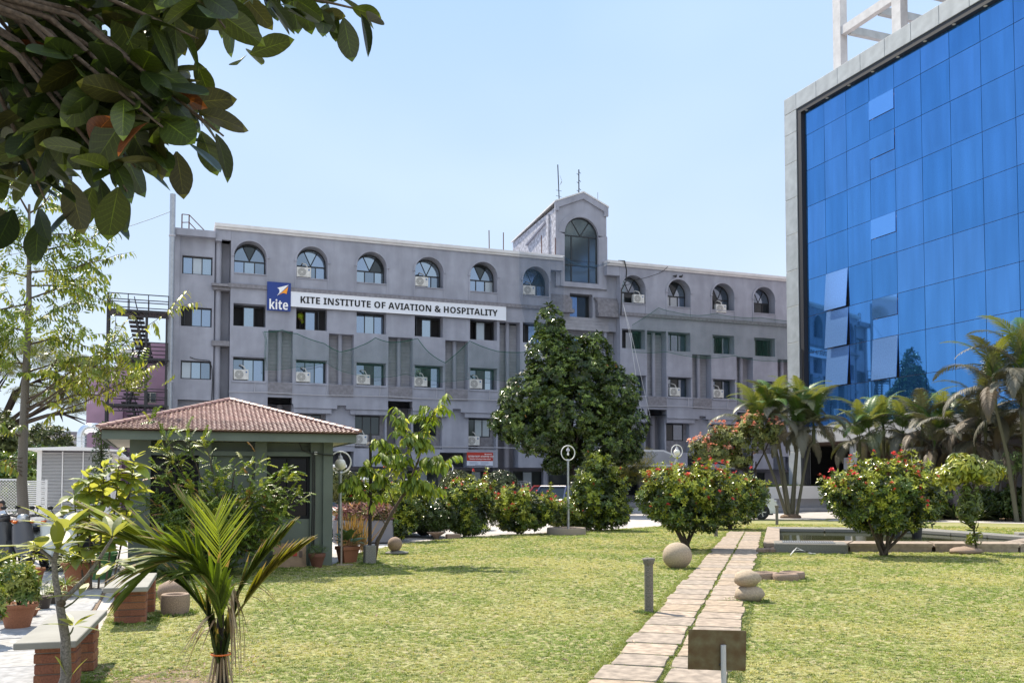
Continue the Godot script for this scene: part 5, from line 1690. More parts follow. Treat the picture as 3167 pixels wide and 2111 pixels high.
func far_left() -> void:
	var o := Vector3(-2.5, 0, -33)
	var h := thing("louvred_house", "white plant house with louvred front and a thin flat roof", "outbuilding", o)
	var mb := func() -> MB: return MB.new().at(-o)
	var zf := -29.96
	part(h, "plinth", (mb.call() as MB).box(Vector3(-3.5, 0, -36), Vector3(-1.52, 0.57, zf + 0.03)), mat.plaster)
	part(h, "wall", (mb.call() as MB).box(Vector3(-3.47, 0.57, -36), Vector3(-3.345, 2.56, zf)), mat.white)
	part(h, "wall", (mb.call() as MB).box(Vector3(-1.71, 0.57, -36), Vector3(-1.55, 2.56, zf)), mat.white)
	part(h, "wall", (mb.call() as MB).box(Vector3(-3.344, 0.57, -36), Vector3(-1.711, 2.56, -35.8)), mat.white)
	part(h, "dark_gap_fill", (mb.call() as MB).box(Vector3(-3.343, 0.575, -31), Vector3(-1.712, 2.55, -30.1)), mat.wall_dark)  # block darkened in colour to deepen the shade between slats
	for b: Array in [[-3.344, -2.815], [-2.785, -2.265], [-2.235, -1.711]]:
		var s := mb.call() as MB
		for i in 44:
			var y := 0.69 + i * 0.0418
			s.cbox(Vector3((b[0] + b[1]) / 2, y, zf - 0.03), Vector3(b[1] - b[0], 0.006, 0.05), Basis(Vector3.RIGHT, 0.42))
		part(h, "louvre_slats", s, mat.white).set_meta("kind", "stuff")
	for x: float in [-2.8, -2.25]:
		part(h, "mullion", (mb.call() as MB).box(Vector3(x - 0.014, 0.57, zf - 0.05), Vector3(x + 0.014, 2.54, zf + 0.01)), mat.white)
	part(h, "sill_rail", (mb.call() as MB).box(Vector3(-3.344, 0.57, zf - 0.06), Vector3(-1.711, 0.66, zf + 0.012)), mat.white)
	part(h, "roof", (mb.call() as MB).prism(PackedVector2Array([Vector2(-3.68, 2.56), Vector2(-1.3, 2.56), Vector2(-1.3, 2.6), Vector2(-2.5, 2.68), Vector2(-3.68, 2.62)]), -36.3, zf + 0.3), mat.white)
	part(h, "side_roof", (mb.call() as MB).quad_prism(Vector3(-1.55, 2.55, zf - 0.6), Vector3(-0.75, 2.32, zf - 0.6), Vector3(-0.75, 2.32, -36), Vector3(-1.55, 2.55, -36), 0.05), mat.white)
	part(h, "side_panel", (mb.call() as MB).box(Vector3(-1.54, 0.3, zf - 3.0), Vector3(-1.5, 2.4, zf - 0.7)), mat.white)
	var dz := -31.9
	var d := thing("exhaust_duct", "shiny metal exhaust duct bending over the louvred house roof", "duct", Vector3(-2.45, 2.6, dz))
	var pts := [Vector3(0, 0, 0), Vector3(0, 0.45, 0)]
	for i in 7:
		var a := PI / 2 * i / 6.0
		pts.append(Vector3(0.26 - cos(a) * 0.26, 0.5 + sin(a) * 0.26, 0))
	pts.append(Vector3(0.4, 0.76, -0.05))
	for i in 5:
		var a := PI / 3 * i / 4.0
		pts.append(Vector3(0.4 + sin(a) * 0.3, 0.76 - 0.3 + cos(a) * 0.3, -0.05))
	part(d, "tube", MB.new().tube(pts, 0.145, 18), paint("duct", 0.7, 0.72, 0.75, 0.22, 0.9))
	for y: float in [0.3, 0.42]:
		part(d, "seam_band", MB.new().lathe([Vector2(0.147, y), Vector2(0.155, y + 0.01), Vector2(0.147, y + 0.02)], 18), mat.steel)
	var f := thing("wire_fence", "white chain-link fence at the left picture edge", "fence", Vector3(-3.9, 0, -27.1))
	for x: float in [-1.6, -0.4, 0.42]:
		part(f, "post", MB.new().box(Vector3(x - 0.03, 0, -0.03), Vector3(x + 0.03, 1.74, 0.03)), mat.white)
	for y: float in [0.05, 0.9, 1.7]:
		part(f, "rail", MB.new().box(Vector3(-3, y - 0.02, -0.015), Vector3(0.39, y + 0.02, 0.015)), mat.white)
	var w := MB.new()
	for i in 70:
		var x := -4.6 + i * 0.075
		for s: float in [-1.0, 1.0]:
			var a := Vector3(x, 0.07, 0.02)
			var b := Vector3(x + s * 1.6, 1.68, 0.02)
			if s < 0:
				a.x += 1.6
				b.x += 1.6
			if minf(a.x, b.x) > -3.0 - 1.6 and maxf(a.x, b.x) < 0.4 + 1.6:
				var t0 := 0.0
				var t1 := 1.0
				for lim: float in [-3.0, 0.38]:
					var t := (lim - a.x) / (b.x - a.x)
					var inside_low := a.x > -3.0 and a.x < 0.38
					if t > 0 and t < 1:
						if (lim == 0.38) == (s > 0):
							t1 = minf(t1, t)
						else:
							t0 = maxf(t0, t)
				if t1 > t0 and lerpf(a.x, b.x, (t0 + t1) / 2) > -3.0 and lerpf(a.x, b.x, (t0 + t1) / 2) < 0.38:
					w.rod(a.lerp(b, t0), a.lerp(b, t1), 0.006, 4)
	part(f, "wire_mesh", w, mat.white).set_meta("kind", "stuff")
	var gt := thing("white_gate", "white slatted gate panel between the wire fence and louvred house", "gate", Vector3(-3.28, 0, -27.6), 0.35)
	part(gt, "frame_post", MB.new().box(Vector3(-0.25, 0, -0.03), Vector3(-0.2, 1.7, 0.03)), mat.white)
	part(gt, "frame_post", MB.new().box(Vector3(0.3, 0, -0.03), Vector3(0.35, 1.7, 0.03)), mat.white)
	var gs := MB.new()
	for i in 30:
		gs.box(Vector3(-0.199, 0.1 + i * 0.053, -0.01), Vector3(0.299, 0.136 + i * 0.053, 0.01))
	part(gt, "slats", gs, mat.white).set_meta("kind", "stuff")
	var so := Vector3(-1.5, 0, -56)
	var st := thing("steel_stair", "black steel fire stair tower beside the grey building", "stair tower", so)
	var sm := func() -> MB: return MB.new().at(-so)
	for x: float in [-3.1, -1.08, 0.0]:
		for z: float in [-56.0, -57.6]:
			part(st, "post", (sm.call() as MB).box(Vector3(x - 0.06, 0, z - 0.06), Vector3(x + 0.06, 12.25 if x < -3 else 11.4, z + 0.06)), mat.iron)
	for y: float in [11.4, 8.7, 6.05, 3.35]:
		var dx := -3.15 if y != 8.7 else -2.75
		part(st, "deck", (sm.call() as MB).box(Vector3(dx, y - 0.12, -57.7), Vector3(0.1, y, -55.9)), mat.iron)
		var tr := sm.call() as MB
		tr.box(Vector3(dx, y - 0.42, -55.95), Vector3(0.1, y - 0.36, -55.9))
		for i in 12:
			var xa := lerpf(dx, 0.1, i / 12.0)
			tr.rod(Vector3(xa, y - 0.4 if i % 2 else y - 0.1, -55.92), Vector3(xa + 0.26, y - 0.1 if i % 2 else y - 0.4, -55.92), 0.025, 4)
		part(st, "truss", tr, mat.iron)
		for z: float in [-55.95, -57.65]:
			var rl := sm.call() as MB
			for yy: float in [0.42, 0.88]:
				rl.box(Vector3(dx, y + yy - 0.025, z - 0.025), Vector3(0.1, y + yy + 0.025, z + 0.025))
			for i in 4:
				rl.box(Vector3(lerpf(dx, 0.05, i / 3.0), y, z - 0.025), Vector3(lerpf(dx, 0.05, i / 3.0) + 0.05, y + 0.86, z + 0.025))
			part(st, "railing", rl, mat.iron)
	for fl in 4:
		var yt: float = [11.4, 8.7, 6.05, 3.35][fl]
		var yb: float = [8.7, 6.05, 3.35, 0.6][fl]
		var xa := -1.75 if fl % 2 == 0 else -1.35
		var xb := -1.1 if fl % 2 == 0 else -1.95
		var fg := sm.call() as MB
		for s: float in [-56.2, -57.0]:
			fg.rod(Vector3(xa, yt, s), Vector3(xb, yb, s), 0.07, 4)
			fg.rod(Vector3(xa, yt + 0.8, s), Vector3(xb, yb + 0.8, s), 0.025, 4)
		var fp := part(st, "flight", fg, mat.iron)
		var td := MB.new().box(Vector3(-0.42, -0.03, -0.4), Vector3(0.42, 0.03, 0.4)).mesh()
		for i in 11:
			var t := (i + 0.5) / 11.0
			var p := part(fp, "tread", td, mat.iron)
			p.position = Vector3(lerpf(xa, xb, t), lerpf(yt, yb, t), -56.6) - so
	var po := Vector3(-2, 0, -62)
	var pk := thing("pink_house", "pale pink house behind the black fire stair", "house", po)
	part(pk, "wall", MB.new().box(Vector3(-2.35, 0, -2), Vector3(2.2, 8.7, 1)), mat.pink)
	part(pk, "wall", MB.new().box(Vector3(0.6, 8.7, -2), Vector3(2.2, 10.4, 0.4)), mat.pink)
	part(pk, "balcony_wall", MB.new().box(Vector3(-2.4, 0, 1.01), Vector3(-0.4, 6.35, 1.8)), mat.pink)
	var ra := MB.new()
	for i in 12:
		ra.rod(Vector3(-2.35 + i * 0.1, 6.35, 1.7), Vector3(-2.35 + i * 0.1, 7.0, 1.7), 0.012, 4)
	ra.rod(Vector3(-2.4, 7.0, 1.7), Vector3(-1.2, 7.0, 1.7), 0.02, 4)
	part(pk, "balcony_rail", ra, mat.white)
	for w2: Array in [[0.75, 6.55, 0.7, 0.65], [0.6, 8.95, 0.35, 0.3], [1.3, 8.95, 0.3, 0.3]]:
		var win := part(pk, "window", MB.new().box(Vector3(w2[0], w2[1], 1.0), Vector3(w2[0] + w2[2], w2[1] + w2[3], 1.06)), mat.soffit)
		for i in 2:
			part(win, "pane", MB.new().box(Vector3(w2[0] + 0.04 + i * w2[2] / 2, w2[1] + 0.04, 1.05), Vector3(w2[0] + w2[2] / 2 - 0.02 + i * w2[2] / 2, w2[1] + w2[3] - 0.04, 1.07)), mat.pane_dark)
	part(pk, "water_tank", MB.new().lathe([Vector2(0.6, 8.7), Vector2(0.6, 9.7), Vector2(0.5, 9.9), Vector2(0, 10.0)], 18, Vector3(-0.3, 0, 0)), mat.white)
	var gb := thing("low_grey_building", "low pale grey building far off behind the left trees", "building", Vector3(-7.5, 0, -84))
	part(gb, "wall", MB.new().box(Vector3(-6, 0, -3), Vector3(4, 5.6, 0)), mat.plaster)
	part(gb, "roof_slab", MB.new().box(Vector3(-6.3, 5.6, -3.3), Vector3(4.3, 5.85, 0.3)), mat.wall_dark)
	for i in 4:
		part(gb, "window", MB.new().box(Vector3(-4.5 + i * 2.1, 3.2, 0), Vector3(-3.4 + i * 2.1, 4.4, 0.05)), mat.pane_dark)
	var pw := thing("planter_wall", "long white planter wall with grass on top before the glass building", "planter wall", Vector3(33, 0, -44.5))
	part(pw, "upper_band", MB.new().box(Vector3(-4.3, 0.72, -0.35), Vector3(0.55, 1.4, 0.35)), mat.white)
	part(pw, "upper_band", MB.new().box(Vector3(0.56, 0.72, -0.35), Vector3(6.2, 1.45, 0.45)), mat.white)
	part(pw, "lower_band", MB.new().box(Vector3(-4.2, 0.0, -0.3), Vector3(6.2, 0.719, 0.22)), mat.plaster)
	part(pw, "step", MB.new().box(Vector3(-4.3, 0.0, 0.221), Vector3(6.2, 0.2, 0.9)), mat.plaster)
	part(pw, "earth", MB.new().box(Vector3(-4.2, 1.3, -3.0), Vector3(6.1, 1.38, -0.36)), mat.soil)
func leaf_mesh(w: float, segs := 3, fold := 0.25, droop := 0.15, tip := 1.0) -> ArrayMesh:
	var m := MB.new()
	_leaf(m, Transform3D(), w, segs, fold, droop, tip)
	return m.mesh()
func _leaf(m: MB, xf: Transform3D, w: float, segs: int, fold: float, droop: float, tip := 1.0) -> void:
	var keep := m.xf
	m.xf = keep * xf
	var rows := []
	for i in segs + 1:
		var t := float(i) / segs
		var hw := w * 0.5 * pow(sin(PI * clampf(pow(t, 0.85 * tip) * 0.97 + 0.015, 0, 1)), 0.8)
		if i == segs:
			hw = 0.004
		if i == 0:
			hw = w * 0.04
		rows.append([Vector3(-hw, fold * hw - droop * t * t, t), Vector3(0, -droop * t * t, t), Vector3(hw, fold * hw - droop * t * t, t), t])
	var nl := Vector3(fold, 1, 0).normalized()
	var nr := Vector3(-fold, 1, 0).normalized()
	for i in segs:
		var a: Array = rows[i]
		var b: Array = rows[i + 1]
		var tl := Vector3(0, droop * 2.0 * a[3], 0)
		var i0 := m.vert(a[0], nl + Vector3(0, 0, tl.y), Vector2(a[3], 0))
		m.vert(a[1], nl + Vector3(0, 0, tl.y), Vector2(a[3], 0.5))
		m.vert(b[1], nl + Vector3(0, 0, tl.y), Vector2(b[3], 0.5))
		m.vert(b[0], nl + Vector3(0, 0, tl.y), Vector2(b[3], 0))
		m.face(i0, i0 + 2, i0 + 1)
		m.face(i0, i0 + 3, i0 + 2)
		var j0 := m.vert(a[1], nr + Vector3(0, 0, tl.y), Vector2(a[3], 0.5))
		m.vert(a[2], nr + Vector3(0, 0, tl.y), Vector2(a[3], 1))
		m.vert(b[2], nr + Vector3(0, 0, tl.y), Vector2(b[3], 1))
		m.vert(b[1], nr + Vector3(0, 0, tl.y), Vector2(b[3], 0.5))
		m.face(j0, j0 + 2, j0 + 1)
		m.face(j0, j0 + 3, j0 + 2)
	m.xf = keep
func aim(p: Vector3, dir: Vector3, up: Vector3, s: float) -> Transform3D:
	var z := dir.normalized()
	var x := up.cross(z)
	if x.length_squared() < 1e-6:
		x = Vector3.RIGHT.cross(z)
	x = x.normalized()
	return Transform3D(Basis(x, z.cross(x), z).scaled(Vector3.ONE * s), p)
func rosette(n: int, w: float, tilt: float, segs := 2, fold := 0.3, droop := 0.2, sd := 1) -> ArrayMesh:
	var m := MB.new()
	var r := RandomNumberGenerator.new()
	r.seed = sd
	for i in n:
		var a := TAU * i / n + r.randf_range(-0.35, 0.35)
		var e := tilt + r.randf_range(-0.35, 0.35)
		var d := Vector3(cos(a) * cos(e), sin(e), sin(a) * cos(e))
		_leaf(m, aim(d * 0.06, d, Vector3.UP, r.randf_range(0.7, 1.05)), w, segs, fold, droop)
	return m.mesh()
func twig(n: int, w: float, leaf: float, spread := 0.9, sag := 0.5, sd := 1) -> ArrayMesh:
	var m := MB.new()
	var r := RandomNumberGenerator.new()
	r.seed = sd
	for i in n:
		var t := (i + 0.5) / n
		var p := Vector3(0, -0.22 * t * t, t)
		for s: float in [-1.0, 1.0]:
			if r.randf() < 0.1:
				continue
			var d := Vector3(s * spread, -sag * t - 0.15 + r.randf_range(-0.15, 0.15), 0.6)
			_leaf(m, aim(p, d, Vector3.UP, leaf * r.randf_range(0.75, 1.1) * (1.0 - 0.25 * absf(t - 0.45))), w, 2, 0.25, 0.2)
	return m.mesh()
func rand_dir() -> Vector3:
	var z := rng.randf_range(-1, 1)
	var a := rng.randf_range(0, TAU)
	var r := sqrt(1 - z * z)
	return Vector3(r * cos(a), z, r * sin(a))
func crown(n: int, lobes: Array, inner := 0.55, gap := 0.0, sd := 1) -> Array:
	var out := []
	var nz := FastNoiseLite.new()
	nz.seed = sd
	nz.frequency = 0.55
	var total := 0.0
	for l: Array in lobes:
		var rr: Vector3 = l[1]
		total += pow(rr.x * rr.y * rr.z, 0.72)
	var tries := 0
	while out.size() < n and tries < n * 12:
		tries += 1
		var pick := rng.randf() * total
		var l: Array = lobes[0]
		for q: Array in lobes:
			var rr: Vector3 = q[1]
			pick -= pow(rr.x * rr.y * rr.z, 0.72)
			if pick <= 0:
				l = q
				break
		var d := rand_dir()
		var k := lerpf(inner, 1.06, pow(rng.randf(), 0.6))
		var p: Vector3 = l[0] + d * l[1] * k
		var buried := false
		for q: Array in lobes:
			if q != l and ((p - q[0]) / q[1]).length() < inner * 0.95:
				buried = true
				break
		if buried and rng.randf() < 0.8:
			continue
		if gap > 0 and nz.get_noise_3dv(p * 2.2) < gap - 0.55 + 0.25 * rng.randf():
			continue
		out.append([p, (d / l[1]).normalized()])
	return out
func foliage(parent: Node, called: String, pts: Array, mesh: Mesh, m: Material, smin: float, smax: float, cols: Array, upward := 0.5, new_top := 0.0, hi := 1.0) -> MultiMeshInstance3D:
	var xfs := []
	var cc := PackedColorArray()
	var tn := FastNoiseLite.new()
	tn.frequency = 0.9
	for e: Array in pts:
		var ax: Vector3 = (e[1] + Vector3.UP * upward + rand_dir() * 0.5).normalized()
		var side := ax.cross(rand_dir()).normalized()
		var s := rng.randf_range(smin, smax)
		xfs.append(Transform3D(Basis(side, ax, side.cross(ax)).scaled(Vector3.ONE * s), e[0]))
		var c: Color = cols[rng.randi() % cols.size()]
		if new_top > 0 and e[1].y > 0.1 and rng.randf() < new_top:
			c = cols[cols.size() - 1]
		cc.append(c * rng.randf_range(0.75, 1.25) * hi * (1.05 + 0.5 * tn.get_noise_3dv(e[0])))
	return stuff(parent, called, mesh, m, xfs, cc)
func g(r: float, gg: float, b: float) -> Color:
	return Color(r, gg, b)
func stems(parent: Node, called: String, from: Vector3, tos: Array, r0: float, m: Material, bend := 0.25, forks := 2) -> void:
	for t: Vector3 in tos:
		var pts := [from]
		var mid := from.lerp(t, 0.5) + Vector3(rng.randf_range(-bend, bend), absf(bend) * 0.4, rng.randf_range(-bend, bend)) * from.distance_to(t) * 0.4
		pts.append(from.lerp(mid, 0.55))
		pts.append(mid)
		pts.append(mid.lerp(t, 0.55))
		pts.append(t)
		var b := MB.new().tube(pts, [r0, r0 * 0.8, r0 * 0.6, r0 * 0.4, r0 * 0.15], 7)
		for k in forks:
			var s: Vector3 = pts[2].lerp(pts[3], rng.randf())
			var e := s + (t - s) * 0.7 + rand_dir() * from.distance_to(t) * 0.22
			b.tube([s, s.lerp(e, 0.5) + Vector3(0, 0.03, 0), e], [r0 * 0.4, r0 * 0.28, r0 * 0.08], 5)
		part(parent, called, b, m)
func flower_heads(parent: Node, pts: Array, size: float, cols: Array, called := "flowers") -> void:
	var key := "head"
	if not leaf_meshes.has(key):
		var m := MB.new()
		var r := RandomNumberGenerator.new()
		r.seed = 5
		for i in 14:
			var a := r.randf() * TAU
			var e := r.randf_range(0.1, 1.5)
			var d := Vector3(cos(a) * cos(e), sin(e) * 0.8, sin(a) * cos(e))
			_leaf(m, aim(d * 0.35, d + Vector3(0, -0.2, 0), d, 0.55), 0.75, 2, 0.1, 0.2)
		leaf_meshes[key] = m.mesh()
	var xfs := []
	var cc := PackedColorArray()
	for e: Array in pts:
		var s := size * rng.randf_range(0.6, 1.25)
		xfs.append(Transform3D(Basis.from_euler(Vector3(rng.randf_range(-0.5, 0.5), rng.randf() * TAU, rng.randf_range(-0.5, 0.5))).scaled(Vector3.ONE * s), e[0] + (e[1] + Vector3.UP * 0.7) * size * rng.randf_range(0.5, 1.3)))
		cc.append(cols[rng.randi() % cols.size()] * rng.randf_range(0.8, 1.15))
	stuff(parent, called, leaf_meshes[key], mat.petal, xfs, cc)
func top_points(pts: Array, n: int, ymin: float, facing := Vector3(-0.35, 0.2, 0.95)) -> Array:
	var out := []
	var tries := 0
	var nz := FastNoiseLite.new()
	nz.frequency = 1.0
	while out.size() < n and tries < 20000:
		tries += 1
		var e: Array = pts[rng.randi() % pts.size()]
		if nz.get_noise_3dv(e[0] * 2.6) > -0.02 and e[0].y > ymin and (e[1].y > 0.35 or (e[1].dot(facing) > 0.5 and rng.randf() < 0.25)):
			out.append(e)
	return out
func big_tree() -> void:
	var t := thing("broad_tree", "dense dark evergreen tree with a pointed crown before the grey building", "tree", Vector3(19.8, 0, -43.85), -0.36)
	var lobes := [
		[Vector3(-1.05, 9.7, 0), Vector3(0.75, 1.2, 0.8)], [Vector3(-0.95, 8.3, 0), Vector3(1.35, 1.3, 1.4)], [Vector3(1.15, 8.2, 0.1), Vector3(0.95, 1.2, 0.95)], [Vector3(0.2, 8.2, 0.1), Vector3(1.1, 1.0, 1.1)],
		[Vector3(0.2, 7.2, 0), Vector3(2.5, 1.2, 2.1)], [Vector3(-1.9, 6.0, 0.2), Vector3(1.8, 1.3, 1.8)], [Vector3(2.1, 6.2, 0), Vector3(1.5, 1.4, 1.7)],
		[Vector3(0, 5.3, 0.8), Vector3(2.3, 1.5, 2.0)], [Vector3(-2.5, 4.7, 0), Vector3(1.7, 1.0, 1.7)], [Vector3(2.6, 4.6, 0), Vector3(1.35, 1.35, 1.6)],
		[Vector3(-1.4, 3.9, 0.6), Vector3(1.7, 0.85, 1.5)], [Vector3(1.6, 3.7, 0.6), Vector3(1.8, 1.0, 1.6)], [Vector3(2.8, 3.4, 0), Vector3(0.9, 0.9, 1.1)], [Vector3(-0.7, 2.8, 0.3), Vector3(0.8, 0.7, 0.9)], [Vector3(1.2, 2.5, 0.4), Vector3(0.9, 0.6, 0.9)]]
	part(t, "trunk", MB.new().tube([Vector3(0, 0, 0), Vector3(0.05, 1.4, 0), Vector3(-0.1, 3.2, 0), Vector3(0.05, 5.5, 0), Vector3(-0.4, 7.8, 0)], [0.3, 0.22, 0.19, 0.13, 0.05], 12), mat.bark_dark)
	stems(t, "limb", Vector3(0, 2.3, 0), [Vector3(-2.4, 4.6, 0.3), Vector3(2.3, 4.4, 0.4), Vector3(-1.4, 6, -0.8), Vector3(1.6, 6.2, -0.5), Vector3(0.4, 4.6, 1.7), Vector3(1.0, 8.2, 0)], 0.11, mat.bark_dark)
	var ro := rosette(7, 0.42, 0.55, 2, 0.25, 0.15, 3)
	var p := crown(13000, lobes, 0.62, 0.47, 4)
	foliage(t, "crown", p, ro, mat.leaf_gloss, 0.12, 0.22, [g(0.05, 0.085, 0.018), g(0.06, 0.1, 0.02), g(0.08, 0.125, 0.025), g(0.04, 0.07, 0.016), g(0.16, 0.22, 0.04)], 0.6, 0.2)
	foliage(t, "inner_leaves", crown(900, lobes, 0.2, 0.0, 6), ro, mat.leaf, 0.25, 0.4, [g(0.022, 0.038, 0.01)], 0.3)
	var or_pts := top_points(p, 90, 2.5)
	foliage(t, "old_leaves", or_pts, leaf_mesh(0.5), mat.leaf, 0.15, 0.22, [g(0.4, 0.12, 0.03), g(0.35, 0.16, 0.03)], 0.2)
	var s := thing("feathery_tree", "yellow-tinged feathery tree peeping out right of the dark tree", "tree", Vector3(23.6, 0, -46.5))
	part(s, "trunk", MB.new().tube([Vector3(0, 0, 0), Vector3(0.2, 1.5, 0), Vector3(0.5, 2.8, 0)], [0.14, 0.1, 0.05], 8), mat.bark_dark)
	stems(s, "limb", Vector3(0.2, 1.5, 0), [Vector3(1.6, 3.0, 0.4), Vector3(-1.2, 3.2, 0.3), Vector3(0.9, 3.9, 0)], 0.06, mat.bark_dark)
	foliage(s, "crown", crown(1300, [[Vector3(0.6, 3.1, 0), Vector3(1.9, 0.9, 1.2)], [Vector3(-0.8, 2.2, 0.3), Vector3(1.6, 0.8, 1.0)], [Vector3(1.4, 2.4, 0.2), Vector3(1.2, 0.8, 1.0)]], 0.4, 0.35, 9), twig(6, 0.16, 0.35, 0.8, 0.4, 7), mat.leaf_soft, 0.3, 0.55, [g(0.09, 0.11, 0.02), g(0.14, 0.14, 0.02), g(0.22, 0.18, 0.02), g(0.05, 0.07, 0.015)], 0.2)
func shrub(called: String, label: String, at: Vector3, turn: float, lobes: Array, n: int, size: Vector2, cols: Array, trunk_top: float, trunks: int, flowers: int, group := "", head := 0.085, fcols := [], newt := 0.62, mesh_key := "ixora") -> Node3D:
	if not leaf_meshes.has("ixora"):
		leaf_meshes["ixora"] = rosette(7, 0.4, 0.5, 2, 0.3, 0.2, 11)
		leaf_meshes["small"] = rosette(8, 0.5, 0.4, 2, 0.3, 0.2, 12)
		leaf_meshes["long"] = rosette(7, 0.3, 0.35, 3, 0.3, 0.35, 13)
	var t := thing(called, label, "shrub", at, turn, group)
	var p := crown(int(n * 1.25), lobes, 0.5, 0.38, int(at.x * 7) + 3)
	for k in int(n * 0.09):
		var e: Array = p[rng.randi() % p.size()]
		if e[1].y > -0.2:
			for q in 5:
				p.append([e[0] + (e[1] + Vector3.UP * 0.6) * 0.06 * q * rng.randf_range(0.6, 1.0), e[1]])
	var tops := []
	for l: Array in lobes:
		tops.append(l[0] + Vector3(0, l[1].y * 0.3, 0))
	for k in trunks:
		var from := Vector3(0.07 * cos(k * 2.1), 0, 0.07 * sin(k * 2.1))
		var lb: Array = lobes[k % lobes.size()]
		stems(t, "stem", from, [lb[0] + rand_dir() * lb[1] * 0.5], trunk_top, mat.bark, 0.35, 3)
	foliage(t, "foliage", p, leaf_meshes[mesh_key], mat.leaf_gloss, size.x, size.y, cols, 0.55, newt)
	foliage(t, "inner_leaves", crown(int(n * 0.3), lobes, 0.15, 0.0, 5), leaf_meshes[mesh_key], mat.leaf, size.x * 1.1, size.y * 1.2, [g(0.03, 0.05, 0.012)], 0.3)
	if flowers > 0:
		var lo := 0.0
		for l: Array in lobes:
			lo += l[0].y / lobes.size()
		flower_heads(t, top_points(p, flowers, lo * 0.8), head, fcols if fcols else [g(0.72, 0.07, 0.08), g(0.62, 0.04, 0.05), g(0.8, 0.16, 0.14)])
	return t
func shrubs() -> void:
	var gr := "red-flowered shrubs round the lawn"
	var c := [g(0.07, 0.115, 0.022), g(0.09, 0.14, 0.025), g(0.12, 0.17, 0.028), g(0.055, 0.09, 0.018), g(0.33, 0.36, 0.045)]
	shrub("flowering_shrub", "big round shrub with many red flowers behind the large stone ball", Vector3(11.87, 0, -19.49), -0.36,
		[[Vector3(-0.1, 1.35, 0), Vector3(0.85, 0.62, 0.8)], [Vector3(-0.6, 1.25, 0.1), Vector3(0.6, 0.52, 0.6)], [Vector3(0.5, 1.3, 0), Vector3(0.65, 0.55, 0.65)], [Vector3(-0.1, 0.95, 0.1), Vector3(0.7, 0.5, 0.65)], [Vector3(0.75, 1.1, 0.1), Vector3(0.5, 0.4, 0.5)], [Vector3(0.35, 0.85, 0.2), Vector3(0.5, 0.4, 0.5)]],
		2600, Vector2(0.075, 0.125), c, 0.035, 9, 135, gr)
	shrub("flowering_shrub", "round red-flowered shrub farther back, close to the white car", Vector3(18.4, 0, -27.4), -0.36,
		[[Vector3(-0.2, 1.2, 0), Vector3(1.0, 0.7, 0.9)], [Vector3(0.6, 1.15, 0), Vector3(0.75, 0.6, 0.8)], [Vector3(0.1, 0.75, 0), Vector3(0.9, 0.6, 0.8)]], 1700, Vector2(0.09, 0.15), c, 0.035, 5, 45, gr)
	shrub("flowering_shrub", "wide red-flowered shrub on a stout stem in front of the pool", Vector3(14.86, 0, -16.22), -0.36,
		[[Vector3(0, 1.5, 0), Vector3(0.85, 0.6, 0.8)], [Vector3(-0.7, 1.35, 0.1), Vector3(0.62, 0.5, 0.6)], [Vector3(0.65, 1.3, 0), Vector3(0.65, 0.55, 0.65)], [Vector3(-0.35, 1.05, 0.2), Vector3(0.75, 0.45, 0.6)], [Vector3(0.35, 0.98, 0.2), Vector3(0.75, 0.42, 0.65)], [Vector3(0.0, 0.8, 0.1), Vector3(0.55, 0.3, 0.5)]],
		3000, Vector2(0.075, 0.12), c, 0.04, 8, 125, gr)
	shrub("flowering_shrub", "red-flowered shrub behind the timber post and fruit tree", Vector3(5.83, 0, -25.6), -0.36,
		[[Vector3(-0.3, 1.0, 0), Vector3(0.8, 0.55, 0.7)], [Vector3(0.5, 1.05, 0), Vector3(0.75, 0.6, 0.7)], [Vector3(0.1, 0.55, 0.1), Vector3(0.8, 0.5, 0.7)], [Vector3(-0.75, 0.5, 0.3), Vector3(0.45, 0.5, 0.5)]], 2400, Vector2(0.08, 0.13), c, 0.04, 7, 60, gr)
	shrub("flowering_shrub", "tall red-flowered shrub beneath the left clipped ball", Vector3(8.71, 0, -27.06), -0.36,
		[[Vector3(0.1, 1.15, 0), Vector3(0.72, 0.5, 0.65)], [Vector3(0.05, 0.75, 0.1), Vector3(0.75, 0.5, 0.65)], [Vector3(-0.3, 1.25, 0), Vector3(0.4, 0.35, 0.4)], [Vector3(0.1, 0.4, 0.1), Vector3(0.65, 0.35, 0.55)]], 2100, Vector2(0.08, 0.13), c, 0.035, 6, 56, gr)
	shrub("low_shrub", "low dark shrub over the stone bowl, left of the red-flowered row", Vector3(7.6, 0, -26.9), -0.36,
		[[Vector3(0, 0.5, 0), Vector3(0.55, 0.38, 0.5)], [Vector3(0.4, 0.6, 0), Vector3(0.45, 0.38, 0.45)]], 1000, Vector2(0.08, 0.12), [g(0.04, 0.07, 0.02), g(0.06, 0.09, 0.02), g(0.08, 0.12, 0.03)], 0.025, 4, 0, "", 0.1, [], 0.1)
	shrub("flowering_shrub", "spreading red-flowered shrub under the right clipped ball", Vector3(10.6, 0, -27.5), -0.36,
		[[Vector3(-0.45, 0.75, 0), Vector3(0.6, 0.5, 0.6)], [Vector3(0.4, 0.85, 0), Vector3(0.75, 0.5, 0.65)], [Vector3(0.9, 0.75, 0), Vector3(0.45, 0.4, 0.5)], [Vector3(0, 0.45, 0.1), Vector3(0.85, 0.35, 0.6)]], 2300, Vector2(0.08, 0.13), c, 0.03, 7, 60, gr)
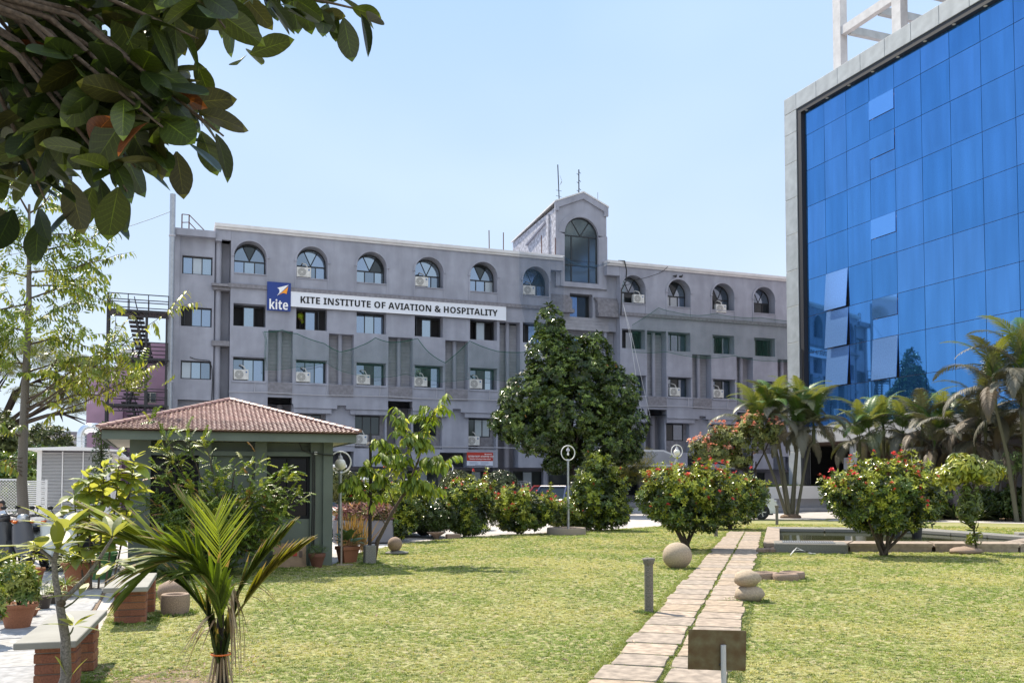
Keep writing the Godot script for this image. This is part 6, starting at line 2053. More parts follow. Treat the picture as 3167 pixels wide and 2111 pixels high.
	shrub("bright_shrub", "tall cone-shaped shrub with lime-yellow tips beside the planter lamp", Vector3(13.88, 0, -28.47), -0.36,
		[[Vector3(-0.1, 2.1, 0), Vector3(0.42, 0.5, 0.4)], [Vector3(-0.25, 1.6, 0), Vector3(0.65, 0.5, 0.6)], [Vector3(0.2, 1.4, 0), Vector3(0.65, 0.55, 0.6)], [Vector3(0, 0.9, 0.1), Vector3(0.9, 0.55, 0.75)], [Vector3(0.3, 0.6, 0.1), Vector3(0.75, 0.5, 0.7)], [Vector3(-0.3, 0.45, 0.1), Vector3(0.6, 0.4, 0.6)]],
		2600, Vector2(0.09, 0.15), [g(0.05, 0.085, 0.018), g(0.08, 0.12, 0.022), g(0.13, 0.18, 0.03), g(0.24, 0.28, 0.03)], 0.03, 6, 7, "", 0.09, [], 0.5)
	shrub("low_shrub", "small yellow-green shrub right behind the round planter", Vector3(12.4, 0, -28.3), -0.36,
		[[Vector3(0, 0.55, 0), Vector3(0.5, 0.4, 0.5)], [Vector3(0.3, 0.4, 0), Vector3(0.45, 0.35, 0.45)]], 800, Vector2(0.08, 0.13), [g(0.07, 0.1, 0.02), g(0.12, 0.16, 0.03), g(0.22, 0.26, 0.04)], 0.02, 4, 6)
	var tp := [g(0.07, 0.085, 0.02), g(0.1, 0.11, 0.025), g(0.05, 0.065, 0.018), g(0.16, 0.16, 0.04)]
	for k in 3:
		var at: Vector3 = [Vector3(9.8, 0, -31.57), Vector3(12.31, 0, -33.83), Vector3(4.62, 0, -26.05)][k]
		var r: float = [0.66, 0.68, 0.47][k]
		var yc: float = [1.4, 1.42, 1.55][k]
		var t := thing("clipped_topiary", ["yellowish ball-clipped bush, left of two above the red flowers", "darker ball-clipped bush, right of two above the red flowers", "ball-clipped bush half hidden behind the kiosk corner lamp"][k], "topiary", at, 0, "clipped topiary balls")
		part(t, "stem", MB.new().tube([Vector3(0, 0, 0), Vector3(0.05, 0.5, 0), Vector3(0, yc, 0)], [0.07, 0.06, 0.04], 8), mat.bark)
		var pts := crown(1900, [[Vector3(0, yc, 0), Vector3(r, r * 0.98, r)]], 0.82, 0.0, 3)
		foliage(t, "foliage", pts, leaf_meshes["small"], mat.leaf_gloss, 0.05, 0.085, tp if k != 1 else [g(0.035, 0.05, 0.018), g(0.05, 0.065, 0.02), g(0.07, 0.085, 0.03)], 0.1)
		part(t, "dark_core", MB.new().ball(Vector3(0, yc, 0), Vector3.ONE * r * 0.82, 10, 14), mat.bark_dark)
func peach_tree() -> void:
	var t := thing("flowering_tree", "small leaning tree with peach-pink flower clusters left of the palms", "tree", Vector3(25.6, 0, -35.6), -0.36)
	part(t, "trunk", MB.new().tube([Vector3(-0.2, 0, 0), Vector3(-0.05, 0.9, 0), Vector3(-0.35, 1.7, 0), Vector3(-0.7, 2.6, 0), Vector3(-1.2, 3.3, 0)], [0.1, 0.085, 0.08, 0.06, 0.03], 9), mat.bark_dark)
	part(t, "trunk", MB.new().tube([Vector3(0.0, 0, 0.1), Vector3(0.05, 0.7, 0), Vector3(-0.25, 1.6, 0.1), Vector3(-0.2, 2.6, 0)], [0.07, 0.06, 0.05, 0.03], 8), mat.bark_dark)
	stems(t, "limb", Vector3(-0.4, 2.0, 0), [Vector3(-2.9, 3.2, 0.2), Vector3(-2.2, 4.0, 0), Vector3(-0.3, 4.4, 0.1), Vector3(0.4, 3.6, 0.3), Vector3(-2.6, 2.6, 0.3)], 0.05, mat.bark_dark, 0.3, 3)
	var lobes := [[Vector3(-2.6, 3.15, 0), Vector3(0.75, 0.55, 0.6)], [Vector3(-1.7, 3.7, 0), Vector3(0.9, 0.55, 0.7)], [Vector3(-0.7, 3.6, 0.1), Vector3(0.9, 0.7, 0.8)], [Vector3(-0.35, 4.3, 0), Vector3(0.55, 0.55, 0.6)], [Vector3(0.45, 3.9, 0), Vector3(0.5, 0.5, 0.5)], [Vector3(-2.0, 2.95, 0.2), Vector3(0.8, 0.4, 0.6)], [Vector3(-1.1, 2.7, 0), Vector3(0.8, 0.4, 0.6)]]
	var p := crown(1100, lobes, 0.35, 0.3, 3)
	foliage(t, "foliage", p, rosette(6, 0.5, 0.1, 2, 0.3, 0.4, 21), mat.leaf, 0.13, 0.22, [g(0.1, 0.12, 0.03), g(0.13, 0.15, 0.035), g(0.07, 0.085, 0.02), g(0.24, 0.25, 0.07)], 0.3, 0.4)
	flower_heads(t, top_points(p, 200, 2.2), 0.14, [g(0.88, 0.4, 0.3), g(0.9, 0.52, 0.4), g(0.78, 0.28, 0.2)])
	foliage(t, "low_foliage", crown(130, [[Vector3(0.1, 0.75, 0.1), Vector3(0.4, 0.6, 0.4)]], 0.3, 0, 2), rosette(5, 0.4, -0.5, 2, 0.3, 0.5, 22), mat.leaf, 0.18, 0.28, [g(0.05, 0.07, 0.02), g(0.08, 0.1, 0.025)], -0.2)
func frond_mesh(length: float, a0: float, arch: float, n: int, ll: float, lw: float, spread: float, sag: float, sd: int, start := 0.15, stalk := 0.016) -> ArrayMesh:
	var m := MB.new()
	var r := RandomNumberGenerator.new()
	r.seed = sd
	var pts := [Vector3()]
	var steps := 24
	var a := a0
	var p := Vector3()
	for i in steps:
		a -= arch / steps * (0.5 + 1.0 * i / steps)
		p += Vector3(0, sin(a), cos(a)) * length / steps
		pts.append(p)
	var rad := []
	for i in pts.size():
		rad.append(lerpf(stalk, stalk * 0.15, float(i) / steps))
	m.tube(pts, rad, 5)
	for i in n:
		var t := start + (1.0 - start) * (i + 0.5) / n
		var f := t * steps
		var k := mini(int(f), steps - 1)
		var q: Vector3 = pts[k].lerp(pts[k + 1], f - k)
		var tg: Vector3 = (pts[k + 1] - pts[k]).normalized()
		var nrm := Vector3.RIGHT.cross(tg) * -1.0
		for s: float in [-1.0, 1.0]:
			var l := ll * sin(PI * clampf(0.18 + 0.78 * t, 0, 1)) * r.randf_range(0.85, 1.1)
			var d: Vector3 = (Vector3.RIGHT * s * spread + tg * (0.55 + 0.5 * t) + nrm * r.randf_range(0.1, 0.35)).normalized()
			var w0 := lw * r.randf_range(0.8, 1.1)
			var side := d.cross(nrm).normalized() * s
			var prev := [q - side * w0 * 0.35, q + side * w0 * 0.35]
			var pos := q
			var dd := d
			for j in 3:
				dd = (dd + Vector3(0, -sag * (j + 0.4) * 0.55, 0)).normalized()
				pos += dd * l / 3.0
				var w: float = w0 * [1.0, 0.75, 0.04][j] * 0.5
				var nx := [pos - side * w, pos + side * w]
				if s > 0:
					m.quad(prev[0], prev[1], nx[1], nx[0])
				else:
					m.quad(prev[1], prev[0], nx[0], nx[1])
				prev = nx
	return m.mesh()
func palm_crown(t: Node3D, at: Vector3, nf: int, s: float, mats: Array, low := -0.6, turn0 := 0.0, shaft := true) -> void:
	if shaft:
		part(t, "crown_shaft", MB.new().tube([at + Vector3(0, -0.75 * s, 0), at + Vector3(0, -0.2, 0), at + Vector3(0.02, 0.25 * s, 0)], [0.075 * s, 0.085 * s, 0.03], 10), mat.bark_green)
	for i in nf:
		var e := lerpf(1.2, low * 0.7, pow(float(i) / maxf(nf - 1, 1), 1.1))
		var a := turn0 + i * 2.4 + rng.randf_range(-0.3, 0.3)
		var key: int = 0 if e > 0.5 else (1 if e > -0.1 else 2)
		var ms: Mesh = leaf_meshes["frond%d" % (key * 2 + i % 2)]
		var mk: String = mats[clampi(int(float(i) / nf * mats.size()), 0, mats.size() - 1)]
		var f := part(t, "frond", ms, mat[mk])
		f.transform = Transform3D(Basis(Vector3.UP, a) * Basis(Vector3.RIGHT, -e * 0.5).scaled(Vector3.ONE * s * rng.randf_range(0.85, 1.1)), at + Vector3(0, 0.05 * i / nf, 0))
func palms() -> void:
	for k in 6:
		var q: Array = [[2.7, 1.2, 1.7, 0.55, 0.3], [2.9, 1.0, 1.75, 0.55, 0.35], [2.9, 0.85, 1.95, 0.55, 0.45], [2.7, 0.75, 2.0, 0.55, 0.5], [2.4, 0.45, 2.0, 0.5, 0.7], [2.3, 0.3, 1.8, 0.5, 0.8]][k]
		leaf_meshes["frond%d" % k] = frond_mesh(q[0], q[1], q[2], 64, q[3] * 1.05, 0.032, 0.9, q[4], 30 + k)
	for c: Array in [["palm_green", 0.05, 0.115, 0.016, 0.45], ["palm_olive", 0.065, 0.08, 0.035, 0.3], ["palm_dusty", 0.1, 0.095, 0.07, 0.2], ["palm_dead", 0.1, 0.075, 0.05, 0.2]]:
		var m := paint(c[0], c[1], c[2], c[3], 0.42 if c[4] > 0.25 else 0.62)
		m.backlight_enabled = true
		m.backlight = Color(c[4], c[4], c[4] * 0.4)
		m.cull_mode = BaseMaterial3D.CULL_DISABLED
	var ring := paint("palm_stem", 0.17, 0.16, 0.1, 0.7, 0, noise_tex(81, 0.05, grey(0.6), grey(1.0), 256, 4), 0.25)
	var clump := thing("palm_clump", "clump of six slender palm stems with green crowns before the planter wall", "palm", Vector3(27.6, 0, -36.2))
	var o: Vector3 = clump.position
	var tops := [Vector3(26.15, 4.1, -36.74), Vector3(27.0, 4.5, -36.34), Vector3(28.07, 4.0, -36.01), Vector3(28.75, 4.2, -35.77), Vector3(27.1, 4.6, -36.9), Vector3(28.54, 4.7, -36.5)]
	var feet := [Vector3(-0.1, 0, 0), Vector3(0.0, 0, 0.1), Vector3(0.15, 0, -0.05), Vector3(0.35, 0, 0.1), Vector3(0.1, 0, -0.15), Vector3(0.3, 0, -0.1)]
	for k in 6:
		var tp: Vector3 = tops[k] - o
		part(clump, "stem", MB.new().tube([feet[k], feet[k].lerp(tp, 0.4) + Vector3(0, 0.25, 0), feet[k].lerp(tp, 0.75) + Vector3(0, 0.15, 0), tp + Vector3(0, -0.6, 0)], [0.085, 0.065, 0.06, 0.055], 10), ring)
		palm_crown(clump, tp, 14, 1.0, ["palm_green", "palm_green", "palm_olive", "palm_dusty"] if k in [0, 2, 4, 5] else ["palm_green", "palm_olive", "palm_dusty", "palm_dusty"], -0.9, k * 1.1)
	part(clump, "root_mound", MB.new().ball(Vector3(0.1, 0.02, 0), Vector3(0.55, 0.16, 0.4), 6, 14), mat.soil)
	var more := [
		["slender green palm right of the palm clump", Vector3(30.9, 0, -35.9), [Vector3(31.33, 3.6, -35.64)], ["palm_green", "palm_green", "palm_olive", "palm_dusty"], 0.95, 11],
		["bright green palm standing before the round columns", Vector3(32.35, 0, -35.26), [Vector3(32.42, 4.1, -35.23), Vector3(31.9, 3.9, -35.6), Vector3(33.0, 3.9, -34.6)], ["palm_green", "palm_green", "palm_olive", "palm_dusty"], 0.95, 11],
		["grey dusty palm with hanging dead fronds, left of the tall one", Vector3(33.61, 0, -34.2), [Vector3(33.1, 4.0, -33.5), Vector3(33.9, 3.7, -33.0), Vector3(32.9, 3.1, -32.6)], ["palm_green", "palm_dusty", "palm_dusty", "palm_dead"], 1.05, 12],
		["drooping dusty palm behind the yellow-leaved sapling", Vector3(33.79, 0, -31.08), [Vector3(33.74, 3.4, -31.1), Vector3(33.5, 4.5, -30.3), Vector3(34.0, 3.2, -29.7)], ["palm_olive", "palm_dusty", "palm_dusty", "palm_dead"], 1.15, 13],
		["tallest palm with grey drooping crown at the right edge", Vector3(32.9, 0, -28.3), [Vector3(32.07, 5.5, -28.52), Vector3(32.6, 6.1, -27.6), Vector3(33.2, 4.6, -28.2)], ["palm_green", "palm_olive", "palm_dusty", "palm_dusty", "palm_dead"], 1.15, 14]]
	for q: Array in more:
		var t := thing("palm_tree", q[0], "palm", q[1], 0, "palms along the glass building")
		for k in q[2].size():
			var tp: Vector3 = q[2][k] - q[1]
			var ft := Vector3(0.25 * k, 0, 0.12 * k)
			part(t, "stem", MB.new().tube([ft, ft.lerp(tp, 0.45) + Vector3(0.05, 0.2, 0), tp + Vector3(0, -0.6, 0)], [0.1, 0.075, 0.06], 10), ring)
			palm_crown(t, tp, q[5], q[4], q[3], -1.1, k * 0.8 + q[1].x)
func right_plants() -> void:
	var t := thing("yellow_sapling", "thin sapling with drooping yellow-green leaves right of the pool shrub", "sapling", Vector3(17.32, 0, -15.97), -0.36)
	part(t, "trunk", MB.new().tube([Vector3(0, 0, 0), Vector3(-0.07, 0.6, 0), Vector3(-0.16, 1.2, 0), Vector3(-0.22, 1.8, 0)], [0.025, 0.022, 0.018, 0.01], 8), mat.bark)
	stems(t, "branch", Vector3(-0.15, 1.2, 0), [Vector3(-0.7, 1.75, 0.1), Vector3(-0.3, 2.2, 0), Vector3(0.2, 2.1, 0), Vector3(0.35, 1.8, 0.1)], 0.014, mat.bark)
	var lm := rosette(6, 0.34, -0.15, 3, 0.3, 0.5, 31)
	foliage(t, "foliage", crown(210, [[Vector3(-0.25, 1.95, 0), Vector3(0.5, 0.35, 0.4)], [Vector3(-0.6, 1.75, 0), Vector3(0.4, 0.25, 0.35)], [Vector3(0.2, 1.85, 0), Vector3(0.4, 0.3, 0.35)]], 0.3, 0, 4), lm, mat.leaf, 0.15, 0.24, [g(0.3, 0.32, 0.03), g(0.22, 0.26, 0.03), g(0.13, 0.17, 0.025), g(0.38, 0.38, 0.05)], 0.3)
	foliage(t, "lower_foliage", crown(85, [[Vector3(-0.15, 1.1, 0), Vector3(0.28, 0.55, 0.28)]], 0.2, 0, 4), lm, mat.leaf, 0.13, 0.2, [g(0.09, 0.13, 0.02), g(0.13, 0.17, 0.03), g(0.06, 0.09, 0.02)], 0.1)
	foliage(t, "foot_foliage", crown(14, [[Vector3(-0.05, 0.35, 0), Vector3(0.2, 0.2, 0.2)]], 0.2, 0, 4), lm, mat.leaf, 0.12, 0.17, [g(0.25, 0.26, 0.03), g(0.1, 0.14, 0.02)], 0.1)
	var cm := [g(0.06, 0.1, 0.025), g(0.09, 0.13, 0.03), g(0.14, 0.18, 0.05)]
	var dark := [g(0.035, 0.06, 0.018), g(0.05, 0.085, 0.022)]
	var beds := [
		["bed_shrub", "dark leafy bed shrub behind the wide red-flowered shrub", Vector3(30.2, 0, -31.4), 0.9, 1.0, dark, "long"],
		["bed_shrub", "green bed shrub under the drooping palm", Vector3(34.2, 0, -30.9), 1.0, 1.1, cm, "ixora"],
		["bed_shrub", "green bed shrub at the right picture edge", Vector3(34.4, 0, -29.2), 0.9, 1.2, cm, "ixora"],
		["bed_shrub", "low mixed plants in the bed before the columns", Vector3(32.8, 0, -33.0), 1.0, 0.7, dark, "long"]]
	for b: Array in beds:
		shrub(b[0], b[1], b[2], 0, [[Vector3(0, b[4] * 0.6, 0), Vector3(b[3], b[4] * 0.5, b[3])], [Vector3(b[3] * 0.6, b[4] * 0.5, 0.2), Vector3(b[3] * 0.6, b[4] * 0.4, b[3] * 0.6)]], 700, Vector2(0.12, 0.22), b[5], 0.03, 4, 0, "bed shrubs under the palms", 0.1, [], 0.15, b[6])
	for k in 3:
		var q := thing("strap_leaf_plant", ["strap-leaved plant with arching blades under the palms, left of three", "strap-leaved plant with arching blades under the palms, middle of three", "strap-leaved plant with arching blades under the palms, right of three"][k], "plant", [Vector3(31.5, 0, -31.9), Vector3(32.6, 0, -31.3), Vector3(33.0, 0, -30.2)][k], 0, "strap-leaved bed plants")
		var xs := []
		var cs := PackedColorArray()
		for i in 60:
			var a := rng.randf() * TAU
			var e := rng.randf_range(0.3, 1.3)
			xs.append(aim(Vector3(0, 0.05, 0), Vector3(cos(a) * cos(e), sin(e), sin(a) * cos(e)), Vector3.UP, rng.randf_range(0.7, 1.15)))
			cs.append([g(0.05, 0.08, 0.03), g(0.08, 0.11, 0.045), g(0.12, 0.14, 0.07)][i % 3])
		stuff(q, "blades", leaf_mesh(0.07, 5, 0.4, 0.45), mat.leaf, xs, cs)
	var y := thing("pale_tree", "thin young tree with pale green leaves at the right edge", "tree", Vector3(33.5, 0, -28.9))
	part(y, "trunk", MB.new().tube([Vector3(0, 0, 0), Vector3(0.05, 1.1, 0), Vector3(0.0, 2.1, 0)], [0.07, 0.05, 0.02], 8), mat.bark)
	stems(y, "branch", Vector3(0.03, 1.2, 0), [Vector3(-0.9, 1.9, 0.1), Vector3(-0.5, 2.5, 0), Vector3(0.5, 2.4, 0), Vector3(0.2, 2.9, 0.1)], 0.025, mat.bark)
	foliage(y, "foliage", crown(160, [[Vector3(-0.3, 2.2, 0), Vector3(0.9, 0.5, 0.6)], [Vector3(0.2, 2.6, 0), Vector3(0.7, 0.6, 0.6)]], 0.2, 0, 4), twig(4, 0.6, 0.4, 0.8, 0.2, 8), mat.leaf, 0.25, 0.4, [g(0.15, 0.22, 0.07), g(0.2, 0.28, 0.1), g(0.1, 0.15, 0.04)], 0.2)
	var pp := thing("pool_plant", "broad-leaved potted plant on the pool island, right of the shrub stem", "potted plant", Vector3(19.5, 0.07, -20.0))
	part(pp, "pot", MB.new().lathe([Vector2(0.12, 0), Vector2(0.15, 0.3), Vector2(0.13, 0.3), Vector2(0, 0.26)], 16), mat.black_plastic)
	var xs := []
	var cs := PackedColorArray()
	for i in 16:
		var a := i * 2.4
		var e := rng.randf_range(0.4, 1.2)
		var d := Vector3(cos(a) * cos(e), sin(e), sin(a) * cos(e))
		xs.append(aim(Vector3(0, 0.28, 0) + d * 0.2, d + Vector3(0, -0.2, 0), Vector3.UP, 0.3))
		cs.append([g(0.06, 0.13, 0.02), g(0.09, 0.18, 0.03)][i % 2])
	stuff(pp, "leaves", leaf_mesh(0.8, 3, 0.2, 0.25), mat.leaf, xs, cs)
	var p2 := thing("pool_plant", "dark leafy potted plant on the pool island, behind the shrub stem", "potted plant", Vector3(18.9, 0.07, -20.2))
	part(p2, "pot", MB.new().lathe([Vector2(0.14, 0), Vector2(0.17, 0.3), Vector2(0.15, 0.3), Vector2(0, 0.26)], 16), mat.black_plastic)
	foliage(p2, "leaves", crown(140, [[Vector3(0, 0.7, 0), Vector3(0.3, 0.4, 0.3)]], 0.2, 0, 4), leaf_meshes["long"], mat.leaf, 0.12, 0.2, dark, 0.3)
	var gx := []
	var gc := PackedColorArray()
	for i in 900:
		gx.append(Transform3D(Basis(Vector3.UP, rng.randf() * TAU).scaled(Vector3.ONE * rng.randf_range(0.12, 0.25)), Vector3(rng.randf_range(28.9, 39), 1.38, rng.randf_range(-46.5, -44.9))))
		gc.append([g(0.06, 0.1, 0.02), g(0.08, 0.13, 0.03)][i % 2])
	tag(stuff(self, "planter_grass", rosette(7, 0.08, 1.1, 2, 0.2, 0.2, 41), mat.blade, gx, gc), "dark green grass growing along the top of the white planter wall", "grass")
func spray(parent: Node, called: String, line: Array, n: int, leaf: float, mesh: Mesh, m: Material, cols: Array, droop := 0.6, t0 := 0.15, single := false) -> void:
	var xs := []
	var cs := PackedColorArray()
	for i in n:
		var t := lerpf(t0, 1.0, float(i) / n)
		var f := t * (line.size() - 1)
		var k := mini(int(f), line.size() - 2)
		var p: Vector3 = line[k].lerp(line[k + 1], f - k)
		var tg: Vector3 = (line[k + 1] - line[k]).normalized()
		var sd := tg.cross(Vector3.UP).normalized() if absf(tg.y) < 0.85 else Vector3(cos(i * 2.4), 0, sin(i * 2.4))
		var s := 1.0 if i % 2 else -1.0
		var d := sd * s * rng.randf_range(0.6, 1.0) + tg * rng.randf_range(0.3, 0.8) + Vector3(0, -droop + rng.randf_range(-0.25, 0.25), 0)
		xs.append(aim(p + rand_dir() * 0.015, d, Vector3.UP + rand_dir() * 0.3, leaf * rng.randf_range(0.7, 1.15)))
		cs.append(cols[rng.randi() % cols.size()] * rng.randf_range(0.8, 1.2))
	if single:
		for i in xs.size():
			var c: Color = cols[i % cols.size()]
			part(parent, "leaf", mesh, leaf_tone(c, false, 0.75)).transform = xs[i]
		return
	stuff(parent, called, mesh, m, xs, cs)
func kiosk_plants() -> void:
	var o := Vector3(0.92, 0, -17.2)
	var b := thing("arching_bush", "large arching bush of small paired leaves in front of the kiosk", "shrub", o)
	var tips := [Vector3(-0.24, 2.76, -17.3), Vector3(0.3, 2.52, -17.2), Vector3(0.66, 2.36, -17.06), Vector3(0.0, 2.2, -17.2), Vector3(1.6, 2.06, -16.82), Vector3(1.2, 2.0, -17.0), Vector3(2.04, 1.75, -16.65), Vector3(2.2, 1.4, -16.57), Vector3(-0.25, 1.3, -17.2), Vector3(-0.1, 1.75, -17.1), Vector3(0.9, 1.7, -16.8), Vector3(0.5, 1.5, -16.7), Vector3(1.6, 1.5, -16.6), Vector3(1.9, 1.1, -16.5), Vector3(0.1, 1.0, -16.9), Vector3(1.3, 1.3, -16.5), Vector3(0.8, 1.2, -16.4), Vector3(0.3, 0.7, -16.6), Vector3(1.7, 0.7, -16.5), Vector3(1.1, 0.8, -16.3)]
	var tw := twig(7, 0.6, 0.27, 0.8, 0.5, 51)
	var cols := [g(0.11, 0.17, 0.028), g(0.15, 0.22, 0.035), g(0.21, 0.28, 0.04), g(0.085, 0.13, 0.022), g(0.36, 0.38, 0.06), g(0.34, 0.18, 0.08)]
	for i in tips.size():
		var tp: Vector3 = tips[i] - o
		var st := Vector3(rng.randf_range(-0.25, 0.25), 0, rng.randf_range(-0.1, 0.1))
		var mid := st.lerp(tp, 0.55) + Vector3(0, 0.2, 0)
		var line := [st, st.lerp(mid, 0.5), mid, mid.lerp(tp, 0.5) + Vector3(0, 0.08, 0), tp]
		part(b, "branch", MB.new().tube(line, [0.022, 0.018, 0.013, 0.009, 0.003], 6), mat.bark)
		var xs := []
		var cs := PackedColorArray()
		for k in (34 if i < 6 else 80):
			var t := pow(rng.randf(), 0.7) * 0.85 + 0.18
			var f := minf(t, 0.999) * 4.0
			var j := mini(int(f), 3)
			var p: Vector3 = line[j].lerp(line[j + 1], f - j)
			var d := rand_dir() + (tp - mid).normalized() * 0.9 + Vector3(0, 0.1, 0)
			var sp := 0.07 if i < 4 and t > 0.6 else 0.14
			xs.append(aim(p + rand_dir() * sp, d, Vector3.UP, rng.randf_range(0.16, 0.28)))
			var c: Color = cols[rng.randi() % (4 if t < 0.75 else 5)]
			if rng.randf() < 0.03:
				c = cols[5]
			cs.append(c * rng.randf_range(0.8, 1.2))
		stuff(b, "leaves", tw, mat.leaf, xs, cs)
	var fill := [[Vector3(0, 0.65, 0.1), Vector3(1.15, 0.6, 0.6)], [Vector3(0.5, 1.0, 0), Vector3(0.8, 0.6, 0.5)], [Vector3(-0.5, 1.0, 0), Vector3(0.6, 0.5, 0.5)]]
	foliage(b, "inner_leaves", crown(330, fill, 0.35, 0.3, 5), tw, mat.leaf_gloss, 0.18, 0.32, [g(0.07, 0.11, 0.02), g(0.09, 0.14, 0.025), g(0.13, 0.18, 0.03)], 0.1)
	var p0 := Vector3(-0.95, 0, -15.4)
	var q := thing("large_leaf_plant", "upright plant with large glossy leaves between louvred house and kiosk", "plant", p0)
	for k in 5:
		var x := -0.3 + 0.19 * k
		var h := [1.5, 1.75, 1.85, 2.0, 1.95][k] as float
		var line := [Vector3(x * 0.5, 0, 0.05 * (k % 2)), Vector3(x * 0.8, h * 0.4, 0), Vector3(x, h * 0.75, 0.1 * (k % 3 - 1)), Vector3(x * 1.1, h, 0.06 * (k % 2))]
		part(q, "stem", MB.new().tube(line, [0.016, 0.013, 0.01, 0.005], 6), mat.bark)
		spray(q, "leaves", line, 40, 0.33, leaf_mesh(0.52, 4, 0.2, 0.35), mat.leaf_gloss, [g(0.06, 0.115, 0.025), g(0.08, 0.14, 0.03), g(0.045, 0.085, 0.02)] if k % 2 else [g(0.07, 0.12, 0.025), g(0.15, 0.22, 0.035), g(0.05, 0.09, 0.02)], 0.5, 0.25, true)
		spray(q, "top_leaves", [line[2], line[3], line[3] + Vector3(0, 0.06, 0)], 7, 0.2, leaf_mesh(0.42, 4, 0.2, 0.2), mat.leaf, [g(0.12, 0.18, 0.028), g(0.09, 0.14, 0.025)], -0.1, 0.3, true)
	var cp := thing("slim_creeper", "slim column of small dark leaves in front of the louvred house", "plant", Vector3(-1.35, 0, -22.6))
	part(cp, "stem", MB.new().tube([Vector3(0, 0, 0), Vector3(0.05, 1.2, 0), Vector3(0, 2.9, 0)], [0.03, 0.025, 0.012], 7), mat.bark)
	foliage(cp, "leaves", crown(330, [[Vector3(0, 2.0, 0), Vector3(0.26, 0.55, 0.25)], [Vector3(0.02, 2.6, 0), Vector3(0.2, 0.4, 0.2)], [Vector3(0.0, 1.4, 0), Vector3(0.2, 0.4, 0.2)]], 0.25, 0.2, 3), twig(4, 0.6, 0.4, 0.8, 0.4, 53), mat.leaf_gloss, 0.1, 0.18, [g(0.05, 0.085, 0.02), g(0.08, 0.12, 0.03), g(0.04, 0.06, 0.02)], 0.1)
	var co := Vector3(3.95, 0, -18.35)
	var c := thing("fruit_tree", "small fruit tree with drooping two-ranked bright leaves by the post", "tree", co)
	var trunk := [Vector3(0, 0, 0), Vector3(0.08, 0.45, 0), Vector3(0.33, 1.0, 0.15), Vector3(0.62, 1.5, 0.25), Vector3(0.82, 2.1, 0.4)]
	part(c, "trunk", MB.new().tube(trunk, [0.05, 0.042, 0.034, 0.026, 0.014], 9), mat.bark)
	var lm := leaf_mesh(0.32, 4, 0.25, 0.4)
	var brs := [[Vector3(0.82, 2.1, 0.4), Vector3(0.95, 2.6, 0.5), Vector3(1.08, 3.05, 0.55), Vector3(1.25, 3.22, 0.5)], [Vector3(0.75, 1.9, 0.35), Vector3(0.6, 2.4, 0.3), Vector3(0.55, 2.8, 0.3), Vector3(0.5, 2.95, 0.3)], [Vector3(0.62, 1.5, 0.25), Vector3(0.35, 2.0, 0.2), Vector3(0.1, 2.4, 0.2), Vector3(-0.05, 2.5, 0.2)], [Vector3(0.62, 1.5, 0.25), Vector3(0.9, 1.95, 0.3), Vector3(1.2, 2.15, 0.35), Vector3(1.42, 2.0, 0.4)], [Vector3(0.4, 1.1, 0.15), Vector3(0.2, 1.65, 0.1), Vector3(-0.1, 1.95, 0.1), Vector3(-0.3, 1.9, 0.1)], [Vector3(0.2, 0.8, 0.1), Vector3(-0.1, 1.3, 0.1), Vector3(-0.35, 1.6, 0.15), Vector3(-0.6, 1.72, 0.15)], [Vector3(0.5, 1.3, 0.2), Vector3(0.8, 1.55, 0.3), Vector3(1.0, 1.6, 0.35), Vector3(1.2, 1.45, 0.4)], [Vector3(0.6, 1.5, 0.25), Vector3(0.5, 1.9, 0.35), Vector3(0.35, 2.1, 0.4), Vector3(0.15, 2.05, 0.45)], [Vector3(0.8, 2.0, 0.4), Vector3(0.85, 2.35, 0.5), Vector3(0.7, 2.6, 0.55), Vector3(0.6, 2.5, 0.6)], [Vector3(0.5, 1.3, 0.2), Vector3(0.6, 1.65, 0.4), Vector3(0.7, 1.7, 0.5), Vector3(0.8, 1.6, 0.55)]]
	for i in brs.size():
		part(c, "branch", MB.new().tube(brs[i], [0.014, 0.011, 0.008, 0.003], 6), mat.bark)
		for k in 8:
			var s: Vector3 = (brs[i][1] as Vector3).lerp(brs[i][3], k / 7.5)
			var e := s + Vector3(rng.randf_range(-0.4, 0.4), rng.randf_range(-0.1, 0.25), rng.randf_range(-0.25, 0.3))
			var ln := [s, s.lerp(e, 0.5) + Vector3(0, 0.06, 0), e]
			part(c, "twig", MB.new().tube(ln, [0.006, 0.005, 0.002], 5), mat.bark)
			spray(c, "leaves", ln, 14, 0.2, lm, mat.leaf_matt, [g(0.13, 0.2, 0.022), g(0.18, 0.26, 0.028), g(0.26, 0.33, 0.03), g(0.08, 0.13, 0.02)], 0.75, 0.05)
		spray(c, "leaves", brs[i], 26, 0.22, lm, mat.leaf_matt, [g(0.13, 0.2, 0.022), g(0.2, 0.28, 0.028), g(0.28, 0.34, 0.035)], 0.8, 0.2, true)
	var rp := thing("terracotta_pot", "square terracotta pot with broad dark leaves by the timber post", "potted plant", Vector3(3.5, 0, -18.75), 0.3)
	var pm := MB.new()
	for e: Array in [[0.13, 0.17, 0.0, 0.26], [0.19, 0.19, 0.26, 0.33]]:
		var a: float = e[0]
		var bb: float = e[1]
		for k in 4:
			pm.xf = Transform3D(Basis(Vector3.UP, k * PI / 2), Vector3())
			pm.quad(Vector3(-a, e[2], a), Vector3(a, e[2], a), Vector3(bb, e[3], bb), Vector3(-bb, e[3], bb))
		pm.xf = Transform3D()
	pm.quad(Vector3(-0.19, 0.26, 0.19), Vector3(-0.19, 0.26, -0.19), Vector3(0.19, 0.26, -0.19), Vector3(0.19, 0.26, 0.19))
	part(rp, "pot", pm, mat.clay)
	part(rp, "earth", MB.new().box(Vector3(-0.18, 0.28, -0.18), Vector3(0.18, 0.31, 0.18)), mat.soil)
	var xs2 := []
	var cs2 := PackedColorArray()
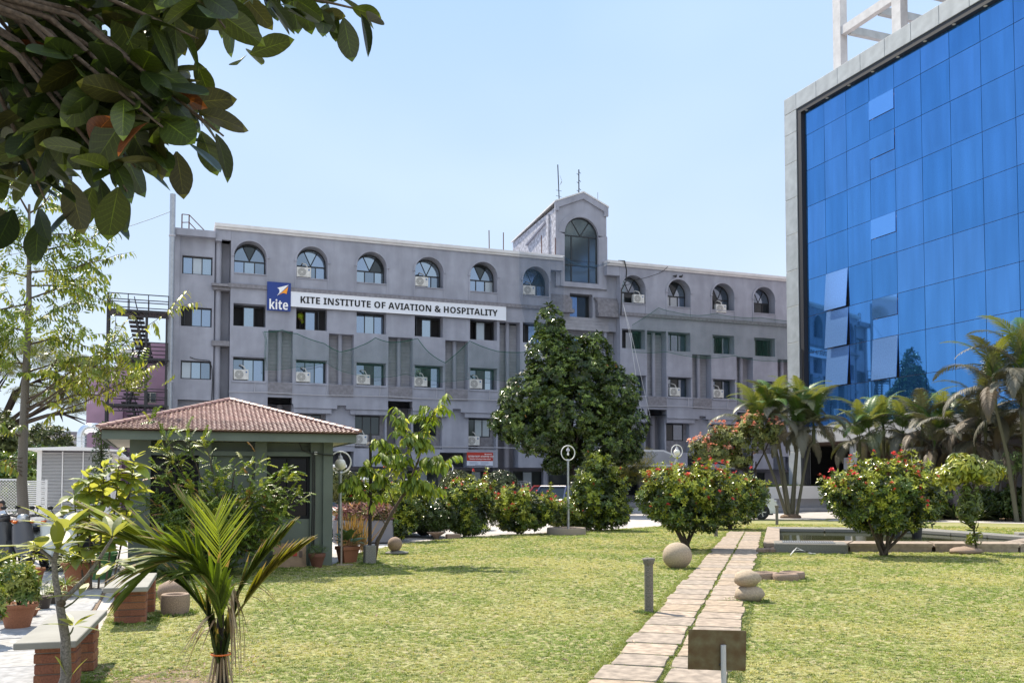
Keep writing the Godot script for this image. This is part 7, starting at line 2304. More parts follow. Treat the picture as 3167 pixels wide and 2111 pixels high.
	for i in 16:
		var a := i * 2.4
		var e := rng.randf_range(0.25, 1.35)
		var d := Vector3(cos(a) * cos(e), sin(e), sin(a) * cos(e))
		xs2.append(aim(Vector3(0, 0.33, 0) + d * 0.16, d + Vector3(0, 0.1, 0), Vector3.UP, rng.randf_range(0.24, 0.34)))
		cs2.append([g(0.03, 0.07, 0.02), g(0.045, 0.095, 0.025)][i % 2])
	var rl := leaf_mesh(0.5, 4, 0.2, 0.35)
	for i in xs2.size():
		part(rp, "leaf", rl, leaf_tone(g(0.04, 0.085, 0.022), false, 0.4)).transform = xs2[i]
	var fp := thing("terracotta_pot", "small round ribbed clay pot with a fern at the kiosk corner", "potted plant", Vector3(2.75, 0, -17.85))
	part(fp, "pot", MB.new().lathe([Vector2(0.09, 0), Vector2(0.15, 0.2), Vector2(0.16, 0.2), Vector2(0.165, 0.27), Vector2(0.14, 0.27), Vector2(0.0, 0.24)], 18), mat.clay_dark)
	foliage(fp, "fern", crown(60, [[Vector3(0, 0.33, 0), Vector3(0.2, 0.1, 0.2)]], 0.1, 0, 2), twig(7, 0.3, 0.22, 0.9, 0.5, 54), mat.leaf, 0.12, 0.2, [g(0.05, 0.09, 0.02), g(0.09, 0.14, 0.03)], 0.5)
	var dg := thing("dry_grass", "clump of dry brown ornamental grass behind the square pot", "plant", Vector3(4.1, 0, -21.3))
	var dx := []
	var dc := PackedColorArray()
	for i in 160:
		var a := rng.randf() * TAU
		var e := rng.randf_range(1.0, 1.5)
		dx.append(aim(Vector3(rng.randf_range(-0.3, 0.3), 0, rng.randf_range(-0.2, 0.2)), Vector3(cos(a) * cos(e), sin(e), sin(a) * cos(e)), Vector3.FORWARD, rng.randf_range(0.5, 0.9)))
		dc.append([g(0.22, 0.13, 0.07), g(0.3, 0.19, 0.1)][i % 2])
	stuff(dg, "stalks", leaf_mesh(0.03, 3, 0.3, 0.3), mat.blade, dx, dc)
	var tr := thing("planting_trough", "long trough of pinkish leafy plants behind the kiosk corner lamp", "planter", Vector3(5.1, 0, -25.0), -0.3)
	part(tr, "trough", MB.new().bbox(Vector3(0, 0.3, 0), Vector3(1.6, 0.6, 0.4), 0.02), mat.wall_dark)
	foliage(tr, "plants", crown(220, [[Vector3(0, 0.8, 0), Vector3(0.85, 0.25, 0.25)]], 0.3, 0, 2), rosette(7, 0.25, 0.7, 2, 0.2, 0.2, 57), mat.leaf, 0.14, 0.24, [g(0.4, 0.2, 0.2), g(0.5, 0.3, 0.27), g(0.3, 0.12, 0.13), g(0.2, 0.2, 0.08)], 0.8)
	for k in 3:
		var l := thing("lily_clump", ["low clump of arching lily leaves at the kiosk foot, left of three", "low clump of arching lily leaves at the kiosk foot, middle of three", "low clump of arching lily leaves at the kiosk foot, right of three"][k], "plant", Vector3(-0.2 + 0.55 * k, 0, -16.6 + 0.3 * (k % 2)), 0, "lily clumps at the kiosk foot")
		var lx := []
		var lc := PackedColorArray()
		for i in 46:
			var a := rng.randf() * TAU
			var e := rng.randf_range(0.5, 1.4)
			lx.append(aim(Vector3(rng.randf_range(-0.12, 0.12), 0, rng.randf_range(-0.1, 0.1)), Vector3(cos(a) * cos(e), sin(e), sin(a) * cos(e)), Vector3.UP, rng.randf_range(0.3, 0.5)))
			lc.append([g(0.05, 0.09, 0.02), g(0.08, 0.13, 0.025), g(0.04, 0.07, 0.02)][i % 3])
		stuff(l, "blades", leaf_mesh(0.09, 4, 0.4, 0.5), mat.leaf, lx, lc)
func plumeria() -> void:
	var o := Vector3(-0.63, 0, -6.97)
	var t := thing("bare_sapling", "thick-stemmed sapling with tufts of long oval leaves, before the nearest bench", "sapling", o)
	var trunk := [Vector3(-0.04, 0, 0), Vector3(0.03, 0.3, 0.02), Vector3(0.02, 0.55, 0), Vector3(-0.02, 0.78, 0)]
	part(t, "trunk", MB.new().tube(trunk, [0.042, 0.036, 0.031, 0.027], 12), mat.post)
	part(t, "knot", MB.new().ball(Vector3(-0.01, 0.79, 0.012), Vector3(0.03, 0.03, 0.025), 8, 12), mat.bark)
	var arms := [
		[[Vector3(-0.02, 0.78, 0), Vector3(-0.05, 0.95, 0), Vector3(-0.06, 1.08, -0.01), Vector3(-0.03, 1.2, -0.01), Vector3(0.0, 1.28, 0)], [0.024, 0.02, 0.018, 0.016, 0.012]],
		[[Vector3(-0.06, 1.07, 0), Vector3(-0.1, 1.11, -0.03), Vector3(-0.15, 1.15, -0.06)], [0.014, 0.012, 0.01]],
		[[Vector3(-0.02, 0.79, 0), Vector3(0.06, 0.87, 0.01), Vector3(0.15, 0.97, 0.02), Vector3(0.22, 1.08, 0.02), Vector3(0.3, 1.22, 0.02)], [0.019, 0.015, 0.014, 0.013, 0.01]],
		[[Vector3(0.16, 0.98, 0.02), Vector3(0.24, 1.02, 0.05), Vector3(0.32, 1.06, 0.07)], [0.011, 0.009, 0.007]],
		[[Vector3(0.0, 0.75, 0.0), Vector3(0.06, 0.79, 0.02), Vector3(0.1, 0.83, 0.04)], [0.008, 0.006, 0.005]],
		[[Vector3(0.02, 0.54, 0.0), Vector3(0.06, 0.6, 0.03), Vector3(0.07, 0.63, 0.04)], [0.007, 0.006, 0.004]]]
	for a: Array in arms:
		part(t, "branch", MB.new().tube(a[0], a[1], 10), mat.bark_green if a[1][0] < 0.012 else mat.post)
	var lm := leaf_mesh(0.31, 6, 0.15, 0.15, 1.3)
	var tufts := [[Vector3(0.0, 1.29, 0), 9, 0.2, 0.35], [Vector3(-0.16, 1.155, -0.07), 9, 0.24, 0.1], [Vector3(-0.04, 1.14, 0), 4, 0.2, 0.5], [Vector3(0.3, 1.23, 0.02), 7, 0.15, 0.8], [Vector3(0.32, 1.06, 0.07), 6, 0.17, 0.0], [Vector3(0.1, 0.835, 0.04), 5, 0.15, 0.25], [Vector3(0.07, 0.635, 0.04), 7, 0.13, 0.2], [Vector3(0.05, 0.28, 0.05), 2, 0.13, 1.2]]
	var cols := [g(0.14, 0.19, 0.025), g(0.19, 0.24, 0.03), g(0.24, 0.28, 0.04), g(0.1, 0.15, 0.025)]
	for u: Array in tufts:
		for i in u[1]:
			var a: float = i * TAU / u[1] + rng.randf_range(-0.3, 0.3)
			var e: float = u[3] + rng.randf_range(-0.35, 0.45)
			var d := Vector3(cos(a) * cos(e), sin(e), sin(a) * cos(e))
			var l := part(t, "leaf", lm, leaf_tone(cols[rng.randi() % 4] * 0.62, false, 0.6))
			l.transform = aim(u[0] + d * 0.015, d, Vector3.UP, u[2] * rng.randf_range(1.15, 1.6))
var tones := {}
func leaf_tone(c: Color, vein := false, back := 0.7) -> StandardMaterial3D:
	var key := "%s%s%s" % [c, vein, back]
	if not tones.has(key):
		var m := StandardMaterial3D.new()
		m.albedo_color = lin(c.r * 1.9, c.g * 1.9, c.b * 1.9) if vein else lin(c.r, c.g, c.b)
		m.roughness = 0.45 if vein else 0.5
		m.cull_mode = BaseMaterial3D.CULL_DISABLED
		m.backlight_enabled = true
		m.backlight = Color(back, back, back * 0.4)
		if vein:
			m.albedo_texture = mat.leaf_vein.albedo_texture
		tones[key] = m
	return tones[key]
func pleated(tone: Color, line: Array, n: int, ll: float, lw: float, ang: float, start: float, sag: float, split: float, sd: int) -> MB:
	var m := MB.new()
	var r := RandomNumberGenerator.new()
	r.seed = sd
	m.use_c = true
	m.col = tone * 1.2
	var steps := line.size() - 1
	m.tube(line, range(line.size()).map(func(i): return lerpf(0.011, 0.002, float(i) / steps)), 6)
	for i in n:
		var t := start + (1.0 - start) * float(i) / n
		var f := t * steps
		var k := mini(int(f), steps - 1)
		var q: Vector3 = line[k].lerp(line[k + 1], f - k)
		var tg: Vector3 = (line[k + 1] - line[k]).normalized()
		var sd2 := tg.cross(Vector3.UP).normalized()
		var nrm := sd2.cross(tg).normalized()
		for s: float in [-1.0, 1.0]:
			var l := ll * (0.45 + 0.75 * sin(PI * clampf(0.1 + 0.85 * t, 0, 1)))
			var a := ang * (1.0 + split * r.randf_range(-0.35, 0.35))
			var d := (tg * cos(a) + sd2 * s * sin(a) + nrm * (0.12 + 0.1 * r.randf())).normalized()
			var w := lw * r.randf_range(0.85, 1.1)
			var side := d.cross(nrm).normalized()
			var tc := tone * r.randf_range(0.65, 1.3)
			if r.randf() < 0.12:
				tc = tone.lerp(Color(0.4, 0.33, 0.12), 0.7)
			var dry := r.randf() < 0.3
			var p := q
			var prev: Array = [q - side * w * 0.3, q + nrm * w * 0.25, q + side * w * 0.3]
			for j in 4:
				d = (d + Vector3(0, -sag * (0.3 + j * 0.4) * (1.0 + 0.6 * split * r.randf()), 0)).normalized()
				p += d * l / 4.0
				var ww: float = w * [0.5, 0.46, 0.3, 0.015][j]
				var nx: Array = [p - side * ww, p + nrm * ww * 0.45, p + side * ww]
				m.col = tc if j < 3 or not dry else Color(0.3, 0.21, 0.12)
				m.quad(prev[0], nx[0], nx[1], prev[1])
				m.quad(prev[1], nx[1], nx[2], prev[2])
				prev = nx
	return m
func coconut() -> void:
	var o := Vector3(0.43, 0, -7.53)
	var t := thing("coconut_sapling", "young coconut palm tied round its base, in the near grass", "sapling", o)
	part(t, "stem", MB.new().tube([Vector3(0.02, -0.02, 0), Vector3(0.0, 0.2, 0), Vector3(-0.01, 0.45, 0), Vector3(0, 0.66, 0)], [0.045, 0.042, 0.035, 0.02], 10), mat.bark_dark)
	var cr := Vector3(0, 0.6, 0)
	var lime := g(0.3, 0.35, 0.03)
	var mid := g(0.13, 0.18, 0.025)
	var deep := g(0.05, 0.08, 0.018)
	var fr := [
		["upper left", [Vector3(0, 0.55, 0), Vector3(-0.16, 0.83, 0.0), Vector3(-0.42, 0.62 + 0.48, -0.05), Vector3(-0.7, 1.24, -0.1), Vector3(-0.9, 1.34, -0.12)], 22, 0.38, 0.062, 0.17, 0.35, 0.03, 0.15, lime],
		["left second", [Vector3(0, 0.55, -0.05), Vector3(-0.18, 0.85, -0.2), Vector3(-0.45, 1.06, -0.36), Vector3(-0.72, 1.16, -0.45), Vector3(-0.92, 1.2, -0.5)], 18, 0.36, 0.055, 0.15, 0.4, 0.03, 0.3, g(0.14, 0.18, 0.025)],
		["left near", [Vector3(0, 0.5, 0.05), Vector3(-0.12, 0.85, 0.15), Vector3(-0.25, 1.03, 0.27), Vector3(-0.45, 1.02, 0.36), Vector3(-0.62, 0.86, 0.42)], 24, 0.42, 0.058, 0.24, 0.3, 0.13, 0.2, mid],
		["front fan", [Vector3(0, 0.5, 0.06), Vector3(-0.04, 0.75, 0.2), Vector3(-0.14, 0.92, 0.3), Vector3(-0.24, 0.94, 0.36)], 16, 0.34, 0.046, 0.3, 0.15, 0.16, 0.2, g(0.1, 0.15, 0.02)],
		["upright fan", [Vector3(0, 0.55, -0.04), Vector3(0.0, 0.9, -0.12), Vector3(-0.02, 1.2, -0.2), Vector3(-0.05, 1.34, -0.24)], 20, 0.36, 0.012, 0.62, 0.35, 0.03, 0.3, lime],
		["up left fold", [Vector3(0, 0.5, -0.06), Vector3(-0.06, 0.9, -0.25), Vector3(-0.14, 1.22, -0.42), Vector3(-0.3, 1.46, -0.55)], 12, 0.3, 0.03, 0.14, 0.55, 0.03, 0.2, g(0.15, 0.19, 0.025)],
		["right upper", [Vector3(0.02, 0.5, 0), Vector3(0.14, 0.78, 0.05), Vector3(0.3, 1.02, 0.12), Vector3(0.46, 1.2, 0.18)], 16, 0.31, 0.055, 0.17, 0.25, 0.04, 0.15, g(0.1, 0.135, 0.03)],
		["right lower", [Vector3(0.02, 0.45, 0.05), Vector3(0.18, 0.72, 0.2), Vector3(0.36, 0.95, 0.32), Vector3(0.54, 1.1, 0.42)], 15, 0.3, 0.055, 0.15, 0.3, 0.05, 0.15, g(0.19, 0.18, 0.035)],
		["left low", [Vector3(0, 0.4, 0.04), Vector3(-0.12, 0.62, 0.1), Vector3(-0.26, 0.8, 0.14), Vector3(-0.36, 0.88, 0.16)], 14, 0.28, 0.036, 0.25, 0.25, 0.07, 0.2, deep],
		["base spathe", [Vector3(-0.02, 0.22, 0.05), Vector3(-0.06, 0.4, 0.1), Vector3(-0.1, 0.55, 0.12), Vector3(-0.12, 0.66, 0.12)], 12, 0.22, 0.04, 0.16, 0.0, 0.0, 0.1, g(0.05, 0.075, 0.02)],
		["base spathe right", [Vector3(0.02, 0.25, 0.05), Vector3(0.05, 0.42, 0.1), Vector3(0.08, 0.56, 0.11), Vector3(0.1, 0.65, 0.1)], 12, 0.2, 0.04, 0.16, 0.0, 0.0, 0.1, g(0.045, 0.07, 0.02)]]
	var k := 0
	for f: Array in fr:
		var line := []
		var src: Array = f[1]
		for i in 13:
			var u := i / 12.0 * (src.size() - 1)
			var a := mini(int(u), src.size() - 2)
			var p0: Vector3 = src[maxi(a - 1, 0)]
			var p1: Vector3 = src[a]
			var p2: Vector3 = src[a + 1]
			var p3: Vector3 = src[mini(a + 2, src.size() - 1)]
			line.append(p1.cubic_interpolate(p2, p0, p3, u - a))
		part(t, "frond", pleated(f[9], line, f[2], f[3], f[4], f[5], f[6], f[7], f[8], 70 + k), mat.leaf_matt)
		k += 1
	var dry := leaf_tone(g(0.24, 0.165, 0.1), false, 0.3)
	var pale := leaf_tone(g(0.42, 0.33, 0.22), false, 0.3)
	for i in 26:
		var m := MB.new()
		var right := i < 17
		var a := Vector3(rng.randf_range(0.02, 0.1), rng.randf_range(0.66, 0.84), rng.randf_range(0.05, 0.16)) if right else Vector3(rng.randf_range(-0.12, -0.04), rng.randf_range(0.5, 0.62), 0.12)
		var e := Vector3(rng.randf_range(0.06, 0.22), rng.randf_range(0.05, 0.3), rng.randf_range(0.2, 0.36)) if right else Vector3(rng.randf_range(-0.32, -0.16), rng.randf_range(0.2, 0.42), 0.2)
		if i % 6 == 0 and right:
			e = Vector3(rng.randf_range(0.3, 0.6), rng.randf_range(0.35, 0.75), rng.randf_range(0.2, 0.4))
		var top := (a + e) / 2 + Vector3(0.02, 0.22 if right else 0.12, 0.04)
		var w := rng.randf_range(0.006, 0.016)
		var prev := []
		for j in 9:
			var u := j / 8.0
			var p := a.lerp(top, u).lerp(top.lerp(e, u), u)
			var sdv := Vector3(cos(u * 1.5 + i), 0, sin(u * 1.5 + i)) * w * (1.0 - u * 0.8)
			var nx := [p - sdv, p + sdv]
			if j:
				m.quad(prev[0], prev[1], nx[1], nx[0])
			prev = nx
		part(t, "dry_strip", m, pale if i % 3 == 0 else dry)
	for i in 7:
		var x := -0.05 + 0.016 * i
		part(t, "sheath_strip", MB.new().tube([Vector3(x, 0.3, 0.05), Vector3(x * 1.5, 0.15, 0.06), Vector3(x * 2.2, 0.0, 0.08)], [0.008, 0.009, 0.004], 4), dry if i % 2 else pale)
	part(t, "tie", MB.new().lathe([Vector2(0.075, 0.285), Vector2(0.08, 0.29), Vector2(0.075, 0.297)], 20, Vector3(0, 0, 0.04)), mat.orange_lamp)
func left_trees() -> void:
	var o := Vector3(-2.76, 0, -22.4)
	var t := thing("young_tree", "tall slender tree with bright airy drooping leaves on the left", "tree", o)
	part(t, "trunk", MB.new().tube([Vector3(0, 0, 0), Vector3(-0.12, 1.6, 0), Vector3(-0.1, 3.3, 0), Vector3(-0.06, 5.4, 0), Vector3(-0.1, 7.7, 0)], [0.125, 0.105, 0.085, 0.06, 0.025], 12), mat.post)
	var lm := leaf_mesh(0.33, 4, 0.25, 0.45)
	var cols := [g(0.19, 0.26, 0.025), g(0.25, 0.31, 0.03), g(0.13, 0.19, 0.025), g(0.09, 0.135, 0.02), g(0.34, 0.36, 0.05)]
	var br := [
		[7.0, Vector3(0.95, 7.0, 0.3)], [6.6, Vector3(1.3, 6.7, 0.7)], [6.2, Vector3(1.65, 6.35, 1.0)], [5.6, Vector3(1.5, 5.6, 0.5)], [5.0, Vector3(1.2, 5.2, 0.9)],
		[7.2, Vector3(-0.7, 7.3, 0.2)], [6.7, Vector3(-1.1, 6.6, 0.3)], [6.1, Vector3(-1.2, 6.0, 0.5)], [5.5, Vector3(-1.3, 5.3, 0.2)], [4.9, Vector3(-1.2, 4.8, 0.6)], [4.2, Vector3(-1.3, 4.0, 0.3)],
		[4.6, Vector3(1.1, 4.5, 0.4)], [4.0, Vector3(1.4, 4.0, 0.8)], [3.4, Vector3(1.0, 3.5, 0.5)], [3.0, Vector3(2.2, 4.0, 2.3)], [3.1, Vector3(2.75, 4.75, 3.0)], [2.9, Vector3(2.4, 3.6, 2.5)], [3.3, Vector3(2.0, 4.4, 1.8)], [7.5, Vector3(0.5, 7.9, -0.2)], [7.5, Vector3(-0.4, 8.1, 0.2)], [2.6, Vector3(-1.2, 2.7, 0.6)], [5.9, Vector3(0.9, 6.1, -0.6)], [5.2, Vector3(-0.5, 5.3, -0.9)], [3.8, Vector3(0.6, 3.9, 1.2)], [3.2, Vector3(1.8, 3.2, 1.6)]]
	for b: Array in br:
		var st := Vector3(-0.1, b[0], 0)
		var e: Vector3 = b[1]
		e.y += rng.randf_range(-0.1, 0.35)
		var md := st.lerp(e, 0.5) + Vector3(0, 0.1, 0) + rand_dir() * 0.22
		var line := [st, st.lerp(md, 0.5), md, md.lerp(e, 0.5) + Vector3(0, 0.04, 0), e]
		part(t, "branch", MB.new().tube(line, [0.026, 0.02, 0.015, 0.01, 0.004], 6), mat.bark)
		var bright: bool = b[0] < 3.5 and e.x > 1.5
		var cc: Array = [g(0.36, 0.38, 0.03), g(0.3, 0.34, 0.03), g(0.42, 0.4, 0.05), g(0.2, 0.25, 0.025)] if bright else cols
		spray(t, "leaves", line, 16, 0.16, lm, mat.leaf, cc, 0.7, 0.3, b[0] < 4.5)
		for k in 9:
			var s: Vector3 = (line[1 + k % 3] as Vector3).lerp(line[2 + k % 3], rng.randf())
			var q := s + (e - st).normalized() * rng.randf_range(0.1, 0.5) + rand_dir() * 0.5 + Vector3(0, 0.12, 0)
			var ln := [s, s.lerp(q, 0.5) + Vector3(0, 0.03, 0), q]
			part(t, "twig", MB.new().tube(ln, [0.008, 0.006, 0.002], 4), mat.bark)
			spray(t, "leaves", ln, 15, 0.16, lm, mat.leaf, cc, 0.65, 0.1)
	foliage(t, "crown", crown(330, [[Vector3(0.6, 6.3, 0.4), Vector3(1.1, 1.3, 0.9)], [Vector3(-0.7, 6.6, 0.3), Vector3(0.9, 1.2, 0.8)], [Vector3(0.4, 4.6, 0.5), Vector3(1.2, 1.0, 1.0)], [Vector3(-0.8, 4.6, 0.3), Vector3(0.9, 1.0, 0.8)], [Vector3(1.9, 4.0, 1.9), Vector3(0.9, 0.6, 0.9)]], 0.1, 0.3, 8), twig(5, 0.34, 0.4, 0.8, 0.8, 63), mat.leaf, 0.3, 0.45, cols, -0.1)
	for k in 5:
		var s := Vector3(-0.1, 1.75 + 0.1 * k, 0.1)
		var q := s + Vector3(-0.3 - 0.12 * k, 0.25 - 0.12 * k, 0.2)
		part(t, "twig", MB.new().tube([s, s.lerp(q, 0.5) + Vector3(0, 0.06, 0), q], [0.01, 0.007, 0.003], 5), mat.bark)
		spray(t, "leaves", [s, s.lerp(q, 0.5) + Vector3(0, 0.06, 0), q], 8, 0.2, lm, mat.leaf, [g(0.24, 0.29, 0.03), g(0.3, 0.24, 0.03), g(0.17, 0.23, 0.03)], 0.9, 0.3)
	var ro := Vector3(-10.5, 0, -68)
	var r := thing("rain_tree", "wide dark-limbed feathery tree far behind on the left", "tree", ro)
	part(r, "trunk", MB.new().tube([Vector3(-1.5, 0, 0), Vector3(-1.0, 2.4, 0), Vector3(0, 4.4, 0), Vector3(0.6, 5.6, 0)], [0.55, 0.42, 0.34, 0.24], 10), mat.bark_dark)
	var ends := [Vector3(5.4, 7.6, 2), Vector3(4.2, 9.2, 1), Vector3(2.0, 10.2, 0), Vector3(-1.0, 10.8, 0), Vector3(-4, 9.5, 0), Vector3(3.0, 7.0, 1), Vector3(5.8, 6.4, 2), Vector3(0.5, 8.6, 2), Vector3(-3, 7.5, 1)]
	stems(r, "limb", Vector3(0.3, 5.0, 0), ends, 0.2, mat.bark_dark, 0.4, 5)
	var lobes := []
	for e: Vector3 in ends:
		lobes.append([e + Vector3(0, 0.4, 0), Vector3(2.0, 0.75, 1.8)])
	foliage(r, "crown", crown(3600, lobes, 0.35, 0.36, 9), twig(7, 0.22, 0.34, 0.9, 0.3, 61), mat.leaf_soft, 0.35, 0.65, [g(0.11, 0.125, 0.04), g(0.15, 0.16, 0.05), g(0.08, 0.095, 0.03), g(0.19, 0.19, 0.07)], 0.3, 0.2)
	for k in 4:
		var at: Vector3 = [Vector3(-6.2, 0, -38), Vector3(-4.6, 0, -42), Vector3(-8.0, 0, -50), Vector3(-6.0, 0, -56)][k]
		var hh: float = [2.6, 2.9, 5.0, 4.6][k]
		var bt := thing("leafy_tree", ["sunlit glossy green tree behind the wire fence", "green tree beside the louvred house, left of its wall", "darker tree under the feathery crown at the left edge", "soft green tree before the low grey building"][k], "tree", at)
		part(bt, "trunk", MB.new().tube([Vector3(0, 0, 0), Vector3(0.1, hh * 0.5, 0), Vector3(0, hh * 0.8, 0)], [0.14, 0.1, 0.05], 8), mat.bark)
		stems(bt, "limb", Vector3(0.05, hh * 0.35, 0), [Vector3(-1, hh * 0.8, 0.3), Vector3(1, hh * 0.85, 0.2), Vector3(0.2, hh, 0.4)], 0.06, mat.bark)
		foliage(bt, "crown", crown(1200, [[Vector3(0, hh * 0.75, 0), Vector3(1.4, hh * 0.3, 1.2)], [Vector3(-0.9, hh * 0.55, 0.2), Vector3(1.1, hh * 0.3, 1)], [Vector3(0.9, hh * 0.55, 0.2), Vector3(1.1, hh * 0.3, 1)]], 0.5, 0.3, k), leaf_meshes["ixora"], mat.leaf_gloss if k < 2 else mat.leaf, 0.16 if k < 2 else 0.22, 0.3, [g(0.08, 0.13, 0.025), g(0.12, 0.18, 0.03), g(0.05, 0.09, 0.02), g(0.2, 0.26, 0.05)] if k < 2 else [g(0.08, 0.1, 0.03), g(0.12, 0.14, 0.04), g(0.06, 0.08, 0.025)], 0.5, 0.25)
func overhang() -> void:
	var o := Vector3(-2.6, 0, -2.6)
	var t := thing("overhanging_tree", "big-leaved tree whose dark branches hang in from the upper left", "tree", o)
	part(t, "trunk", MB.new().tube([Vector3(0, 0, 0), Vector3(0.05, 1.5, 0), Vector3(0, 3.2, 0), Vector3(0.2, 4.6, 0)], [0.24, 0.19, 0.16, 0.1], 12), mat.bark)
	var tips := [Vector3(-0.48, 3.22, -3.6), Vector3(-0.33, 3.35, -3.76), Vector3(-0.14, 3.28, -3.58), Vector3(0.04, 3.26, -3.41), Vector3(0.17, 3.15, -3.14), Vector3(0.35, 3.4, -3.5), Vector3(-0.41, 2.98, -3.36), Vector3(-0.24, 3.04, -3.4), Vector3(-0.06, 3.01, -3.23), Vector3(0.08, 3.02, -3.06), Vector3(0.16, 3.05, -3.02), Vector3(0.46, 3.38, -3.36), Vector3(0.6, 3.42, -3.41), Vector3(-0.43, 2.81, -3.26), Vector3(-0.29, 2.9, -3.53), Vector3(-0.14, 2.9, -3.46), Vector3(-0.05, 2.85, -3.09), Vector3(0.0, 2.82, -3.16), Vector3(-0.38, 2.72, -3.35), Vector3(-0.21, 2.71, -3.18), Vector3(-0.1, 2.7, -3.02), Vector3(-0.02, 2.66, -2.9), Vector3(0.02, 2.66, -2.94), Vector3(-0.12, 2.5, -3.05), Vector3(-0.31, 2.62, -3.22), Vector3(-0.17, 2.6, -3.05), Vector3(-0.05, 2.65, -3.11), Vector3(-0.1, 2.6, -3.12), Vector3(-0.38, 2.53, -3.36), Vector3(0.1, 2.75, -3.06), Vector3(0.16, 2.7, -3.02)]
	var lm := [leaf_mesh(0.52, 8, 0.12, 0.12, 1.25), leaf_mesh(0.46, 8, 0.22, 0.22, 1.15), leaf_mesh(0.55, 8, 0.06, 0.05, 1.25)]
	var cols := [g(0.05, 0.082, 0.016), g(0.068, 0.105, 0.02), g(0.04, 0.07, 0.018), g(0.09, 0.135, 0.022), g(0.035, 0.058, 0.02), g(0.07, 0.075, 0.025)]
	var hubs := [Vector3(-0.7, 3.6, -3.2), Vector3(-0.3, 3.7, -3.4), Vector3(-0.75, 3.1, -3.1)]
	for h: Vector3 in hubs:
		part(t, "limb", MB.new().at(-o).tube([o + Vector3(0.1, 3.9, 0), o.lerp(h, 0.4) + Vector3(0, 2.4, 0), h + Vector3(-0.25, 0.25, 0.1), h], [0.07, 0.05, 0.03, 0.018], 9), mat.bark)
	var n := 0
	for i in tips.size():
		var tp: Vector3 = tips[i]
		var hub: Vector3 = hubs[0]
		for h: Vector3 in hubs:
			if h.distance_to(tp) < hub.distance_to(tp):
				hub = h
		var md := hub.lerp(tp, 0.5) + Vector3(0.02, 0.1, 0) + rand_dir() * 0.04
		part(t, "twig", MB.new().at(-o).tube([hub, hub.lerp(md, 0.5), md, md.lerp(tp, 0.6), tp], [0.014, 0.011, 0.008, 0.006, 0.003], 7), mat.bark)
		var cnt := 9
		for k in cnt:
			var a := k * 2.4 + i
			var e := rng.randf_range(-0.9, 0.5)
			var d := Vector3(cos(a) * cos(e), sin(e) - 0.12, sin(a) * cos(e) * 0.8)
			var back := md.lerp(tp, 0.35 + 0.65 * float(k) / cnt)
			var c: Color = cols[rng.randi() % cols.size()]
			if rng.randf() < 0.015:
				c = g(0.22, 0.07, 0.03)
			var l := part(t, "leaf", lm[rng.randi() % 3], leaf_tone(c, true, 0.6))
			var xf := aim(back + d * 0.02, d, Vector3.UP + rand_dir() * 0.8, rng.randf_range(0.14, 0.205))
			xf.origin -= o
			l.transform = xf
			n += 1
	for k in 12:
		var p := Vector3(0.3 + 0.035 * k, 3.22 + 0.012 * k - 0.02 * (k % 3), -3.1 - 0.02 * k)
		var d := Vector3(rng.randf_range(-0.2, 0.9), rng.randf_range(-1.0, 0.2), rng.randf_range(-0.3, 0.6))
		var l := part(t, "leaf", lm[k % 3], leaf_tone(cols[k % cols.size()], true, 0.42))
		var xf := aim(p, d, Vector3.UP + rand_dir() * 0.6, rng.randf_range(0.1, 0.15))
		xf.origin -= o
		l.transform = xf
	part(t, "twig", MB.new().at(-o).tube([Vector3(-0.3, 3.7, -3.4), Vector3(0.1, 3.5, -3.2), Vector3(0.4, 3.27, -3.15), Vector3(0.72, 3.36, -3.35)], [0.014, 0.01, 0.006, 0.003], 7), mat.bark)
	var pts := crown(1500, [[Vector3(-0.3, 3.15, -3.75), Vector3(0.3, 0.3, 0.25)], [Vector3(-0.08, 2.95, -3.6), Vector3(0.22, 0.22, 0.2)], [Vector3(-0.42, 2.75, -3.65), Vector3(0.28, 0.22, 0.2)], [Vector3(0.02, 3.25, -3.75), Vector3(0.3, 0.18, 0.2)], [Vector3(-0.25, 2.75, -3.55), Vector3(0.2, 0.16, 0.2)], [Vector3(-0.75, 3.9, -3.3), Vector3(0.9, 0.6, 0.8)], [Vector3(-0.75, 3.25, -3.7), Vector3(0.6, 0.55, 0.5)], [Vector3(-0.2, 3.9, -3.9), Vector3(0.75, 0.45, 0.6)], [Vector3(-0.85, 2.75, -3.6), Vector3(0.45, 0.4, 0.4)], [Vector3(-0.4, 3.2, -3.9), Vector3(0.4, 0.4, 0.4)], [Vector3(-1.6, 4.2, -2.8), Vector3(1.2, 0.8, 1.2)]], 0.3, 0.0, 4)
	var xs := []
	var cs := PackedColorArray()
	for e: Array in pts:
		var d: Vector3 = (e[1] + rand_dir() * 0.9 + Vector3(0, -0.4, 0)).normalized()
		xs.append(aim(e[0] - o, d, Vector3.UP + rand_dir() * 0.7, rng.randf_range(0.14, 0.2)))
		cs.append(cols[rng.randi() % cols.size()])
	stuff(t, "crown", lm[0], leaf_shade(), xs, cs)
func leaf_shade() -> StandardMaterial3D:
	var m := leaf_mat("leaf_big", 0.45, 0.42, mat.leaf_vein.albedo_texture, 1.9, 1.9, 1.9)
	return m
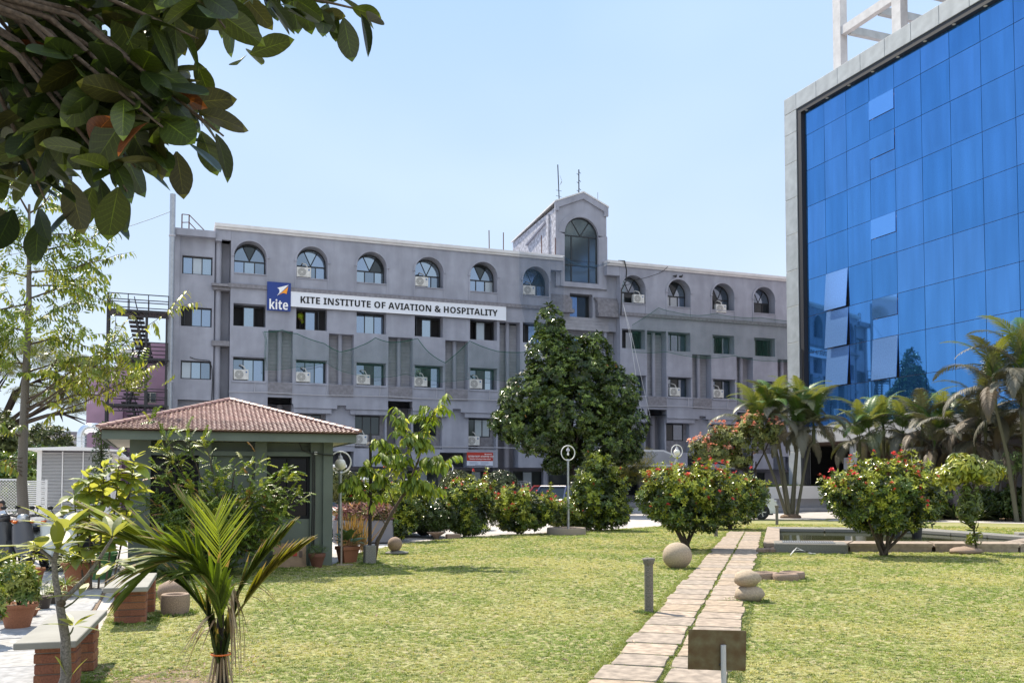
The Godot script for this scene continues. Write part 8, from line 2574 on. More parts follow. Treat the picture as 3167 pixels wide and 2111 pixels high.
func pot(label: String, at: Vector3, r: float, h: float, m: Material, kind: int, size: float) -> void:
	var t := thing("plant_pot", label, "potted plant", at, 0, "potted plants along the walk")
	part(t, "pot", MB.new().lathe([Vector2(r * 0.62, 0), Vector2(r * 0.9, h * 0.82), Vector2(r * 1.0, h * 0.83), Vector2(r * 1.04, h * 0.97), Vector2(r, h), Vector2(r * 0.88, h), Vector2(r * 0.84, h * 0.88), Vector2(0, h * 0.88)], 24), m)
	part(t, "earth", MB.new().lathe([Vector2(r * 0.86, h * 0.9), Vector2(0, h * 0.92)], 18), mat.soil)
	var lush := [g(0.07, 0.12, 0.025), g(0.1, 0.16, 0.03), g(0.17, 0.22, 0.04), g(0.26, 0.28, 0.06)]
	match kind:
		0:   # bushy
			stems(t, "stem", Vector3(0, h * 0.9, 0), [Vector3(-size * 0.4, h + size * 0.9, 0), Vector3(size * 0.4, h + size * 0.8, 0.05), Vector3(0, h + size, -0.05)], 0.012, mat.bark)
			foliage(t, "leaves", crown(330, [[Vector3(0, h + size * 0.7, 0), Vector3(size * 0.6, size * 0.6, size * 0.55)], [Vector3(0.05, h + size * 0.3, 0.05), Vector3(size * 0.45, size * 0.35, size * 0.45)]], 0.35, 0.2, 2), leaf_meshes["ixora"], mat.leaf, 0.05, 0.085, lush, 0.4, 0.4)
		1:   # grassy, spilling
			var xs := []
			var cs := PackedColorArray()
			for i in 110:
				var a := rng.randf() * TAU
				var e := rng.randf_range(0.1, 1.3)
				xs.append(aim(Vector3(0, h * 0.92, 0) + Vector3(cos(a), 0, sin(a)) * r * 0.5 * rng.randf(), Vector3(cos(a) * cos(e), sin(e), sin(a) * cos(e)), Vector3.UP, size * rng.randf_range(0.7, 1.2)))
				cs.append([g(0.22, 0.27, 0.05), g(0.3, 0.33, 0.09), g(0.14, 0.2, 0.04)][i % 3])
			stuff(t, "blades", leaf_mesh(0.07, 4, 0.4, 0.6), mat.leaf, xs, cs)
		2:   # upright straps
			var xs := []
			var cs := PackedColorArray()
			for i in 12:
				var a := i * 2.4
				var e := rng.randf_range(1.05, 1.5)
				xs.append(aim(Vector3(cos(a), 0, sin(a)) * r * 0.35 + Vector3(0, h * 0.9, 0), Vector3(cos(a) * cos(e), sin(e), sin(a) * cos(e)), Vector3.RIGHT, size * rng.randf_range(0.6, 1.1)))
				cs.append([g(0.12, 0.17, 0.03), g(0.3, 0.33, 0.06), g(0.18, 0.24, 0.05)][i % 3])
			stuff(t, "blades", leaf_mesh(0.16, 4, 0.3, 0.1), mat.leaf, xs, cs)
		3:   # broad variegated
			var line := [Vector3(0, h * 0.9, 0), Vector3(0.02, h + size * 0.5, 0), Vector3(0, h + size, 0)]
			part(t, "stem", MB.new().tube(line, [0.012, 0.01, 0.006], 6), mat.bark)
			spray(t, "leaves", line, 30, size * 0.55, leaf_mesh(0.26, 4, 0.2, 0.4), mat.leaf, [g(0.3, 0.33, 0.05), g(0.4, 0.38, 0.08), g(0.16, 0.22, 0.04)], 0.3, 0.2, true)
func pots() -> void:
	pot("pale clay pot with a leafy bush at the lower left picture edge", Vector3(-1.66, 0, -10.5), 0.16, 0.27, mat.clay_pale, 0, 0.27)
	pot("large terracotta pot with a variegated bush, second from the left edge", Vector3(-1.5, 0, -11.6), 0.2, 0.27, mat.clay, 0, 0.34)
	pot("tall leafy pot plant behind the large terracotta pot", Vector3(-1.85, 0, -12.6), 0.2, 0.25, mat.clay, 0, 0.42)
	pot("small brown pot with pale upright strap leaves", Vector3(-1.42, 0, -13.2), 0.11, 0.17, mat.pot_brown, 2, 0.24)
	pot("small dark pot half behind the strap-leaved one", Vector3(-1.36, 0, -13.75), 0.1, 0.15, mat.pot_brown, 1, 0.14)
	pot("shallow clay bowl with creeping greenery between two larger pots", Vector3(-1.5, 0, -12.5), 0.12, 0.09, mat.clay, 1, 0.1)
	pot("small clay pot with spilling grass before the big rimmed one", Vector3(-1.28, 0, -14.4), 0.12, 0.18, mat.clay, 1, 0.2)
	pot("big rimmed terracotta pot with spilling pale grass", Vector3(-1.2, 0, -15.6), 0.25, 0.4, mat.clay, 1, 0.34)
	pot("large green tub with a yellow-leaved plant beside the walk", Vector3(-0.98, 0, -17.0), 0.26, 0.45, mat.pot_green, 3, 0.5)
	pot("terracotta pot with a leafy plant at the scooter wheels", Vector3(-1.9, 0, -16.2), 0.18, 0.28, mat.clay, 3, 0.42)
	var xs := []
	for i in 16:
		var at := Vector3(rng.randf_range(-0.3, 8.0), 0.04, rng.randf_range(-13, -6.2))
		var l := part(self, "fallen_leaf", leaf_mesh(0.45, 3, 0.5, -0.2), leaf_tone([g(0.2, 0.12, 0.06), g(0.28, 0.2, 0.11), g(0.13, 0.08, 0.045)][i % 3], false, 0.2))
		l.transform = aim(at, Vector3(cos(i * 2.0), 0.12, sin(i * 2.0)), Vector3.UP, rng.randf_range(0.05, 0.09))
		tag(l, "curled dry brown leaf lying on the lawn", "fallen leaf", "dry leaves lying on the lawn")
func wheel(parent: Node, at: Vector3, r: float, w: float, ax: Basis, alloy: Material, spokes := 5) -> void:
	var m := MB.new()
	m.xf = Transform3D(ax, at)
	var prof := [Vector2(r * 0.62, -w / 2), Vector2(r * 0.93, -w / 2), Vector2(r, -w * 0.32), Vector2(r, w * 0.32), Vector2(r * 0.93, w / 2), Vector2(r * 0.62, w / 2)]
	m.lathe(prof, 26)
	var t := part(parent, "wheel", m, mat.tyre)
	var rim := MB.new()
	rim.xf = Transform3D(ax, at)
	rim.lathe([Vector2(r * 0.64, -w * 0.42), Vector2(r * 0.6, -w * 0.2), Vector2(r * 0.6, w * 0.3), Vector2(r * 0.64, w * 0.42)], 26)
	rim.lathe([Vector2(0, w * 0.34), Vector2(r * 0.14, w * 0.32), Vector2(r * 0.14, -w * 0.32), Vector2(0, -w * 0.34)], 14)
	for k in spokes:
		rim.xf = Transform3D(ax * Basis(Vector3.UP, TAU * k / spokes), at)
		rim.box(Vector3(r * 0.1, w * 0.12, -r * 0.07), Vector3(r * 0.62, w * 0.3, r * 0.07))
		rim.box(Vector3(r * 0.1, -w * 0.3, -r * 0.07), Vector3(r * 0.62, -w * 0.12, r * 0.07))
	part(t, "rim", rim, alloy)
	var back := MB.new()
	back.xf = Transform3D(ax, at)
	back.lathe([Vector2(0, -0.01), Vector2(r * 0.6, -0.005), Vector2(r * 0.6, 0.005), Vector2(0, 0.01)], 20)
	part(t, "brake_disc", back, mat.iron)
func car(label: String, at: Vector3, turn: float, paint_m: Material, tall: bool, group := "cars parked behind the lawn") -> Node3D:
	var t := thing("parked_car", label, "car", at, turn, group)
	var L := 4.0 if tall else 3.9
	var belt := 0.98 if tall else 0.92
	var roof := 1.66 if tall else 1.5
	var hw := 0.87
	var o := PackedVector2Array()
	o.append(Vector2(-L / 2 + 0.06, 0.32))
	var wr := 0.36
	for c: float in [-1.22, 1.28]:
		o.append(Vector2(c - wr, 0.26))
		for i in 9:
			var a := PI - PI * i / 8.0
			o.append(Vector2(c + cos(a) * wr, 0.33 + sin(a) * wr))
		o.append(Vector2(c + wr, 0.26))
	o.append(Vector2(L / 2 - 0.05, 0.3))
	o.append(Vector2(L / 2, 0.45))
	o.append(Vector2(L / 2 - 0.02, 0.68))
	o.append(Vector2(L / 2 - 0.18, 0.82 if not tall else 0.92))
	o.append(Vector2(L / 2 - 1.0, belt + 0.02))
	o.append(Vector2(-L / 2 + 0.2, belt + 0.03))
	o.append(Vector2(-L / 2 + 0.03, belt - 0.1))
	o.append(Vector2(-L / 2, 0.6))
	var b := MB.new()
	var tri := Geometry2D.triangulate_polygon(o)
	for s: float in [-1.0, 1.0]:
		for i in range(0, tri.size(), 3):
			var p := [o[tri[i]], o[tri[i + 1]], o[tri[i + 2]]]
			if (p[1] - p[0]).cross(p[2] - p[0]) * s < 0:
				var k: Vector2 = p[1]
				p[1] = p[2]
				p[2] = k
			var v := []
			for q: Vector2 in p:
				var taper := 1.0 - 0.16 * pow(absf(q.x) / (L / 2), 4.0)
				var z := hw * taper * (1.0 - 0.05 * pow(absf(q.y - 0.62) / 0.4, 2.0))
				v.append(Vector3(q.x, q.y, z * s))
			b.tri(v[0], v[1], v[2])
	for i in o.size():
		var p := o[i]
		var q := o[(i + 1) % o.size()]
		var zp := hw * (1.0 - 0.16 * pow(absf(p.x) / (L / 2), 4.0)) * (1.0 - 0.05 * pow(absf(p.y - 0.62) / 0.4, 2.0))
		var zq := hw * (1.0 - 0.16 * pow(absf(q.x) / (L / 2), 4.0)) * (1.0 - 0.05 * pow(absf(q.y - 0.62) / 0.4, 2.0))
		b.quad(Vector3(p.x, p.y, -zp), Vector3(q.x, q.y, -zq), Vector3(q.x, q.y, zq), Vector3(p.x, p.y, zp))
	part(t, "body", b, paint_m)
	var rx0 := -L / 2 + (0.42 if tall else 0.55)
	var rx1 := 0.35
	var bx0 := -L / 2 + 0.16
	var bx1 := L / 2 - 1.0
	var zb := hw * 0.94
	var zr := hw * 0.78
	var lower := [Vector3(bx0, belt, zb), Vector3(bx1, belt, zb), Vector3(bx1, belt, -zb), Vector3(bx0, belt, -zb)]
	var upper := [Vector3(rx0, roof - 0.06, zr), Vector3(rx1, roof - 0.06, zr), Vector3(rx1, roof - 0.06, -zr), Vector3(rx0, roof - 0.06, -zr)]
	for i in 4:
		var j := (i + 1) % 4
		var gl := MB.new()
		gl.quad(lower[i], lower[j], upper[j], upper[i])
		part(t, ["side_window", "windscreen", "side_window", "rear_window"][i], gl, mat.car_glass)
	var rf := MB.new()
	rf.bbox(Vector3((rx0 + rx1) / 2, roof - 0.03, 0), Vector3(rx1 - rx0 + 0.08, 0.07, zr * 2 + 0.04), 0.03)
	for i in 4:
		rf.tube([lower[i] + Vector3(0, -0.02, 0), upper[i] + Vector3(0, 0.02, 0)], [0.055, 0.045], 6)
	for s: float in [-1.0, 1.0]:
		for x: float in [-0.35, -1.15]:
			rf.tube([Vector3(x, belt, zb * s), Vector3(x - 0.02, roof - 0.05, zr * s)], 0.04, 5)
	part(t, "roof", rf, paint_m)
	for s: float in [-1.0, 1.0]:
		part(t, "headlight", MB.new().bbox(Vector3(L / 2 - 0.14, 0.72 if not tall else 0.8, 0.6 * s), Vector3(0.25, 0.13, 0.3), 0.04), mat.alloy)
		part(t, "tail_light", MB.new().bbox(Vector3(-L / 2 + 0.12, 0.8, 0.66 * s), Vector3(0.2, 0.2, 0.26), 0.05), mat.red_lamp)
		part(t, "mirror", MB.new().bbox(Vector3(0.75, belt + 0.08, (hw + 0.08) * s), Vector3(0.12, 0.13, 0.2), 0.04), paint_m)
		part(t, "door_handle", MB.new().bbox(Vector3(-0.15, belt - 0.12, (hw + 0.0) * s), Vector3(0.16, 0.025, 0.03), 0.008), paint_m)
		var seam := MB.new()
		seam.box(Vector3(-0.28, 0.35, hw * 0.985 * s), Vector3(-0.27, belt, hw * 1.003 * s))
		part(t, "door_seam", seam, mat.iron)
	part(t, "bumper", MB.new().bbox(Vector3(L / 2 - 0.03, 0.42, 0), Vector3(0.14, 0.2, 1.4), 0.04), mat.black_plastic)
	part(t, "bumper", MB.new().bbox(Vector3(-L / 2 + 0.05, 0.42, 0), Vector3(0.14, 0.22, 1.4), 0.04), mat.black_plastic if tall else paint_m)
	part(t, "number_plate", MB.new().box(Vector3(-L / 2 - 0.035, 0.55, -0.25), Vector3(-L / 2 - 0.02, 0.67, 0.25)), mat.white)
	part(t, "underside", MB.new().box(Vector3(-L / 2 + 0.2, 0.2, -0.7), Vector3(L / 2 - 0.2, 0.34, 0.7)), mat.iron)
	if tall:
		for s: float in [-1.0, 1.0]:
			part(t, "roof_rail", MB.new().tube([Vector3(rx0 + 0.1, roof + 0.01, 0.6 * s), Vector3(rx0 + 0.2, roof + 0.06, 0.6 * s), Vector3(rx1 - 0.2, roof + 0.06, 0.6 * s), Vector3(rx1 - 0.05, roof + 0.01, 0.6 * s)], 0.02, 6), mat.alloy)
	for c: float in [-1.22, 1.28]:
		for s: float in [-1.0, 1.0]:
			wheel(t, Vector3(c, 0.33, 0.74 * s), 0.33, 0.2, Basis(Vector3.RIGHT, PI / 2), mat.alloy)
	return t
func cars() -> void:
	var cp := func(key: String, r: float, gg: float, b: float, metal := 0.0) -> StandardMaterial3D:
		var m := paint(key, r, gg, b, 0.3, metal)
		m.clearcoat_enabled = true
		m.clearcoat = 1.0
		m.clearcoat_roughness = 0.03
		return m
	var wh: Material = cp.call("car_white", 0.62, 0.63, 0.6)
	var si: Material = cp.call("car_silver", 0.4, 0.41, 0.43, 0.5)
	var re: Material = cp.call("car_red", 0.4, 0.015, 0.015)
	var bl: Material = cp.call("car_blue", 0.012, 0.025, 0.09)
	var bk: Material = cp.call("car_black", 0.015, 0.015, 0.017)
	car("white high car parked behind the flowering tree trunk", Vector3(23.9, 0, -35.6), -0.42, wh, true)
	car("dark blue hatchback with red tail lamp, seen beside the lamp post", Vector3(17.0, 0, -37.6), 0.55, bl, false)
	car("red car behind the blue hatchback", Vector3(18.6, 0, -42.0), 0.3, re, false)
	car("silver high car with roof rails under the dark tree", Vector3(17.2, 0, -45.2), 0.9, si, true)
	car("white car half hidden behind the left flowering shrubs", Vector3(8.3, 0, -33.2), 0.9, wh, false)
	car("black high car behind the fruit tree leaves", Vector3(6.7, 0, -30.4), 1.7, bk, true)
	car("silver car low behind the trough of pinkish plants", Vector3(6.0, 0, -27.4), 0.6, si, false)
	car("grey car in front of the ground floor, left of the topiaries", Vector3(12.2, 0, -47.0), 1.4, si, true)
	var t := thing("white_truck", "white goods truck with a yellow striped load bed behind the kiosk", "truck", Vector3(5.6, 0, -37), 0.1)
	part(t, "load_box", MB.new().bbox(Vector3(-0.3, 0.95, 0), Vector3(2.6, 0.75, 1.6), 0.02), wh)
	var yl := paint("truck_yellow", 0.5, 0.42, 0.1, 0.6)
	for k in 6:
		part(t, "side_slat", MB.new().box(Vector3(-1.6, 1.4 + k * 0.14, 0.78), Vector3(1.0, 1.5 + k * 0.14, 0.83)), yl)
	part(t, "canopy", MB.new().bbox(Vector3(-0.3, 2.28, 0), Vector3(2.7, 0.12, 1.7), 0.03), mat.white)
	part(t, "cab", MB.new().bbox(Vector3(1.55, 1.1, 0), Vector3(1.0, 1.5, 1.55), 0.1), wh)
	part(t, "windscreen", MB.new().box(Vector3(1.9, 1.25, -0.65), Vector3(2.06, 1.75, 0.65)), mat.car_glass)
	part(t, "cab_window", MB.new().box(Vector3(1.2, 1.25, 0.76), Vector3(1.85, 1.7, 0.79)), mat.car_glass)
	part(t, "chassis", MB.new().box(Vector3(-1.6, 0.4, -0.6), Vector3(1.9, 0.57, 0.6)), mat.iron)
	for x: float in [-0.9, 1.35]:
		for s: float in [-1.0, 1.0]:
			wheel(t, Vector3(x, 0.33, 0.66 * s), 0.33, 0.18, Basis(Vector3.RIGHT, PI / 2), mat.alloy)
func scooter(label: String, at: Vector3, turn: float, m: Material, sport := false) -> void:
	var t := thing("scooter", label, "motor scooter" if not sport else "motorbike", at, turn, "two-wheelers parked by the walk")
	t.rotation.z = 0.0
	var ax := Basis(Vector3.RIGHT, PI / 2)
	var r := 0.23 if not sport else 0.29
	wheel(t, Vector3(0.62, r, 0), r, 0.09, ax, mat.alloy, 6)
	wheel(t, Vector3(-0.6, r, 0), r, 0.1, ax, mat.alloy, 6)
	var b := MB.new()
	b.tube([Vector3(0.56, 0.3, 0), Vector3(0.5, 0.55, 0), Vector3(0.42, 0.82, 0), Vector3(0.38, 0.92, 0)], [0.12, 0.19, 0.17, 0.1], 12)
	part(t, "front_apron", b, m)
	part(t, "front_mudguard", MB.new().ball(Vector3(0.62, r + 0.12, 0), Vector3(0.24, 0.12, 0.075), 8, 14), m)
	if sport:
		part(t, "tank", MB.new().ball(Vector3(0.12, 0.78, 0), Vector3(0.32, 0.14, 0.15), 10, 16), m)
		part(t, "engine", MB.new().bbox(Vector3(0.05, 0.45, 0), Vector3(0.42, 0.34, 0.26), 0.05), mat.iron)
	else:
		part(t, "floor_board", MB.new().bbox(Vector3(0.18, 0.32, 0), Vector3(0.5, 0.09, 0.3), 0.03), mat.black_plastic)
	var tail := MB.new()
	tail.tube([Vector3(-0.05, 0.42, 0), Vector3(-0.3, 0.55, 0), Vector3(-0.6, 0.62, 0), Vector3(-0.85, 0.68, 0)], [0.15, 0.19, 0.17, 0.06], 12)
	part(t, "tail_body", tail, m)
	part(t, "seat", MB.new().ball(Vector3(-0.38, 0.78, 0), Vector3(0.42, 0.075, 0.14), 8, 18), mat.black_plastic)
	part(t, "tail_light", MB.new().bbox(Vector3(-0.86, 0.68, 0), Vector3(0.06, 0.08, 0.14), 0.02), mat.red_lamp)
	part(t, "handlebar", MB.new().tube([Vector3(0.3, 1.0, -0.33), Vector3(0.36, 1.02, -0.18), Vector3(0.42, 0.98, 0), Vector3(0.36, 1.02, 0.18), Vector3(0.3, 1.0, 0.33)], [0.018, 0.016, 0.03, 0.016, 0.018], 8), mat.black_plastic)
	part(t, "headlight", MB.new().ball(Vector3(0.46, 0.95, 0), Vector3(0.1, 0.1, 0.12), 8, 14), mat.alloy if not sport else m)
	part(t, "fork", MB.new().tube([Vector3(0.44, 0.85, 0.06), Vector3(0.62, r, 0.06)], 0.02, 6), mat.steel)
	part(t, "fork", MB.new().tube([Vector3(0.44, 0.85, -0.06), Vector3(0.62, r, -0.06)], 0.02, 6), mat.steel)
	part(t, "exhaust", MB.new().tube([Vector3(-0.1, 0.25, 0.14), Vector3(-0.4, 0.24, 0.15), Vector3(-0.75, 0.3, 0.15)], [0.03, 0.05, 0.045], 10), mat.steel)
	for s: float in [-1.0, 1.0]:
		var st := part(t, "mirror", MB.new().ball(Vector3(0.36, 1.16, 0.3 * s), Vector3(0.012, 0.035, 0.055), 8, 12), mat.black_plastic)
		part(st, "mirror_stalk", MB.new().tube([Vector3(0.37, 1.0, 0.2 * s), Vector3(0.4, 1.06, 0.26 * s), Vector3(0.36, 1.14, 0.29 * s)], 0.008, 6), mat.black_plastic)
		part(t, "indicator", MB.new().ball(Vector3(0.47, 0.9, 0.15 * s), Vector3(0.035, 0.03, 0.05), 6, 10), mat.orange_lamp)
	part(t, "stand", MB.new().rod(Vector3(-0.05, 0.3, 0.1), Vector3(-0.12, 0.0, 0.2), 0.015), mat.iron)
func two_wheelers() -> void:
	var w := paint("bike_white", 0.6, 0.62, 0.58, 0.25)
	w.clearcoat_enabled = true
	var k := paint("bike_black", 0.02, 0.02, 0.022, 0.25)
	k.clearcoat_enabled = true
	var r := paint("bike_grey", 0.09, 0.09, 0.1, 0.3)
	scooter("black motorbike nearest the kiosk with tall mirrors, right of the row", Vector3(-1.3, 0, -19.0), -1.0, k, true)
	scooter("white scooter second from the right in the parked row", Vector3(-1.8, 0, -18.9), -1.1, w)
	scooter("white scooter in the middle of the parked row", Vector3(-2.15, 0, -19.2), -1.05, w)
	scooter("dark grey scooter toward the left end of the parked row", Vector3(-2.6, 0, -19.3), -1.1, r)
	scooter("black motorbike at the left end of the parked row", Vector3(-3.0, 0, -19.6), -1.0, k, true)
func skin_field(bones: Array, cell: float) -> MB:
	var lo := Vector3(1e9, 1e9, 1e9)
	var hi := -lo
	for b: Array in bones:
		var rr := maxf(b[2], b[3]) + cell * 2.0
		for e: Vector3 in [b[0], b[1]]:
			lo = lo.min(e - Vector3.ONE * rr)
			hi = hi.max(e + Vector3.ONE * rr)
	var n := Vector3i(((hi - lo) / cell).ceil()) + Vector3i.ONE
	var f := PackedFloat32Array()
	f.resize(n.x * n.y * n.z)
	f.fill(9.0)
	for b: Array in bones:
		var a: Vector3 = b[0]
		var ab: Vector3 = b[1] - a
		var l2 := maxf(ab.length_squared(), 1e-8)
		var rr := maxf(b[2], b[3]) + cell * 3.0
		var i0 := Vector3i(((a.min(b[1]) - Vector3.ONE * rr - lo) / cell).floor()).clamp(Vector3i.ZERO, n - Vector3i.ONE)
		var i1 := Vector3i(((a.max(b[1]) + Vector3.ONE * rr - lo) / cell).ceil()).clamp(Vector3i.ZERO, n - Vector3i.ONE)
		for z in range(i0.z, i1.z + 1):
			for y in range(i0.y, i1.y + 1):
				for x in range(i0.x, i1.x + 1):
					var p := lo + Vector3(x, y, z) * cell
					var t := clampf((p - a).dot(ab) / l2, 0, 1)
					var d: float = (p - a - ab * t).length() - lerpf(b[2], b[3], t)
					var at := (z * n.y + y) * n.x + x
					var o := f[at]
					var k := cell * 2.2
					var h := clampf(0.5 + 0.5 * (o - d) / k, 0, 1)
					f[at] = lerpf(o, d, h) - k * h * (1.0 - h) if o < 8.0 else d
	var m := MB.new()
	var ids := {}
	var at := func(x: int, y: int, z: int) -> float: return f[(z * n.y + y) * n.x + x]
	for z in n.z - 1:
		for y in n.y - 1:
			for x in n.x - 1:
				var c := Vector3()
				var k := 0
				var v := []
				for q in 8:
					v.append(at.call(x + (q & 1), y + ((q >> 1) & 1), z + (q >> 2)))
				for e: Array in [[0, 1], [2, 3], [4, 5], [6, 7], [0, 2], [1, 3], [4, 6], [5, 7], [0, 4], [1, 5], [2, 6], [3, 7]]:
					var a: float = v[e[0]]
					var b: float = v[e[1]]
					if (a < 0) != (b < 0):
						var pa := Vector3(e[0] & 1, (e[0] >> 1) & 1, e[0] >> 2)
						var pb := Vector3(e[1] & 1, (e[1] >> 1) & 1, e[1] >> 2)
						c += pa.lerp(pb, a / (a - b))
						k += 1
				if k:
					var gr := Vector3(v[1] + v[3] + v[5] + v[7] - v[0] - v[2] - v[4] - v[6], v[2] + v[3] + v[6] + v[7] - v[0] - v[1] - v[4] - v[5], v[4] + v[5] + v[6] + v[7] - v[0] - v[1] - v[2] - v[3])
					ids[Vector3i(x, y, z)] = m.vert(lo + (Vector3(x, y, z) + c / k) * cell, gr)
	for key: Vector3i in ids:
		for ax in 3:
			var e := Vector3i.ZERO
			e[ax] = 1
			var u := Vector3i.ZERO
			u[(ax + 1) % 3] = 1
			var w := Vector3i.ZERO
			w[(ax + 2) % 3] = 1
			var p0: float = at.call(key.x, key.y, key.z)
			var q := key + e
			var p1: float = at.call(q.x, q.y, q.z)
			if (p0 < 0) == (p1 < 0):
				continue
			if not (ids.has(key - u) and ids.has(key - w) and ids.has(key - u - w)):
				continue
			var a: int = ids[key - u - w]
			var b: int = ids[key - w]
			var c: int = ids[key]
			var d: int = ids[key - u]
			if p0 < 0:
				m.face(a, b, c)
				m.face(a, c, d)
			else:
				m.face(a, c, b)
				m.face(a, d, c)
	return m
func person(label: String, at: Vector3, turn: float, shirt: Material, legs: Material, sitting: bool) -> void:
	var t := thing("person", label, "person", at, turn)
	var hip := 0.36 if sitting else 0.9
	var H := Vector3(0, hip, 0)
	var chest := H + Vector3(0, 0.4, 0.05 if sitting else 0.0)
	var neck := chest + Vector3(0, 0.14, 0.02)
	var body := [[H, chest, 0.125, 0.135], [H + Vector3(-0.06, 0, 0), H + Vector3(0.06, 0, 0), 0.12, 0.12], [chest + Vector3(-0.13, 0.04, 0), chest + Vector3(0.13, 0.04, 0), 0.085, 0.085], [chest, neck + Vector3(0, 0.05, 0.01), 0.09, 0.055]]
	for s: float in [-1.0, 1.0]:
		var sh := chest + Vector3(0.19 * s, 0.05, 0)
		var el := sh + Vector3(0.05 * s, -0.26, 0.06)
		var wr := el + Vector3(-0.04 * s, -0.12, 0.2)
		body.append([sh, el, 0.058, 0.045])
		body.append([el, wr, 0.042, 0.03])
		if sitting:
			var kn := H + Vector3(0.13 * s, 0.04, 0.42)
			body.append([H + Vector3(0.09 * s, 0, 0), kn, 0.085, 0.06])
			body.append([kn, kn + Vector3(0, -0.34, 0.02), 0.055, 0.042])
			body.append([kn + Vector3(0, -0.36, 0.0), kn + Vector3(0, -0.37, 0.15), 0.04, 0.032])
		else:
			var kn := H + Vector3(0.1 * s, -0.43, 0.02)
			body.append([H + Vector3(0.09 * s, 0, 0), kn, 0.088, 0.06])
			body.append([kn, kn + Vector3(0, -0.42, -0.01), 0.056, 0.04])
			body.append([kn + Vector3(0, -0.44, 0.0), kn + Vector3(0, -0.45, 0.14), 0.038, 0.03])
		var pl := wr + Vector3(-0.01 * s, -0.03, 0.06)
		body.append([wr, pl, 0.026, 0.03])
		for k in 4:
			var fb := pl + Vector3((k - 1.5) * 0.017, -0.005, 0.02)
			body.append([fb, fb + Vector3(0, -0.02, 0.035 + 0.006 * (1.5 - absf(k - 1.5))), 0.0095, 0.009])
		body.append([wr + Vector3(-0.02 * s, 0, 0.03), wr + Vector3(-0.045 * s, -0.01, 0.07), 0.011, 0.009])
	part(t, "body", skin_field(body, 0.018), mat.skin)
	var hc := neck + Vector3(0, 0.17, 0.03)
	var head := [[hc, hc + Vector3(0, 0.02, -0.015), 0.088, 0.085], [hc + Vector3(0, -0.05, 0.025), hc + Vector3(0, -0.075, 0.04), 0.06, 0.045], [hc + Vector3(0, 0.0, 0.09), hc + Vector3(0, -0.025, 0.105), 0.011, 0.016], [hc + Vector3(0.086, -0.01, -0.01), hc + Vector3(0.092, -0.03, -0.012), 0.016, 0.012], [hc + Vector3(-0.086, -0.01, -0.01), hc + Vector3(-0.092, -0.03, -0.012), 0.016, 0.012], [hc + Vector3(-0.02, -0.055, 0.078), hc + Vector3(0.02, -0.055, 0.078), 0.008, 0.008]]
	part(t, "head", skin_field(head, 0.009), mat.skin)
	for s: float in [-1.0, 1.0]:
		part(t, "eye", MB.new().ball(hc + Vector3(0.032 * s, 0.005, 0.082), Vector3(0.011, 0.007, 0.006), 6, 8), mat.hair)
	part(t, "hair", skin_field([[hc + Vector3(0, 0.04, -0.02), hc + Vector3(0, 0.02, -0.03), 0.085, 0.085], [hc + Vector3(-0.05, 0.06, 0.04), hc + Vector3(0.05, 0.06, 0.04), 0.035, 0.035]], 0.012), mat.hair)
	var sb := []
	for b: Array in body.slice(0, 4):
		sb.append([b[0], b[1], b[2] + 0.014, b[3] + 0.012])
	sb[3] = [chest, neck, 0.1, 0.062]
	for s: float in [-1.0, 1.0]:
		var sh := chest + Vector3(0.19 * s, 0.05, 0)
		var el := sh + Vector3(0.05 * s, -0.26, 0.06)
		sb.append([sh, sh.lerp(el, 0.75), 0.075, 0.064])
	part(t, "shirt", skin_field(sb, 0.018), shirt)
	var lb := [[H + Vector3(-0.07, -0.01, 0), H + Vector3(0.07, -0.01, 0), 0.132, 0.132]]
	for s: float in [-1.0, 1.0]:
		var kn := H + Vector3(0.13 * s, 0.04, 0.42) if sitting else H + Vector3(0.1 * s, -0.43, 0.02)
		lb.append([H + Vector3(0.09 * s, 0, 0), kn, 0.1, 0.075])
		lb.append([kn, kn + (Vector3(0, -0.3, 0.02) if sitting else Vector3(0, -0.39, -0.01)), 0.072, 0.06])
	part(t, "trousers", skin_field(lb, 0.018), legs)
func people() -> void:
	var ws := paint("shirt_white", 0.6, 0.66, 0.72, 0.9)
	var dk := paint("trousers_dark", 0.03, 0.03, 0.035, 0.9)
	person("person in a pale shirt and dark trousers seated at the left edge", Vector3(-3.75, 0, -26.3), -1.2, ws, dk, true)
	var st := thing("kerb_stone", "low white kerb stone under the seated person at the left edge", "kerb", Vector3(-3.75, 0, -26.35))
	part(st, "stone", MB.new().bbox(Vector3(0, 0.115, -0.02), Vector3(0.9, 0.23, 0.34), 0.02), mat.white)
	var gv := paint("vest_green", 0.35, 0.5, 0.03, 0.8)
	person("person in a bright green vest standing inside an open second-floor window", Vector3(7.85, 10.75, -58.15), 0.5, gv, dk, false)
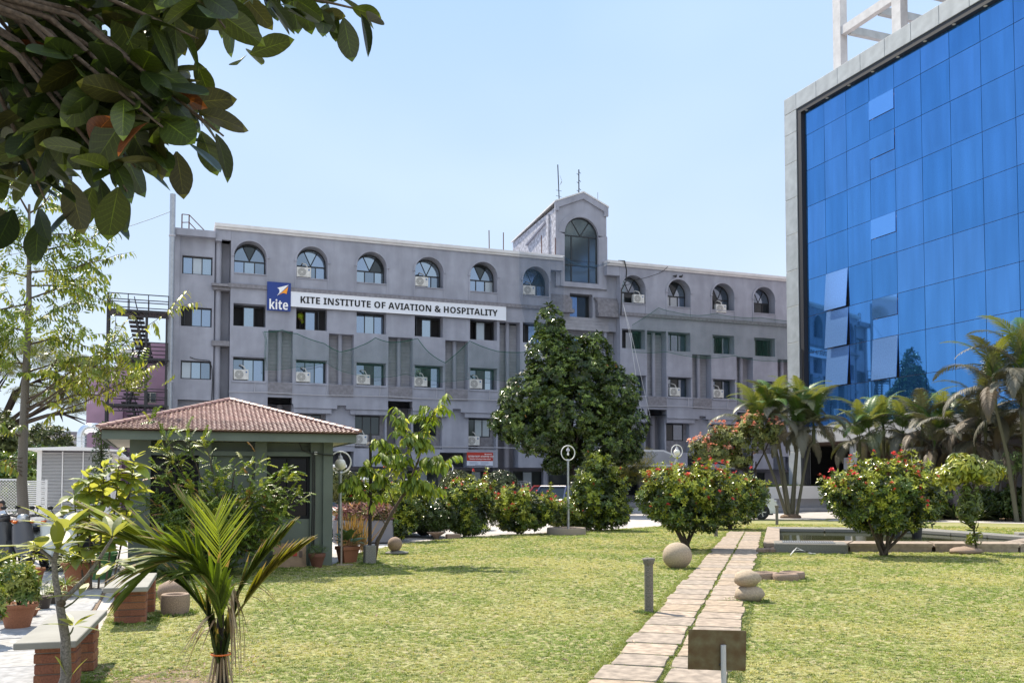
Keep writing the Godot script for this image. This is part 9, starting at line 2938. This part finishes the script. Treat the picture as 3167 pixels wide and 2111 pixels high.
func grass() -> void:
	var poly := PackedVector2Array()
	for v: Vector2 in LAWN:
		poly.append(v)
	var tuft := MB.new()
	var r := RandomNumberGenerator.new()
	r.seed = 17
	for i in 16:
		var a := r.randf() * TAU
		var e := r.randf_range(0.25, 1.2)
		var d := Vector3(cos(a) * cos(e), sin(e), sin(a) * cos(e))
		_leaf(tuft, aim(Vector3(r.randf_range(-0.9, 0.9), -0.05, r.randf_range(-0.9, 0.9)), d, Vector3.UP, r.randf_range(0.6, 1.3)), 0.3, 2, 0.3, 0.35)
	var mesh := tuft.mesh()
	var nz := FastNoiseLite.new()
	nz.seed = 21
	nz.frequency = 0.35
	nz.fractal_octaves = 3
	var nz2 := FastNoiseLite.new()
	nz2.seed = 22
	nz2.frequency = 1.6
	var xs := []
	var cs := PackedColorArray()
	var d := Vector2(0.594, -0.805)
	var rr := Vector2(0.805, 0.594)
	var o := Vector2(3.79, -6.63)
	var pick := 0
	var pond := PackedVector2Array([Vector2(13.1, -18.2), Vector2(18.59, -15.8), Vector2(21.75, -17.31), Vector2(22.5, -22.6), Vector2(18.34, -25.26)])
	while xs.size() < 150000 and pick < 700000:
		pick += 1
		var dist := 5.0 + 33.0 * pow(rng.randf(), 1.35)
		var ang := rng.randf_range(-0.2, 0.97)
		var p := Vector2(sin(ang), -cos(ang)) * dist
		if not Geometry2D.is_point_in_polygon(p, poly):
			continue
		var q := p - o
		var al := q.dot(d)
		var ac := q.dot(rr)
		var on_path := al > -1.5 and al < 23.6 and absf(ac) < 0.53
		if on_path and not (absf(ac) < 0.035 and rng.randf() < 0.9):
			continue
		if p.x > 12.6 and Geometry2D.is_point_in_polygon(p, pond):
			continue
		var soil := Vector2(0.1, -7.2).distance_to(p * Vector2(1, 1))
		if soil < 0.9 and rng.randf() < 0.85 - 0.5 * maxf(0, soil - 0.4):
			continue
		var n := nz.get_noise_2dv(p)
		var n2 := nz2.get_noise_2dv(p)
		var s := (0.0145 + 0.00095 * dist) * rng.randf_range(0.6, 1.3) * (1.0 + 0.3 * n2)
		xs.append(Transform3D(Basis(Vector3.UP, rng.randf() * TAU).scaled(Vector3(s, s * rng.randf_range(0.5, 1.0), s)), Vector3(p.x, 0.0, p.y)))
		var t := clampf(0.45 + n * 1.1 + rng.randf_range(-0.3, 0.3), 0, 1)
		var c := Color(0.22, 0.3, 0.05).lerp(Color(0.5, 0.47, 0.19), t)
		if rng.randf() < 0.12:
			c = Color(0.58, 0.5, 0.33)
		elif rng.randf() < 0.15:
			c = Color(0.1, 0.16, 0.03)
		cs.append(c * rng.randf_range(0.8, 1.2))
	tag(stuff(self, "lawn_grass", mesh, mat.blade, xs, cs), "short sunlit yellow-green grass covering the lawn", "grass")
	var sx := []
	var sc := PackedColorArray()
	for i in 9000:
		var al := rng.randf_range(-1.4, 23.4)
		var ac: float = [rng.randf_range(-0.045, 0.045), -0.55 + rng.randf_range(-0.08, 0.03), 0.55 + rng.randf_range(-0.03, 0.08)][i % 3]
		if i % 2:
			al = seams[rng.randi() % seams.size()] + rng.randf_range(-0.02, 0.02)
			ac = rng.randf_range(-0.55, 0.55)
			if rng.randf() < 0.35:
				continue
		var p := o + d * al + rr * ac
		var s := rng.randf_range(0.012, 0.032)
		sx.append(Transform3D(Basis(Vector3.UP, rng.randf() * TAU).scaled(Vector3.ONE * s), Vector3(p.x, 0.005, p.y)))
		sc.append([Color(0.15, 0.2, 0.04), Color(0.24, 0.28, 0.06), Color(0.1, 0.15, 0.03)][i % 3])
	for q: Array in [[9.09, -15.27, 0.27], [7.49, -10.7, 0.2], [5.63, -10.14, 0.06], [14.86, -16.22, 0.12], [11.87, -19.49, 0.15], [0.15, -12.12, 0.17], [9.66, -12.85, 0.4], [4.9, -20.51, 0.25], [3.86, -18.3, 0.14], [-0.66, -7.95, 0.2], [-0.28, -11.6, 0.2], [14.1, -17.5, 0.5], [11.85, -26.6, 0.62], [17.2, -16.1, 0.35], [0.43, -7.53, 0.06], [2.4, -18.1, 0.4], [1.2, -18.15, 0.5], [3.27, -5.0, 0.05], [-0.6, -6.95, 0.05]]:
		for i in 70:
			var a := rng.randf() * TAU
			var rad: float = q[2] * rng.randf_range(0.92, 1.1) + rng.randf_range(0, 0.1)
			sx.append(Transform3D(Basis(Vector3.UP, a).scaled(Vector3(0.03, 0.04, 0.03) * rng.randf_range(0.6, 1.5)), Vector3(q[0] + cos(a) * rad, 0.0, q[1] + sin(a) * rad)))
			sc.append([Color(0.13, 0.2, 0.035), Color(0.2, 0.27, 0.05), Color(0.09, 0.14, 0.03)][i % 3])
	tag(stuff(self, "seam_grass", mesh, mat.blade, sx, sc), "grass creeping along the slab path and round the stones and stems", "grass")
	var lx := []
	var lc := PackedColorArray()
	for i in 900:
		var p := Vector2(rng.randf_range(-0.5, 0.9), rng.randf_range(-8.8, -5.4))
		lx.append(aim(Vector3(p.x, 0.02, p.y), Vector3(rng.randf_range(-1, 1), 0.15, rng.randf_range(-1, 1)), Vector3.UP, rng.randf_range(0.02, 0.05)))
		lc.append([Color(0.36, 0.25, 0.17), Color(0.45, 0.33, 0.24), Color(0.22, 0.14, 0.09)][i % 3])
	tag(stuff(self, "leaf_litter", leaf_mesh(0.45, 2, 0.4, -0.1), mat.blade, lx, lc), "pale dry leaf litter scattered on the bare soil patch", "leaf litter")
func build_all() -> void:
	grounds()
	grey_building()
	air_units()
	signs()
	nets_and_wires()
	glass_building()
	pool()
	benches()
	stones()
	lamps()
	kiosk()
	far_left()
	big_tree()
	shrubs()
	peach_tree()
	palms()
	right_plants()
	left_trees()
	kiosk_plants()
	cars()
	two_wheelers()
	people()
	pots()
	plumeria()
	coconut()
	overhang()
	grass()
